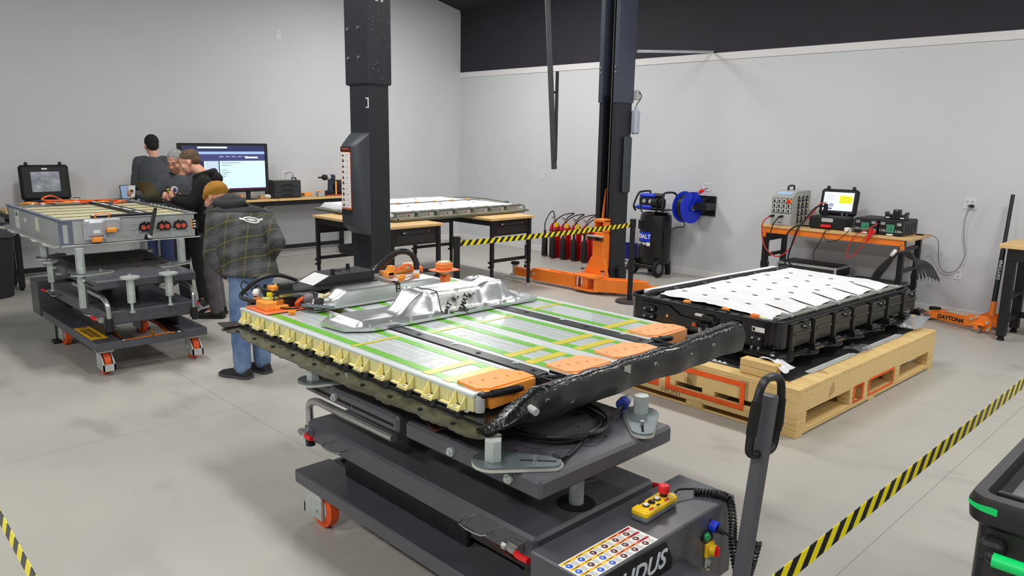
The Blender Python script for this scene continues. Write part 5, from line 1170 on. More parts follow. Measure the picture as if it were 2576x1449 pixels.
# black pack
pk = thing('battery_pack', 'black tub battery pack topped with a white blanket on the pine pallet', 'battery pack', (-2.36, 4.93, .443), math.radians(-3), world=False)
DW, DL, DH = 1.40, 2.27, .212   # local: x from -DW..0, y 0..DL, z 0..DH
gb = M('pack_gloss_black', (17, 17, 18), .22, coat=.4)
gp = M('pack_panel_black', (58, 57, 50), .35, var=.08)
def rr_ring(o, r, z, n=6):
    x0, x1, y0, y1 = -DW+o, -o, o, DL-o; P = []
    for cx, cy, a0 in ((x1-r, y0+r, -PI/2), (x1-r, y1-r, 0), (x0+r, y1-r, PI/2), (x0+r, y0+r, PI)):
        for i in range(n+1): a = a0+PI/2*i/n; P.append((cx+r*math.cos(a), cy+r*math.sin(a), z))
    return P
B().loft([rr_ring(.03, .12, 0), rr_ring(.012, .13, .02), rr_ring(.012, .13, DH-.012), rr_ring(0, .13, DH-.008), rr_ring(0, .13, DH), rr_ring(.03, .11, DH), rr_ring(.03, .11, DH-.10)], cap=True).build('tub', gb, pk)
B().tube([Vector(p) for p in rr_ring(.012, .12, DH+.004)], .007, 6, closed=True).build('rim_seal', M('seal_black', (44, 46, 52), .5), pk)
# long side ribs (x = 0 face)
for i in range(7):
    y = .19+i*.315
    pl_ = B().rbox(-.018, y, .02, .004, y+.255, DH-.03, .006).build('side_panel', gp, pk)
    B().rbox(.002, y+.01, .105, .014, y+.245, .125, .004).build('panel_rib', gp, pl_)
    B().prism([(y-.03, .0), (y, .0), (y, .10), (y-.012, .115), (y-.012, DH-.02), (y-.03, DH-.02)], 'x', -.01, .016).build('panel_flange', gp, pl_)
    if i % 2 == 0: 
        v_ = B().cyl((.004, y+.16, .165), (.022, y+.16, .165), .026, n=12).rbox(.004, y+.10, .15, .014, y+.22, .18, .005).build('breather_valve', black, pl_)
        for s in (-1, 1): B().cyl((.012, y+.16+s*.035, .165), (.022, y+.16+s*.035, .165), .007, n=8).build('valve_bolt', zinc, v_)
    ft = B().rbox(.0, y+.17, -.01, .09, y+.30, .012, .005).rbox(.015, y+.19, .008, .075, y+.285, .028, .006).build('mounting_foot', gb, pk)
    B().cyl((.045, y+.24, .028), (.045, y+.24, .030), .015, n=12).build('foot_hole', MATS['recess_black'], ft)
bl_ = []
for i in range(41):
    t = i/40; y = -.05+t*(DL+.1); w = .10+.03*math.cos(i*1.02); bl_.append([(-.05, y, -.008), (w, y, -.016), (w, y, -.010), (-.05, y, .006)])
B().loft(bl_).build('bottom_flange', gb, pk)
B().rbox(-DW-.02, -.10, -.014, .03, .05, -.002, .004).build('front_flange', gb, pk)
B().rbox(-.20, -.12, -.012, .06, .02, .014, .006).rbox(-.10, -.11, .012, .0, -.03, .032, .006).build('corner_foot', gb, pk)
# short side (y = 0 face) fittings
def fy(b, name, m, par): return b.build(name, m, par)
B().prism([(-1.22, .17), (-.95, .165), (-.86, .11), (-.62, .10), (-.55, .14), (-.50, .15), (-.50, .165), (-.64, .118), (-.84, .128), (-.95, .185), (-1.22, .185)], 'y', -.004, .016).build('pressed_ridge', gb, pk)
for (xx, zz2, w_, h_, nbo) in ((-1.14, .13, .11, .05, 2), (-1.14, .07, .11, .05, 2), (-.36, .155, .11, .05, 2), (-.36, .075, .10, .09, 4), (-.17, .055, .09, .10, 4)):
    p_ = B().rbox(xx-w_/2, -.012, zz2-h_/2, xx+w_/2, .014, zz2+h_/2, .018).build('port_plate', black, pk)
    for q_ in range(nbo):
        bx = xx+(-1 if q_ % 2 == 0 else 1)*(w_/2-.018); bz = zz2 if nbo == 2 else zz2+(1 if q_ < 2 else -1)*(h_/2-.016)
        B().cyl((bx, -.012, bz), (bx, -.022, bz), .008, n=6).build('port_bolt', zinc, p_)
lb = B().box(-.22, .0105, .13, -.12, .0122, .165).build('data_label', paper, pk); lb.location = (0, -.002, 0)
B().box(-.215, .009, .135, -.195, .0106, .158).build('data_code', ink, lb)
B().cyl((-.97, .012, .10), (-.97, .006, .10), .012, n=12).build('orange_dot', orangep, pk)
b_ = B().rbox(-.72, -.02, .04, -.58, .014, .105, .006).build('charge_inlet', M('inlet_grey', (72, 66, 62), .5), pk)
for x in (-.71, -.645): B().rbox(x, -.028, .075, x+.045, -.018, .10, .003).build('inlet_terminal', M('terminal_orange', (226, 82, 40), .5), b_)
B().lathe([(.04, 0), (.045, -.03), (.03, -.032), (.02, -.01)], (-.60, -.004, .06), 18, Matrix.Rotation(PI/2, 3, 'X') @ Matrix.Diagonal((1, 1, -1))).build('coolant_port', lgrey, pk)
B().tube([(-.66, -.03, .10), (-.58, -.05, .095), (-.52, -.06, .06), (-.47, -.055, .03), (-.42, -.05, .02)], .018, 10, 6).build('coolant_pipe', M('pipe_gloss', (26, 26, 28), .2, coat=.5), pk)
B().rbox(-.70, -.014, .155, -.63, .012, .175, .005).build('wire_plug', white, pk)
B().tube([(-.63, -.012, .165), (-.57, -.02, .168), (-.53, -.022, .14), (-.50, -.02, .10), (-.46, -.02, .07)], .008, 6, 6).build('short_wire', black, pk)
for x, m_ in ((-.50, white), (-.47, M('pale_blue', (70, 160, 220), .5)), (-.45, white), (-.40, white), (-.335, paper)): B().rbox(x, .004, .06+.03*abs(math.sin(x*40)), x+.028, .0115, .09+.03*abs(math.sin(x*40)), .003).build('tag_sticker', m_, pk)
# inside rim, pipes and blanket
B().rbox(-DW+.10, .10, .05, -.10, DL-.10, DH-.01, .01).build('module_stack', M('stack_grey', (96, 92, 88), .5), pk)
for i in range(11): B().rbox(-DW+.13+i*.105, .045, DH-.03, -DW+.20+i*.105, .10, DH+.006, .004).build('stack_clip', M('clip_grey', (88, 86, 84), .5), pk)
for (x, y) in ((-.86, .05), (-.52, .06)): B().rbox(x, y, DH-.01, x+.055, y+.04, DH+.03, .006).build('orange_plug', orangep, pk)
B().rbox(-.26, .035, DH-.02, -.20, .075, DH+.032, .006).rbox(-.26, .03, DH-.05, -.215, .05, DH+.02, .004).build('orange_service_plug', M('orange_soft', (248, 128, 60), .45), pk)
B().rbox(-.21, .05, DH-.01, -.15, .08, DH+.02, .004).build('green_plug', M('pale_green', (214, 220, 140), .5), pk)
B().tube([(-.95, .06, DH+.004), (-.75, .055, DH+.006), (-.55, .06, DH+.008), (-.36, .065, DH+.004), (-.26, .06, DH+.004)], .010, 6, 6).build('rim_wire', black, pk)
pm = M('coolant_grey', (150, 150, 146), .35, .3)
for dx in (0, .030): B().tube([(-.075-dx, .10, DH+.016), (-.062-dx, .25, DH+.02), (-.062-dx, 1.2, DH+.02), (-.062-dx, DL-.12, DH+.018)], .011, 8, 6).build('coolant_rail', pm, pk)
B().tube([(-.10, .07, DH+.006), (-.17, .05, DH+.008), (-.20, .06, DH+.008)], .010, 8, 5).build('rail_elbow', pm, pk)
for i in range(6): B().rbox(-.125, .22+i*.36, DH+.015, -.035, .245+i*.36, DH+.04, .005).build('rail_clip', M('clip_light', (172, 174, 174), .5), pk)
for i in range(6): B().rbox(-.125, .24+i*.36, DH-.01, -.10, .40+i*.36, DH+.012, .004).build('orange_strip', M('strip_orange', (206, 116, 58), .5), pk)
B().tube([(-1.22, .06, DH+.0), (-1.21, .10, DH+.03), (-1.19, .30, DH+.035), (-1.18, 1.2, DH+.04), (-1.17, DL-.1, DH+.035)], .02, 8, 6).tube([(-1.24, .08, DH+.0), (-1.225, .3, DH+.03), (-1.21, 1.2, DH+.034), (-1.20, DL-.1, DH+.03)], .014, 8, 6).build('cable_harness', M('harness_black', (42, 38, 40), .5, bump=.6, bs=60), pk)
for i in range(5): B().rbox(-1.215, .35+i*.4, DH+.02, -1.13, .37+i*.4, DH+.05, .006).build('harness_clip', M('clip_grey', (88, 86, 84), .5), pk)
B().rbox(-DW+.06, .16, DH-.01, -1.24, DL-.08, DH+.028, .008).build('white_side_strip', M('felt_white', (228, 230, 232), .9), pk)
def blank(u, v):
    x = -1.16+u*1.03; y = .11+v*(DL-.22)
    e = min(u, 1-u)*12; e = min(1, e); ev = min(1, min(v, 1-v)*16)
    z = DH+.038+.010*noise.noise((x*3, y*3, 1))+.004*noise.noise((x*14, y*14, 2))
    if u > .80: z += .012*math.sin((y-.2)*2*PI/.36+1.5)*(u-.8)*4; z -= (u-.8)*.12
    if u < .02: z -= .02
    if v < .02: z -= .015
    if v < .06 and u < .45: y += .02*math.sin(u*30)
    return (x, y, z)
wbk = B().grid(70, 110, blank).build('white_blanket', M('felt_white', (228, 230, 232), .9, bump=.3, bs=80), pk, ang=80)
for i in range(6):
    for j in range(4):
        u, v = .12+j*.19+.06*(i % 2), .10+i*.155; x, y, z = blank(u, v)
        B().prism([(x-.026, y), (x-.012, y+.012), (x+.014, y+.010), (x+.026, y), (x+.010, y-.011), (x-.014, y-.010)], 'z', z+.001, z+.0028).build('blanket_slit', M('slit_grey', (62, 62, 66), .7), wbk)
for i in range(5):
    y = .40+i*.36
    b_ = B()
    pts = []
    for k in range(13):
        u = .78+k*.018; x, yy, z = blank(u, (y-.11)/(DL-.22)); pts.append(((x, yy-.004-.010*math.sin(PI*k/12), z+.0015), (x, yy+.004+.010*math.sin(PI*k/12), z+.0015), (x, yy+.004+.010*math.sin(PI*k/12), z+.003), (x, yy-.004-.010*math.sin(PI*k/12), z+.003)))
    b_.loft([list(p) for p in pts]).build('blanket_gap', M('gap_brown', (66, 46, 38), .6), wbk)
# ================================================================ orange-trimmed bench on the right wall
rb_ = thing('workbench', 'wood-topped bench with an orange front rail and black legs by the right wall', 'workbench', (-3.66, 9.0, 0))
n0 = len(COL.objects)
B().rbox(-4.53, 8.70, .888, -2.78, 9.30, .92, .004).build('worktop', wood_top, rb_)
rail = B().rbox(-4.50, 8.712, .822, -2.86, 8.735, .888, .003).rbox(-2.90, 8.712, .77, -2.855, 8.735, .83, .003).rbox(-4.50, 8.712, .77, -4.455, 8.735, .83, .003).build('front_rail', orange, rb_)
for z in (.80, .845): B().cyl((-2.88, 8.712, z), (-2.88, 8.705, z), .010, n=8).build('rail_bolt', steel, rail)
for x in (-4.47, -2.885):
    for y in (8.75, 9.25):
        l = B().rbox(x-.028, y-.028, .30, x+.028, y+.028, .888, .003).rbox(x-.022, y-.022, .01, x+.022, y+.022, .32, .003).build('leg', black, rb_)
        B().rbox(x-.035, y-.033, .40, x+.0, y+.033, .47, .008).build('leg_clamp', black, l)
    B().rbox(x-.018, 8.75, .52, x+.018, 9.25, .56, .003).rbox(x-.018, 8.75, .76, x+.018, 9.25, .80, .003).build('end_rail', black, rb_)
B().rbox(-4.45, 8.76, .72, -4.44, 9.24, .80, .002).build('end_panel', black, rb_)
# load bank tester
lbk = thing('load_bank', 'grey battery load tester with a row of fan vents on the orange-trimmed bench', 'test instrument', (-4.28, 8.95, .921))
lm_ = M('instrument_grey', (176, 178, 172), .5)
B().prism([(8.74, .921), (9.22, .921), (9.22, 1.335), (8.86, 1.335), (8.74, 1.27)], 'x', -4.42, -4.165).build('cabinet', lm_, lbk)
fp = B().rbox(-4.415, 8.734, 1.075, -4.17, 8.742, 1.25, .003).build('front_panel', M('panel_dark', (72, 74, 76), .5), lbk)
for i in range(4):
    for j in range(3):
        if (i, j) == (3, 2): continue
        x = -4.41+i*.0605; z = 1.08+j*.057; k_ = B().rbox(x+.003, 8.728, z, x+.055, 8.736, z+.05, .003).build('breaker_bay', M('bay_white', (208, 210, 204), .5), fp)
        B().rbox(x+.020, 8.718, z+.008, x+.038, 8.729, z+.040, .003).build('breaker_switch', ink, k_)
B().cyl((-4.198, 8.734, 1.215), (-4.198, 8.71, 1.215), .022, n=16).build('stop_button', redp, fp); B().cyl((-4.198, 8.735, 1.215), (-4.198, 8.728, 1.215), .03, n=16).build('stop_ring', yellow, fp)
B().rbox(-4.41, 8.732, .93, -4.175, 8.742, 1.06, .004).build('lower_panel', lgrey, lbk)
B().box(-4.33, 8.7305, .955, -4.28, 8.7325, .962).build('panel_slot', ink, lbk)
dsp = B().put(B().rbox(-.09, -.035, 0, .09, .035, .004, .002), frame_m((-4.292, 8.805, 1.309), (1, 0, 0), (0, .12, .065))).build('display', M('lcd_blue', (150, 180, 205), .3, emis=.3), lbk)
B().tube([(-4.33, 8.96, 1.335), (-4.33, 8.96, 1.385), (-4.33, 9.10, 1.385), (-4.33, 9.10, 1.335)], .012, 8, 3).build('handle', black, lbk)
for i in range(3):
    for j in range(4):
        y = 8.90+i*.105; z = .985+j*.085
        f_ = B().lathe([(.036, 0), (.042, .012), (.042, 0)], (-4.165, y, z), 16, Matrix.Rotation(PI/2, 3, 'Y')).build('fan_vent', chrome, lbk)
        B().cyl((-4.166, y, z), (-4.162, y, z), .036, n=16).build('vent_opening', MATS['recess_black'], f_)
        B().cyl((-4.163, y, z), (-4.155, y, z), .012, n=10).build('fan_hub', steel, f_)
for (x, c_) in ((-4.385, 'r'), (-4.27, 'k')): B().cyl((x, 8.735, 1.035), (x-.01, 8.66, 1.03), .015, .012, n=10).build('cable_plug', blackm, lbk)
redl = M('red_lead', (206, 52, 52), .45)
cbl = thing('test_leads', 'tangle of black and red test leads hanging over the orange rail', 'cable', (-4.2, 8.66, .45))
B().tube([(-4.40, 8.66, 1.03), (-4.46, 8.63, .95), (-4.47, 8.65, .80), (-4.43, 8.66, .66), (-4.33, 8.66, .57), (-4.22, 8.65, .565), (-4.10, 8.66, .68), (-4.05, 8.68, .85), (-4.03, 8.70, .94), (-3.96, 8.80, 1.06), (-3.90, 8.90, 1.20), (-3.84, 8.92, 1.20), (-3.83, 8.93, 1.08)], .008, 6, 8).build('red_lead', redl, cbl)
B().tube([(-4.28, 8.66, 1.03), (-4.34, 8.64, .92), (-4.38, 8.66, .75), (-4.38, 8.66, .55), (-4.37, 8.66, .45), (-4.39, 8.66, .38)], lambda t: .007 if t < .75 else .014, 6, 8).build('black_lead', black, cbl)
B().tube([(-3.83, 8.92, 1.18), (-3.92, 8.84, 1.16), (-4.0, 8.74, 1.0), (-4.04, 8.67, .90), (-4.08, 8.66, .75), (-4.12, 8.66, .55), (-4.08, 8.70, .45)], .010, 6, 8).build('thick_lead', black, cbl)
B().tube([(-4.0, 8.88, .935), (-4.08, 8.68, .93), (-4.17, 8.66, .80), (-4.17, 8.66, .60), (-4.14, 8.66, .42)], .009, 6, 8).build('thick_lead', black, cbl)
B().tube([(-3.75, 8.9, .93), (-3.72, 8.72, .93), (-3.76, 8.67, .78), (-3.86, 8.75, .62), (-3.84, 8.85, .50), (-3.65, 8.95, .475)], .005, 6, 8).build('thin_lead', black, cbl)
B().rbox(-3.86, 8.90, 1.05, -3.81, 8.94, 1.21, .012).build('clamp_grip', black, cbl)
rlc = thing('red_clip_lead', 'red lead with a large red clip hanging off the orange rail', 'cable', (-3.3, 8.66, .6))
B().tube([(-3.15, 8.72, 1.05), (-3.24, 8.67, .98), (-3.36, 8.66, .90), (-3.43, 8.66, .75), (-3.42, 8.66, .64), (-3.34, 8.66, .70), (-3.27, 8.66, .80), (-3.23, 8.665, .86)], .006, 6, 8).build('lead', redl, rlc)
B().prism([(-3.245, .85), (-3.22, .85), (-3.18, .985), (-3.21, .99)], 'y', 8.65, 8.685).prism([(-3.215, .90), (-3.15, .955), (-3.155, .975), (-3.175, .97)], 'y', 8.655, 8.68).build('clip', redp, rlc)
# rugged case with lit screen
rc2 = thing('rugged_case', 'open black rugged case with a lit screen and red latch on the orange-trimmed bench', 'case', (-3.78, 9.10, .921), math.radians(6), world=False)
m2, lid2 = rugged(rc2, .43, .30, .145, -14, 0, .32)
s2 = B().put(B().box(-.17, -.010, .055, .17, -.005, .275), m2).build('screen', em('case_screen', (200, 208, 226), .8), lid2)
B().put(B().box(.01, -.0115, .145, .155, -.010, .235), m2).build('yellow_note', em('note_yellow', (226, 226, 10), .7), s2)
for i in range(5): B().put(B().box(.02, -.0125, .155+i*.016, .145, -.0115, .158+i*.016), m2).build('note_line', em('note_line', (130, 130, 20), .3), s2)
B().put(B().box(-.10, -.0115, .10, -.05, -.010, .14), m2).build('screen_picture', em('pic_violet', (150, 150, 196), .5), s2)
B().put(B().box(-.155, -.0115, .105, -.12, -.010, .16), m2).build('screen_picture', em('pic_grey', (170, 172, 180), .5), s2)
for i in range(6): B().put(B().box(-.155, -.0115, .18+i*.013, -.155+.12-.02*(i % 3), -.010, .184+i*.013), m2).build('screen_text', em('pic_grey', (170, 172, 180), .5), s2)
B().put(B().box(-.155, -.0115, .07, -.06, -.010, .085), m2).build('screen_bar', em('screen_dark', (40, 42, 66), .5), s2)
B().rbox(-.075, -.316, .02, .045, -.298, .055, .008).build('red_latch', redp, rc2); B().rbox(-.07, -.304, .085, .06, -.298, .13, .003).build('case_label', M('label_silver', (190, 192, 190), .4), rc2)
for (x, y) in ((.10, -.12), (.15, -.10)): B().cyl((x, y, .145), (x, y, .185), .010, n=10).build('terminal_post', chrome, rc2)
# two battery modules and the gadget on them
for i, (x, lbt) in enumerate(((-3.30, 'black battery module with handwritten numbers, nearer the rugged case'), (-3.03, 'black battery module with handwritten numbers, nearer the bench end'))):
    bmod = thing('battery_module', lbt, 'battery module', (x, 8.95, .921), group='black battery modules on the bench')
    B().rbox(x-.13, 8.76, .922, x+.125, 9.22, 1.085, .008).build('module_body', M('module_black', (26, 26, 28), .45), bmod)
    B().rbox(x-.125, 8.78, 1.084, x+.12, 9.20, 1.092, .003).build('module_lid', M('lid_dark', (40, 41, 44), .6), bmod)
    pcb = B().rbox(x-.045, 8.745, .955, x+.04, 8.762, 1.045, .003).build('circuit_board', M('pcb_green', (70, 140, 108), .5), bmod)
    B().cyl((x+.01, 8.745, 1.0), (x+.01, 8.742, 1.0), .006, n=8).build('board_chip', ink, pcb)
    for s in (-1, 1): B().rbox(x+s*.085-.024, 8.748, 1.035, x+s*.085+.024, 8.765, 1.07, .004).build('terminal', chrome, bmod)
    B().rbox(x-.035, 8.742, .925, x+.03, 8.765, .943, .003).build('terminal_label', paper, bmod)
    text('2.238v' if i else '2.201v', .034, white, bmod, (x-.083, 8.7585, .975), (1, 0, -.05), (0, 0, 1), .0006, sx=.8); text('2.259v' if i else '5.118v', .034, white, bmod, (x+.083, 8.7585, .972), (1, 0, -.05), (0, 0, 1), .0006, sx=.8)
    if i:
        for k in range(4): B().prism([(8.84+k*.09, .96), (8.85+k*.09, .96), (8.87+k*.09, 1.05), (8.86+k*.09, 1.05)], 'x', x+.125, x+.128).build('side_slot', ink, bmod)
gd = thing('terminal_bracket', 'black plastic terminal bracket sitting on the end battery module', 'bracket', (-3.04, 8.93, 1.093))
B().rbox(-3.14, 8.86, 1.093, -2.93, 9.0, 1.115, .004).rbox(-3.07, 8.89, 1.13, -3.0, 8.97, 1.20, .006).prism([(-3.15, 1.17), (-3.14, 1.17), (-3.13, 1.145), (-2.95, 1.145), (-2.935, 1.175), (-2.925, 1.175), (-2.935, 1.11), (-3.145, 1.11)], 'y', 8.88, 8.98).build('bracket_body', black, gd)
for x in (-3.11, -2.96): B().rbox(x-.02, 8.855, 1.105, x+.02, 8.875, 1.118, .003).build('white_tab', white, gd)
B().rbox(-3.045, 8.885, 1.185, -3.02, 8.893, 1.195, .002).build('clear_tab', lgrey, gd)
for (nm, lb_, x, y, m_) in (('power_adapter', 'small white power adapter on the bench between case and module', -3.50, 8.80, white), ('phone_charger', 'flat dark charging pad at the end of the orange-trimmed bench', -2.84, 9.12, black)):
    solo(B().rbox(x-.04, y-.03, .921, x+.04, y+.03, .965 if m_ is white else .934, .008), nm, m_, lb_, 'charger')
solo(B().tube([(-3.50, 8.84, .94), (-3.56, 8.80, .93), (-3.66, 8.70, .935), (-3.72, 8.655, .88), (-3.66, 8.65, .80), (-3.55, 8.655, .83), (-3.46, 8.69, .93), (-3.44, 8.74, 1.0)], .004, 6, 8), 'module_lead', black, 'thin black lead looping over the orange rail between case and modules', 'cable')
solo(B().tube([(-2.80, 9.13, .93), (-2.74, 9.20, .92), (-2.70, 9.30, .85), (-2.70, 9.40, .62), (-2.66, 9.42, .52), (-2.58, 9.425, .50), (-2.50, 9.425, .56), (-2.45, 9.425, .72), (-2.48, 9.42, .88), (-2.49, 9.41, 1.10), (-2.455, 9.40, 1.255)], .004, 6, 8), 'charger_cord', M('cord_grey', (120, 120, 120), .5), 'thin grey cord hanging from the wall outlet to the bench end', 'cord')
# road cases and cable bundle under the bench
def road(x0, x1, y0, y1, h, label):
    r = thing('road_case', label, 'case', ((x0+x1)/2, (y0+y1)/2, 0), group='aluminium road cases under the bench')
    B().rbox(x0+.01, y0+.01, .01, x1-.01, y1-.01, h-.008, .004).build('case_panels', M('case_black', (48, 48, 50), .6), r)
    for z0, z1 in ((0, .03), (h*.62, h*.62+.025), (h*.62+.03, h*.62+.055), (h-.03, h)):
        B().rbox(x0, y0, z0, x1, y0+.014, z1, .003).rbox(x0, y1-.014, z0, x1, y1, z1, .003).rbox(x0, y0, z0, x0+.014, y1, z1, .003).rbox(x1-.014, y0, z0, x1, y1, z1, .003).build('edge_trim', alu, r)
    for x in (x0, x1-.02):
        for y in (y0, y1-.02): B().rbox(x-.002, y-.002, 0, x+.022, y+.022, h+.002, .004).build('corner_trim', zinc, r)
    for k in (.28, .72): B().rbox(x0+(x1-x0)*k-.045, y0-.008, h*.5, x0+(x1-x0)*k+.045, y0+.006, h*.85, .004).build('butterfly_latch', zinc, r)
    B().rbox(x0+(x1-x0)*.5-.06, y0-.005, h*.2, x0+(x1-x0)*.5+.06, y0+.004, h*.4, .004).build('case_handle', zinc, r)
road(-4.36, -3.62, 8.86, 9.32, .47, 'aluminium-edged black road case under the bench, the taller one')
road(-3.56, -2.93, 8.86, 9.32, .35, 'aluminium-edged black road case under the bench, the lower one')
cb_ = thing('cable_bundle', 'bundle of thick black cables arching around the bench leg', 'cable', (-2.9, 8.60, 0))
for i in range(7):
    o_ = .012*(i-3); e = .03*(i-3)
    B().tube([(-3.10+o_, 8.60+.02*(i % 3), .012), (-3.11+o_, 8.62+.01*(i % 3), .25), (-3.08+o_, 8.62+.01*(i % 3), .46), (-3.0+o_, 8.60, .60), (-2.88+.4*o_, 8.60-.008*(i % 3), .76+.3*o_), (-2.74, 8.58+.3*o_, .76-o_), (-2.60+e*.5, 8.56+e*.4, .66+.3*e), (-2.53+e, 8.55+e*.5, .56-.4*abs(e))], .011, 7, 7).build('cable', M('cable_black', (40, 40, 42), .5), cb_)
    B().cyl((-2.53+e, 8.55+e*.5, .56-.4*abs(e)), (-2.525+e*1.1, 8.55+e*.5, .53-.4*abs(e)), .008, n=8).build('cable_lug', M('copper_tin', (150, 170, 165), .35, .8), cb_)
B().tube([(-2.93, 8.585, .735), (-2.91, 8.575, .76), (-2.90, 8.60, .79)], .02, 8, 3).build('cable_tie', paper, cb_)
# ================================================================ floor jack and bench at the right edge
fj = thing('floor_jack', 'orange low-profile floor jack with a black handle near the right bench', 'floor jack', (-2.30, 9.05, 0))
AJ = frame_m((-2.66, 9.20, 0), (.72, -.26, 0), (.26, .72, 0)); SJ = .76
jp = [(0, .05), (.02, .10), (.46, .115), (.56, .17), (.72, .185), (.78, .14), (.78, .03), (.66, .03), (.58, .05), (.50, .035), (.02, .035)]
for y in (-.13, .12): B().put(B().prism(jp, 'y', y, y+.012), AJ).build('side_plate', orange, fj)
B().put(B().prism([(.05, .07), (.05, .11), (.60, .13), (.60, .09)], 'y', -.06, .06), AJ).build('lift_arm', orange, fj)
B().put(B().cyl((.05, 0, .10), (.05, 0, .13), .06, n=18), AJ).build('saddle', rubber, fj)
B().put(B().box(.20, -.05, .121, .42, .05, .124), AJ).build('arm_pad', lgrey, fj)
B().put(B().cyl((.06, -.14, .04), (.06, .14, .04), .04, n=16), AJ).build('front_roller', M('wheel_steel', (150, 148, 144), .45, .6), fj)
for y in (-.16, .16):
    c_ = B().put(B().cyl((.66, y-.018, .038), (.66, y+.018, .038), .038, n=16), AJ).build('rear_caster', M('wheel_tan', (150, 140, 132), .5), fj)
    B().put(B().rbox(.62, y-.03, .085, .74, y+.03, .097, .004).box(.64, y-.026, .035, .68, y-.021, .09).box(.64, y+.021, .035, .68, y+.026, .09), AJ).build('caster_fork', orange, c_)
for (x, z) in ((.57, .125), (.62, .155), (.74, .12), (.76, .05)): B().put(B().cyl((x, -.133, z), (x, -.145, z), .016, n=12), AJ).build('side_bolt', zinc, fj)
text('DAYTONA', .062, ink, fj, AJ @ Vector((.33, -.1325, .075)), AJ.to_3x3() @ Vector((1, 0, .02)), (0, 0, 1), .0008, bold=.002, shear=.3)
text('DAYTONA', .05, M('print_cream', (220, 205, 170), .6), fj, AJ @ Vector((.32, 0, .1255)), AJ.to_3x3() @ Vector((1, 0, 0)), AJ.to_3x3() @ Vector((0, 1, 0)), .0006, bold=.002)
h0, h1 = Vector((-2.02, 9.0, .16)), Vector((-2.05, 9.31, 1.41))
B().cyl(h0, h0.lerp(h1, .12), .03, n=14).build('handle_socket', orange, fj)
hd_ = B().cyl(h0.lerp(h1, .10), h0.lerp(h1, .55), .025, n=14).cyl(h0.lerp(h1, .55), h1, .019, n=14).build('handle', black, fj)
dirh = (h1-h0).normalized(); sd = Vector((-.70, -.69, 0)); sd = (sd-dirh*sd.dot(dirh)).normalized()
cdir = (Vector((0, 0, 1.9))-h0).normalized(); cdir = (cdir-dirh*cdir.dot(dirh)).normalized()
text('DAYTONA', .042, white, hd_, h0.lerp(h1, .38)+cdir*.0255, dirh, dirh.cross(cdir)*-1 if False else cdir.cross(dirh), .0006, bold=.001)
rbn = thing('workbench', 'black steel bench with a wooden top cut off by the right edge', 'workbench', (-1.0, 8.9, 0))
B().rbox(-1.95, 8.59, .925, .1, 9.25, .965, .004).build('worktop', wood_top, rbn); B().rbox(-1.88, 8.62, .80, .05, 9.22, .925, .004).build('apron', black, rbn)
for x in (-1.84, 0):
    for y in (8.66, 9.16):
        l = B().rbox(x-.04, y-.04, .045, x+.04, y+.04, .80, .004).build('leg', black, rbn); B().lathe([(.035, 0), (.03, .02), (.02, .05)], (x, y, 0), 12).build('levelling_foot', rubber, l)
    for z in (.18, .42): B().rbox(x-.04, 8.68, z, x+.04, 9.14, z+.03, .003).build('end_rail', black, rbn)
B().rbox(-1.8, 9.14, .16, -.04, 9.18, .22, .003).build('back_stretcher', black, rbn)
solo(B().box(-1.72, 8.72, .9655, -1.45, 8.95, .9675), 'paper_sheet', paper, 'white sheet of paper on the bench at the right edge', 'paper')
# ================================================================ tool cart, lower right corner
tcg = thing('tool_cart', 'black tool cart with bright green handle and corner light at the lower right', 'tool cart', (-.2, 2.7, 0))
green = M('vivid_green', (0, 232, 118), .4)
tcb = M('cart_black', (38, 36, 38), .45, bump=.08, bs=400)
def rr2(x0, x1, y0, y1, r, z, n=6):
    P = []
    for cx, cy, a0 in ((x1-r, y0+r, -PI/2), (x1-r, y1-r, 0), (x0+r, y1-r, PI/2), (x0+r, y0+r, PI)):
        for i in range(n+1): a = a0+PI/2*i/n; P.append((cx+r*math.cos(a), cy+r*math.sin(a), z))
    return P
B().loft([rr2(-.50, .30, 2.20, 3.30, .05, .12), rr2(-.50, .30, 2.20, 3.30, .05, .85)]).build('cabinet', M('cabinet_dark', (44, 44, 42), .4), tcg)
tp = B().loft([rr2(-.505, .305, 2.195, 3.305, .05, .84), rr2(-.525, .325, 2.18, 3.32, .06, .855), rr2(-.53, .33, 2.175, 3.325, .06, .905), rr2(-.52, .32, 2.185, 3.315, .055, .93), rr2(-.490, .29, 2.225, 3.285, .03, .93), rr2(-.484, .284, 2.231, 3.279, .025, .885)], cap=False).build('top_rim', tcb, tcg)
B().box(-.485, 2.23, .86, .285, 3.28, .886).build('tray_floor', blackm, tcg)
B().rbox(-.455, 2.31, .886, .26, 3.25, .892, .003).build('tray_mat', M('worn_grey', (128, 128, 130), .6, c2=(74, 74, 78), vs=14), tcg)
B().rbox(-.475, 2.285, .886, .27, 2.305, .918, .004).build('tray_step', tcb, tcg)
gl = B(); rg = []
for i in range(9):
    a = PI+.25+i*(PI/2-.1)/8; c_, s_ = math.cos(a), math.sin(a); x, y = -.47+.0615*c_, 2.235+.0615*s_; w = .003+.007*i/8
    rg.append([(x, y, .900-w), (x, y, .900+w), (x+.004*c_*-1, y-.004*s_, .900+w), (x-.004*c_, y-.004*s_, .900-w)])
for i in range(1): x = -.465+i*.02; rg.append([(x+.02, 2.1735, .888), (x+.02, 2.1735, .908), (x+.02, 2.178, .908), (x+.02, 2.178, .888)])
gl.loft(rg).build('corner_accent', green, tcg)
hb2 = B().tube([(-.44, 2.20, .785), (-.44, 2.145, .785), (-.425, 2.13, .785)], .018, 10, 3).build('handle_mount', tcb, tcg)
B().rbox(-.475, 2.145, .765, -.415, 2.205, .82, .01).build('mount_block', tcb, tcg)
B().cyl((-.43, 2.125, .785), (.17, 2.125, .785), .020, n=16).build('push_handle', green, tcg)
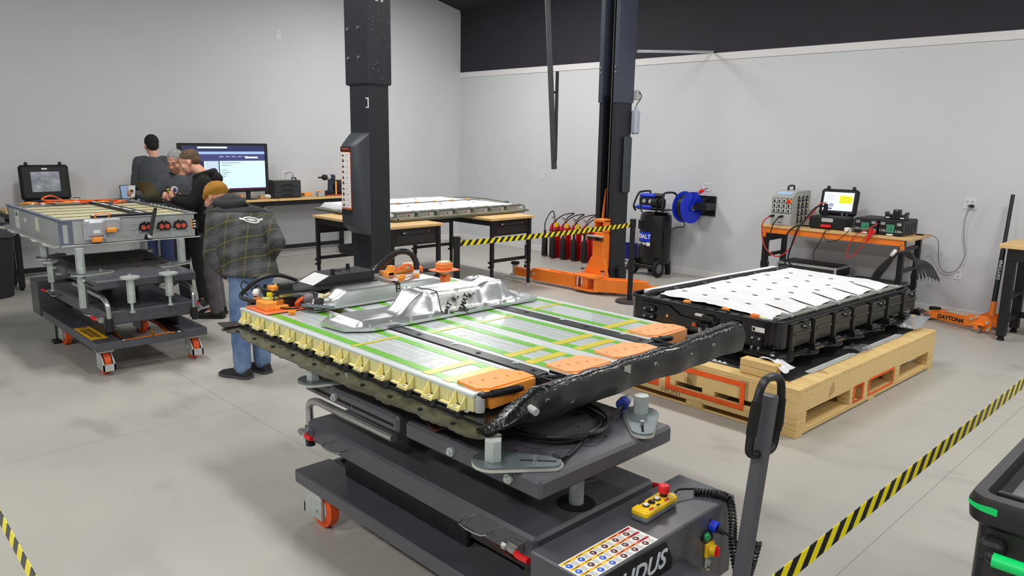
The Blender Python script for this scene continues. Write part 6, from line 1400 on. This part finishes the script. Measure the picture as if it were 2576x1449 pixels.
B().rbox(.14, 2.145, .765, .20, 2.205, .82, .01).build('mount_block', tcb, tcg)
hl = B()
for i in range(18):
    for j in range(3): hl.box(-.29+i*.03, 2.1985, .775-j*.026+.03, -.275+i*.03, 2.2, .790-j*.026+.03)
hl.build('vent_holes', MATS['recess_black'], tcg, kind='stuff')
tcg.location.y += .165
nuts = [('loose silver washers on the black tool cart corner', (-.455, 2.425, .887)), ('silver nut on the black tool cart ledge', (-.415, 2.425, .887)), ('pair of silver screws on the black tool cart ledge', (-.33, 2.425, .887))]
for lb_, (x, y, z) in nuts: solo(B().lathe([(.006, 0), (.013, 0), (.013, .006), (.006, .006)], (x, y, z), 10).lathe([(.005, .006), (.011, .006), (.011, .012), (.005, .012)], (x+.004, y+.003, z), 6), 'loose_hardware', chrome, lb_, 'hardware')
for x in (-.42, .22):
    for y in (2.30, 3.20): B().cyl((x-.02, y, .06), (x+.02, y, .06), .06, n=18).box(x-.03, y-.03, .06, x+.03, y+.03, .125).build('caster', rubber, tcg)
# ================================================================ wall outlets, hanging strut, pipe
def outlet(o, nrm, label, gangs=1, plug=False):
    r = thing('wall_outlet', label, 'outlet', tuple(o)); o = Vector(o); nrm = Vector(nrm); side = Vector((0, 0, 1)).cross(nrm)
    m = frame_m(o, side, (0, 0, 1)); w = .038 if gangs == 1 else .062
    pm_ = B().put(B().rbox(-w, -.06, 0, w, .06, .005, .002), m).build('face_plate', M('outlet_plate', (222, 222, 224), .45), r)
    for g in ([0] if gangs == 1 else [-.025, .025]):
        for z in (-.022, .022):
            rc_ = B().put(B().rbox(g-.016, z-.015, .005, g+.016, z+.015, .0065, .0005), m).build('receptacle', M('outlet_face', (206, 206, 210), .5), pm_)
            B().put(B().box(g-.007, z-.002, .0065, g-.004, z+.008, .0068).box(g+.004, z-.002, .0065, g+.007, z+.008, .0068).box(g-.002, z-.010, .0065, g+.002, z-.006, .0068), m).build('slots', M('slot_grey', (120, 112, 112), .6), rc_)
    if plug: B().put(B().rbox(.0, -.04, .006, .05, -.008, .045, .005), m).build('plug', black, r)
RN, LN = (0, -1, 0), (1, 0, 0)
outlet((-5.77, 9.449, 1.28), RN, 'white double wall outlet above the hose reel', 2)
outlet((-2.475, 9.449, 1.28), RN, 'white double wall outlet with a black plug', 2, True)
outlet((-2.498, 9.449, .49), RN, 'white single wall outlet low on the right wall')
outlet((-8.95, 9.449, 1.29), RN, 'white wall outlet above the fire extinguishers'); outlet((-10.525, 9.449, 1.297), RN, 'white wall outlet near the room corner')
outlet((-4.49, 9.449, 1.30), RN, 'white wall outlet behind the grey load tester'); outlet((-11.099, 5.84, 3.40), LN, 'white wall plate high on the left wall'); outlet((-11.099, 5.85, 1.29), LN, 'white wall outlet above the black tool box', 2)
solo(B().tube([(-11.08, 5.85, 1.30), (-11.04, 5.87, 1.33), (-10.95, 5.90, 1.32), (-10.88, 5.86, 1.25), (-10.86, 5.84, 1.20)], .004, 6, 6), 'plug_cord', black, 'thin black cord from the outlet behind the tool box', 'cord')
hs_ = thing('hanging_strut', 'dark tapering steel strut hanging from the ceiling between the lift columns', 'strut', (-7.2, 7.83, 1.5))
a_, b_, c_ = Vector((-7.66, 8.05, 4.48)), Vector((-7.196, 7.833, 1.50)), Vector((-7.366, 8.031, 2.823))
def bar(p, q, w, t, n, m_, par):
    d_ = (q-p); x = d_.normalized(); return B().put(B().rbox(0, -w/2, -t/2, d_.length, w/2, t/2, .003), frame_m(p, x, Vector((.7, .7, 0)))).build(n, m_, par)
bar(a_, b_, .075, .05, 'main_bar', M('strut_dark', (52, 50, 54), .55), hs_)
bar(c_, b_+Vector((.01, .01, .12)), .045, .03, 'side_bar', M('strut_black', (30, 28, 30), .55), hs_)
bar(Vector((-7.40, 7.94, 2.54)), Vector((-7.32, 7.999, 2.54)), .04, .03, 'link', MATS['strut_black'], hs_)
solo(B().cyl((-5.80, 9.43, 3.10), (-5.95, 7.95, 2.99), .018, n=12), 'pale_pipe', M('pipe_white', (196, 198, 204), .4), 'pale straight pipe running from the lift column to the top of the wall', 'pipe')
# ================================================================ people
from mathutils.bvhtree import BVHTree
def remesh(b, name, mat, parent, vox, it=6, fac=.5, fold=0, fs=.12, label=None, cat=None, org=None):
    og = org if org else ORG.get(parent.name if parent else None, (0, 0, 0))
    me = b.mesh(name, mat, og)
    o = bpy.data.objects.new('tmp', me); COL.objects.link(o)
    m = o.modifiers.new('r', 'REMESH'); m.mode = 'VOXEL'; m.voxel_size = vox
    s = o.modifiers.new('s', 'SMOOTH'); s.iterations = it; s.factor = fac
    if fold:
        t = bpy.data.textures.new('folds', 'CLOUDS'); t.noise_scale = fs; t.noise_depth = 2
        d = o.modifiers.new('d', 'DISPLACE'); d.texture = t; d.strength = fold; d.mid_level = .5
    dg = bpy.context.evaluated_depsgraph_get(); m2 = bpy.data.meshes.new_from_object(o.evaluated_get(dg))
    bpy.data.objects.remove(o); bpy.data.meshes.remove(me)
    m2.name = name; m2.materials.clear(); m2.materials.append(mat)
    for p in m2.polygons: p.use_smooth = True
    r = link(name, m2, parent, label, cat)
    if not parent: r.location = og; ORG[r.name] = og
    return r
def limb(b, pts, n=14):
    """tapered chain: pts = [(p, r), ...]"""
    P = [Vector(p) for p, r in pts]; R = [r for p, r in pts]
    for i in range(len(P)-1): b.cyl(P[i], P[i+1], R[i], R[i+1], n=n)
    for p, r in zip(P, R): b.ell(p, r, n=n)
    return b
def oval(c, s, f, w, d, n=20):
    c = Vector(c); return [c+s*(w*math.cos(2*PI*i/n))+f*(d*math.sin(2*PI*i/n)) for i in range(n)]
def tube_sec(b, secs, n=20):
    """torso loft: secs = [(centre, side, fwd, halfwidth, halfdepth)]"""
    b.loft([oval(c, s, f, w, d, n) for c, s, f, w, d in secs]); return b
skin = M('skin', (214, 158, 132), .5, var=.06, vs=12)
skin2 = M('skin_tan', (192, 138, 106), .5, var=.06, vs=12)
def hand(b, wrist, d, palm_n, thumb_s, curl=.6, s=1.0, grip=0):
    """palm and five bent fingers; d = pointing direction, palm_n = palm normal, thumb_s = which side the thumb leaves"""
    d = Vector(d).normalized(); nn = Vector(palm_n); nn = (nn-d*nn.dot(d)).normalized(); sd = d.cross(nn)*thumb_s
    w = Vector(wrist)
    m = Matrix((sd, d, nn)).transposed().to_4x4(); m.translation = w
    b.put(B().rbox(-.040*s, -.01, -.014*s, .040*s, .088*s, .014*s, .012*s), m)
    for i, (x, L) in enumerate(((.030, .072), (.010, .080), (-.011, .074), (-.030, .058))):
        p = Vector((x*s, .082*s, 0)); a = .15; pts = [(m @ p, .0092*s)]
        for k in range(3):
            a += curl*(.75 if k == 0 else 1.0); p = p+Vector((0, math.cos(a), math.sin(a)))*L*s*(.42, .32, .26)[k]; pts.append((m @ p, (.0090-.0008*k)*s))
        limb(b, pts, 10)
    p = Vector((.036*s, .020*s, .004)); pts = [(m @ p, .0125*s)]
    for k, (dx, dy, dz) in enumerate(((.024, .030, .012), (.006, .030, .018+.01*grip), (-.008, .022, .016+.01*grip))): p = p+Vector((dx, dy, dz))*s; pts.append((m @ p, (.0112-.001*k)*s))
    limb(b, pts, 10)
def head_parts(b, m, k=1.0):
    e = lambda c, r: b.put(B().ell(c, r, n=18), m)
    e((0, -.012, .032), (.077, .100, .090)); e((0, .030, -.035), (.062, .066, .084)); e((0, .058, -.094), (.032, .030, .026))
    e((0, .030, -.075), (.056, .050, .040)); e((0, .107, -.030), (.015, .022, .017)); e((0, .095, -.005), (.011, .014, .032))
    e((-.011, .097, -.036), (.010, .013, .010)); e((.011, .097, -.036), (.010, .013, .010))
    e((0, .080, .026), (.048, .017, .012)); e((-.040, .066, -.030), (.022, .022, .022)); e((.040, .066, -.030), (.022, .022, .022))
    e((0, .092, -.063), (.024, .012, .007)); e((0, .090, -.073), (.020, .012, .007))
    for s in (-1, 1):
        e((s*.079, -.006, -.016), (.008, .018, .029)); e((s*.077, .004, -.036), (.007, .009, .011))
def face(par, m, brow=(60, 42, 30), stub=None):
    for s in (-1, 1):
        ey = B().put(B().ell((s*.031, .0745, .002), (.0135, .012, .008), n=12), m).build('eye', M('eye_white', (225, 220, 214), .25), par)
        B().put(B().ell((s*.031, .0845, .0), (.0062, .003, .0055), n=10), m).build('iris', M('iris_dark', (48, 34, 26), .2), ey)
        B().put(B().ell((s*.031, .0770, .0075), (.0155, .0130, .0075), n=12), m).build('eyelid', skin, par)
        B().put(B().ell((s*.032, .0905, .027), (.021, .007, .0048), n=10), m).build('eyebrow', M('brow_%d' % brow[0], brow, .8), par)
    B().put(B().ell((0, .0985, -.0675), (.022, .0075, .0062), n=12), m).build('lips', M('lips', (172, 104, 94), .5), par)
def head_m(c, f, up=(0, 0, 1)):
    f = Vector(f).normalized(); u = Vector(up); u = (u-f*u.dot(f)).normalized(); s = f.cross(u)
    m = Matrix((s, f, u)).transposed().to_4x4(); m.translation = Vector(c); return m
def shoe(par, heel, toe, mat, sole, name='shoe'):
    h = Vector(heel); t = Vector(toe); d = (t-h).normalized(); s = Vector((-d.y, d.x, 0)); L_ = (t-h).length
    b = B(); rg = []
    prof = [(0, .036, .085), (.10, .042, .10), (.25, .043, .105), (.42, .045, .09), (.62, .052, .068), (.80, .050, .055), (.93, .038, .046), (1.0, .015, .030)]
    for u, w, hh in prof:
        c = h+d*(L_*u); rg.append([c+s*w*.9+Vector((0, 0, .006)), c+s*w+Vector((0, 0, .03)), c+s*w*.8+Vector((0, 0, hh*.85)), c+Vector((0, 0, hh)), c-s*w*.8+Vector((0, 0, hh*.85)), c-s*w+Vector((0, 0, .03)), c-s*w*.9+Vector((0, 0, .006))])
    b.loft(rg); sh = remesh(b, name, mat, par, .007, 4)
    sb_ = B().loft([[c+s*w*1.12, c+s*w*1.14+Vector((0, 0, .024)), c-s*w*1.14+Vector((0, 0, .024)), c-s*w*1.12] for c, w in [(h+d*(L_*u), w) for u, w, hh in [(-.03, .026, 0)]+prof[:-1]+[(1.03, .016, 0)]]])
    sb_.build('sole', sole, sh); return sh
def decal(b, target, n, name, mat, par, off=.003):
    bv = BVHTree.FromObject(target, bpy.context.evaluated_depsgraph_get()); n = Vector(n).normalized(); og = Vector(ORG.get(target.name, (0, 0, 0)))
    V = []
    for p in b.v:
        q = Vector(p)-og; h = bv.ray_cast(q+n*.4, -n)[0]; V.append((h if h else q)+n*off+og)
    b.v = [tuple(p) for p in V]
    return b.build(name, mat, par, ang=80)
def lerp(a, b, t): return Vector(a).lerp(Vector(b), t)
def person(label, J, fwd, hd, opts):
    f = Vector(fwd).normalized(); J = {k: Vector(v) for k, v in J.items()}
    s = (J['shR']-J['shL']).normalized()
    hs = (J['hipR']-J['hipL']).normalized()
    sk = opts.get('skin', skin)
    fl = lambda a, b_: (a-b_*a.dot(b_)).normalized()
    ft = fl(f, s)
    hm = head_m(J['head'], hd, opts.get('headup', (0, 0, 1)))
    b = B(); head_parts(b, hm)
    limb(b, [(hm @ Vector((0, -.02, -.05)), .055), (J['neck'], .056), (lerp(J['neck'], J['chest'], .4), .06)])
    spine_w = opts.get('w', 1.0)
    tors = [(lerp(J['neck'], J['chest'], .25), s, ft, .10*spine_w, .07), (lerp(J['neck'], J['chest'], .6), s, ft, .165*spine_w, .10), (J['chest'], s, ft, .175*spine_w, .115), (lerp(J['chest'], J['waist'], .6), s, ft, .155*spine_w, .105), (J['waist'], lerp(s, hs, .5), ft, .15*spine_w, .105), (J['hips'], hs, f, .16*spine_w, .115), (J['hips']-Vector((0, 0, .09)), hs, f, .12*spine_w, .09)]
    tube_sec(b, tors)
    hands = opts.get('hands', {})
    for S in 'LR':
        limb(b, [(J['sh'+S], .052), (lerp(J['sh'+S], J['el'+S], .5), .045), (J['el'+S], .038), (lerp(J['el'+S], J['ha'+S], .3), .040), (J['ha'+S], .026)])
        limb(b, [(J['hip'+S], .082), (lerp(J['hip'+S], J['kn'+S], .5), .072), (J['kn'+S], .052), (lerp(J['kn'+S], J['an'+S], .35), .052), (J['an'+S], .036), (J['to'+S]*.35+J['an'+S]*.65-Vector((0, 0, .03)), .034)])
        h = hands.get(S)
        if h: hand(b, J['ha'+S], *h)
        else: b.ell(J['ha'+S], (.032, .032, .05))
    base = (J['hips'].x, J['hips'].y, 0)
    body = remesh(b, 'person', sk, None, .0072, 3, .5, label=label, cat='person', org=base)
    if opts.get('face', True): face(body, hm, opts.get('brow', (60, 42, 30)))
    # top garment
    g = opts['top']; t = B(); gw = opts.get('gw', 1.0)
    hem = J['hem'] if 'hem' in J else lerp(J['hips'], J['waist'], -.05)
    tube_sec(t, [(lerp(J['neck'], J['chest'], .02), s, ft, .082, .078), (lerp(J['neck'], J['chest'], .28), s, ft, .145*gw, .098*gw), (lerp(J['neck'], J['chest'], .6), s, ft, .19*gw, .128*gw), (J['chest'], s, ft, .20*gw, .142*gw), (lerp(J['chest'], J['waist'], .5), s, ft, .195*gw, .145*gw), (J['waist'], lerp(s, hs, .5), ft, .19*gw, .14*gw), (lerp(J['waist'], hem, .6), hs, f, .193*gw, .142*gw), (hem, hs, f, .195*gw, .150*gw), (hem-Vector((0, 0, .012)), hs, f, .193*gw, .149*gw)])
    for S in 'LR':
        cu = lerp(J['el'+S], J['ha'+S], .94)
        limb(t, [(lerp(J['sh'+S], J['neck'], .35), .062*gw), (J['sh'+S], .074*gw), (lerp(J['sh'+S], J['el'+S], .5), .066*gw), (J['el'+S], .058*gw), (lerp(J['el'+S], J['ha'+S], .5), .054*gw), (cu, .044*gw)])
    top = remesh(t, g[0], g[1], body, .0115, 5, .5, g[2] if len(g) > 2 else .012, .10)
    tr = B(); pm = opts['pants']
    tube_sec(tr, [(hem+Vector((0, 0, .03)), hs, f, .150*spine_w, .105), (J['hips']-Vector((0, 0, .03)), hs, f, .165*spine_w, .120), (J['hips']-Vector((0, 0, .08)), hs, f, .165*spine_w, .120), (J['hips']-Vector((0, 0, .13)), hs, f, .11*spine_w, .085)])
    for S in 'LR':
        limb(tr, [(J['hip'+S], .098), (lerp(J['hip'+S], J['kn'+S], .5), .090), (J['kn'+S], .076), (lerp(J['kn'+S], J['an'+S], .5), .074), (lerp(J['kn'+S], J['an'+S], .9), .070)])
        limb(tr, [(lerp(J['kn'+S], J['an'+S], .9), .070), (J['an'+S]+Vector((0, 0, .0)), .068)])
    remesh(tr, pm[0], pm[1], body, .0115, 5, .5, .014, .09)
    for S in 'LR':
        d_ = (J['to'+S]-J['an'+S]); d_.z = 0; d_.normalize(); hl_ = Vector((J['an'+S].x, J['an'+S].y, 0))-d_*.07
        shoe(body, hl_, hl_+d_*.29, opts['shoe'], opts['sole'])
    return body, top, hm, s, ft
sole_b = M('sole_black', (26, 26, 26), .7); sole_g = M('sole_grey', (72, 70, 72), .7)
denim = M('denim', (70, 98, 140), .85, c2=(124, 148, 180), vs=5, bump=.15, bs=250)
# ---- man in the plaid jacket
pl_m, N_, L_, p_, tc_n, sp_ = node_mat('plaid', .85)
SPD = Vector((-.52, .06, .85)).normalized(); SD = Vector((.62, .78, .0)).normalized()
def dotc(v):
    n = N_.new('ShaderNodeVectorMath'); n.operation = 'DOT_PRODUCT'; L_.new(tc_n.outputs['Object'], n.inputs[0]); n.inputs[1].default_value = v; return n.outputs['Value']
def band(val, per, off, wid):
    fr = nmath(N_, L_, 'FRACT', nmath(N_, L_, 'DIVIDE', nmath(N_, L_, 'ADD', val, off+10*per), per)); d = nmath(N_, L_, 'ABSOLUTE', nmath(N_, L_, 'SUBTRACT', fr, .5)); return nmath(N_, L_, 'LESS_THAN', d, wid/per/2)
U_ = dotc(SD); V_ = dotc(SPD)
c_ = mixc(N_, L_, noise_n(N_, L_, tc_n.outputs['Object'], 40, 3), rgb(44, 47, 42), rgb(62, 64, 60))
for v_, o_ in ((U_, .02), (V_, .05)):
    c_ = mixc(N_, L_, nmath(N_, L_, 'MULTIPLY', band(v_, .17, o_, .07), .40), c_, rgb(96, 96, 100))
    c_ = mixc(N_, L_, nmath(N_, L_, 'MULTIPLY', band(v_, .17, o_+.085, .05), .35), c_, rgb(44, 52, 36))
    for k_ in (-.028, .028): c_ = mixc(N_, L_, nmath(N_, L_, 'MULTIPLY', band(v_, .17, o_+k_, .004), .8), c_, rgb(16, 16, 18))
    c_ = mixc(N_, L_, nmath(N_, L_, 'MULTIPLY', band(v_, .17, o_+.085, .008), .42), c_, rgb(140, 120, 62))
L_.new(c_, p_.inputs['Base Color'])
JP = dict(head=(-6.255, 2.665, 1.385), neck=(-6.07, 2.71, 1.325), chest=(-5.92, 2.72, 1.215), shL=(-6.055, 2.575, 1.235), shR=(-5.832, 2.866, 1.235), elL=(-5.955, 2.47, .961), haL=(-5.845, 2.545, .80),
    elR=(-5.545, 2.835, 1.075), haR=(-5.68, 2.80, .90), waist=(-5.777, 2.678, .976), hips=(-5.66, 2.655, .86), hem=(-5.672, 2.655, .825), hipL=(-5.70, 2.60, .80), hipR=(-5.635, 2.73, .80), knL=(-5.655, 2.545, .47), knR=(-5.66, 2.715, .47),
    anL=(-5.625, 2.535, .095), anR=(-5.66, 2.72, .095), toL=(-5.82, 2.44, .03), toR=(-5.84, 2.68, .03))
b1, top1, hm1, s1, f1 = person('man in plaid jacket, jeans and mustard beanie bending over the grey battery pack', JP, (-.97, .12, 0), (-.80, -.45, -.38),
    dict(top=('plaid_jacket', pl_m, .016), pants=('jeans', denim), shoe=M('shoe_black', (30, 32, 34), .6), sole=sole_g, gw=1.12, w=1.05, headup=(-.4, 0, 1), hands=dict(L=((.75, .35, -.6), (-.5, .6, 0), 1, .5))))
collar = B().tube([JP['neck'][0:3] and (Vector(JP['neck'])+s1*(.092*math.cos(a))+f1*(.080*math.sin(a)-.01)+Vector((-.02, 0, .025+.015*math.sin(a)))) for a in [2*PI*i/18 for i in range(18)]], .042, 10, closed=True); collar.ell(Vector(JP['neck'])+Vector((-.01, 0, .025)), (.10, .10, .075))
remesh(collar, 'collar', M('yoke_grey', (44, 44, 46), .85), top1, .009, 4)
yk = B().grid(26, 16, lambda u, v: tuple(Vector(JP['neck'])+s1*((u-.5)*(.30+.20*v))+Vector((.70, -.12, -.30))*(-.06+v*.24)))
bn = (Vector((.93, -.30, .62))).normalized()
decal(yk, top1, bn, 'jacket_yoke', MATS['yoke_grey'], top1, .006)
em_ = B(); ec = Vector((-5.77, 2.735, 1.235)); eu = Vector((-.42, 0, .9)).normalized()
def ering(rx, ry, w, z0=0):
    n = 28; V = []
    for i in range(n):
        a = 2*PI*i/n
        for k in (1, 0): V.append(ec+s1*((rx-w*k)*math.cos(a))+eu*((ry-w*k)*math.sin(a)+z0))
    em_.add(V, [(2*i, 2*i+1, (2*i+3) % (2*n), (2*i+2) % (2*n)) for i in range(n)])
ering(.068, .038, .016); ering(.034, .014, .011)
for sg in (-1, 1): em_.add([ec+s1*(sg*.05)+eu*.012, ec+s1*(sg*.092)+eu*.018, ec+s1*(sg*.088)+eu*.002, ec+s1*(sg*.092)-eu*.006, ec+s1*(sg*.05)-eu*.010], [(0, 1, 2, 3, 4)])
em_.add([ec+s1*(-.045)-eu*.004, ec+s1*.045-eu*.004, ec+s1*.045+eu*.004, ec+s1*(-.045)+eu*.004], [(0, 1, 2, 3)])
decal(em_, top1, bn, 'back_emblem', M('emblem_white', (205, 206, 206), .7), top1, .004)
bean = B(); bean.put(B().ell((0, -.015, .046), (.086, .108, .088), n=20), hm1); bean.put(B().lathe([(.080, -.004), (.098, .0), (.100, .035), (.086, .042)], (0, 0, 0), 26), hm1 @ Matrix.Translation((0, -.012, .016)) @ Matrix.Rotation(-.18, 4, 'X') @ Matrix.Diagonal((.96, 1.16, 1, 1)))
remesh(bean, 'beanie', M('mustard_knit', (164, 116, 34), .9, bump=.5, bs=120), b1, .008, 3)
for x_, y_ in ((-5.585, 2.585),): pass
# ---- man in the black hoodie
JH = dict(head=(-7.965, 3.145, 1.615), neck=(-7.875, 3.235, 1.495), chest=(-7.815, 3.25, 1.31), shL=(-7.665, 3.165, 1.405), shR=(-7.985, 3.35, 1.405), elL=(-7.70, 3.02, 1.21), haL=(-7.925, 2.955, 1.235), elR=(-8.05, 3.19, 1.215), haR=(-8.06, 2.995, 1.245),
    waist=(-7.77, 3.26, 1.06), hips=(-7.76, 3.27, .90), hem=(-7.765, 3.265, .92), hipL=(-7.69, 3.23, .86), hipR=(-7.84, 3.31, .86), knL=(-7.70, 3.19, .48), knR=(-7.87, 3.29, .48), anL=(-7.72, 3.235, .095), anR=(-7.90, 3.34, .095), toL=(-7.93, 3.02, .03), toR=(-8.10, 3.12, .03))
b2, top2, hm2, s2_, f2 = person('man in black hoodie with short brown hair leaning on the grey battery pack', JH, (-.70, -.71, 0), (-.55, -.82, -.40),
    dict(top=('black_hoodie', M('hoodie_black', (11, 11, 12), .95), .016), pants=('trousers', M('grey_trousers', (98, 94, 98), .85)), shoe=M('shoe_soft_black', (16, 16, 17), .7), sole=sole_b, brow=(84, 62, 44), w=1.08, gw=1.08, headup=(-.2, -.2, 1),
         hands=dict(L=((-.85, -.15, .25), (-.2, .9, .5), -1, .95, 1.05, 1), R=((-.2, -.95, .25), (.95, -.1, .2), -1, .9, 1.05, 1))))
hr_ = B(); hr_.put(B().ell((0, -.020, .046), (.0805, .101, .084), n=20), hm2); hr_.put(B().ell((0, -.055, .0), (.072, .062, .062), n=16), hm2)
remesh(hr_, 'hair', M('hair_brown', (74, 56, 42), .85, c2=(112, 88, 66), vs=60, bump=.5, bs=200), b2, .008, 3)
B().put(B().ell((0, .050, -.090), (.040, .040, .034), n=14), hm2).build('stubble', M('stubble', (150, 116, 100), .7), b2)
hood = B().tube([Vector((-7.855, 3.25, 1.475))+s2_*(.10*math.cos(a))+f2*(.09*math.sin(a))+Vector((.0, 0, .018-.03*math.sin(a))) for a in [2*PI*i/18 for i in range(18)]], .036, 10, closed=True); hood.ell((-7.80, 3.32, 1.45), (.09, .09, .07))
remesh(hood, 'hood', MATS['hoodie_black'], top2, .01, 4)
ck = B(); 
for i in range(5): ck.box(-7.75+.016*i, 3.02, 1.345+.004*(i % 2), -7.74+.016*i, 3.024, 1.352+.006*(i % 2))
cn = Vector((.35, -.94, 0)); cb0 = Vector((-7.83, 3.08, 1.345)); ck = B()
for i, (w_, z_) in enumerate(((.055, .012), (.035, .0), (.02, .02))): ck.grid(6, 2, lambda u, v: tuple(cb0+Vector((.94, .35, 0))*((u-.5)*w_)+Vector((0, 0, z_+v*.006))))
decal(ck, top2, cn, 'chest_logo', M('emblem_white', (205, 206, 206), .7), top2, .004)
fl_ = thing('flashlight', 'small black and yellow flashlight held up by the man in the black hoodie', 'flashlight', (-8.05, 2.955, 1.27))
B().cyl((-8.05, 2.955, 1.27), (-8.07, 2.94, 1.37), .013, n=12).build('barrel', black, fl_)
for k_ in (.35, .6): B().cyl(lerp((-8.05, 2.955, 1.27), (-8.07, 2.94, 1.37), k_), lerp((-8.05, 2.955, 1.27), (-8.07, 2.94, 1.37), k_+.12), .0138, n=12).build('yellow_band', M('band_yellow', (226, 214, 30), .5), fl_)
# ---- man in the grey shirt holding a cup
JG = dict(head=(-8.555, 3.225, 1.600), neck=(-8.565, 3.27, 1.462), chest=(-8.54, 3.28, 1.30), shR=(-8.66, 3.155, 1.405), shL=(-8.43, 3.40, 1.40), elR=(-8.70, 3.03, 1.21), haR=(-8.845, 2.885, 1.245), elL=(-8.34, 3.32, 1.20), haL=(-8.22, 3.12, 1.235), waist=(-8.54, 3.30, 1.02), hips=(-8.54, 3.32, .90), hem=(-8.54, 3.32, .88),
    hipR=(-8.60, 3.27, .86), hipL=(-8.48, 3.38, .86), knR=(-8.59, 3.24, .48), knL=(-8.45, 3.37, .48), anR=(-8.60, 3.27, .095), anL=(-8.45, 3.41, .095), toR=(-8.52, 3.10, .03), toL=(-8.33, 3.25, .03))
gsh = M('grey_shirt', (70, 74, 78), .85, bump=.1, bs=300)
b3, top3, hm3, s3, f3 = person('grey-haired man in a dark grey long-sleeved shirt holding a white cup', JG, (.62, -.78, 0), (.60, -.72, -.36),
    dict(top=('grey_shirt', gsh, .014), pants=('trousers', M('dark_trousers', (44, 44, 50), .85)), shoe=M('shoe_soft_black', (16, 16, 17), .7), sole=sole_b, skin=skin2, brow=(96, 88, 82), headup=(.1, -.1, 1), hands=dict(R=((.15, -.55, .10), (.55, .55, 0), -1, .75, 1, 1))))
hr_ = B(); hr_.put(B().ell((0, -.020, .046), (.081, .101, .086), n=20), hm3); hr_.put(B().ell((0, -.055, .0), (.076, .062, .066), n=16), hm3)
remesh(hr_, 'hair', M('hair_grey', (120, 118, 116), .85, c2=(168, 166, 164), vs=60, bump=.5, bs=200), b3, .008, 3)
lg = B(); lc = Vector((-8.45, 3.14, 1.30))
def disc(rx, off): 
    lg_ = B(); n = 20; lg_.add([lc+Vector((.78, .62, 0))*(rx*math.cos(2*PI*i/n)+off)+Vector((0, 0, rx*math.sin(2*PI*i/n))) for i in range(n)]+[lc+Vector((.78, .62, 0))*off], [(i, (i+1) % n, n) for i in range(n)]); return lg_
decal(disc(.042, 0), top3, (.62, -.78, 0), 'chest_logo', M('emblem_white', (205, 206, 206), .7), top3, .004)
decal(disc(.024, .008), top3, (.62, -.78, 0), 'logo_centre', M('logo_violet', (70, 66, 120), .7), top3, .006)
# ---- man with his back turned at the bench
JC = dict(head=(-9.965, 3.48, 1.752), neck=(-9.925, 3.487, 1.615), chest=(-9.90, 3.475, 1.44), shL=(-10.02, 3.335, 1.545), shR=(-9.83, 3.605, 1.545), elL=(-10.06, 3.29, 1.27), haL=(-10.34, 3.37, 1.09), elR=(-9.86, 3.66, 1.27), haR=(-10.13, 3.62, 1.08), waist=(-9.89, 3.46, 1.18), hips=(-9.88, 3.455, .98), hem=(-9.88, 3.455, .95),
    hipL=(-9.94, 3.39, .93), hipR=(-9.83, 3.52, .93), knL=(-9.94, 3.38, .50), knR=(-9.82, 3.53, .50), anL=(-9.92, 3.38, .095), anR=(-9.80, 3.53, .095), toL=(-10.10, 3.46, .03), toR=(-9.98, 3.64, .03))
b4, top4, hm4, s4, f4 = person('man with short black hair and grey shirt at the bench, back turned', JC, (-.80, .58, 0), (-.93, .10, -.12),
    dict(top=('grey_shirt', gsh, .014), pants=('jeans', M('dark_denim', (40, 52, 88), .85)), shoe=M('shoe_soft_black', (16, 16, 17), .7), sole=sole_b, brow=(26, 22, 20)))
hr_ = B(); hr_.put(B().ell((0, -.022, .044), (.084, .104, .090), n=20), hm4); hr_.put(B().ell((0, -.060, -.005), (.074, .058, .070), n=16), hm4)
remesh(hr_, 'hair', M('hair_black', (15, 14, 14), .8, bump=.4, bs=200), b4, .008, 3)
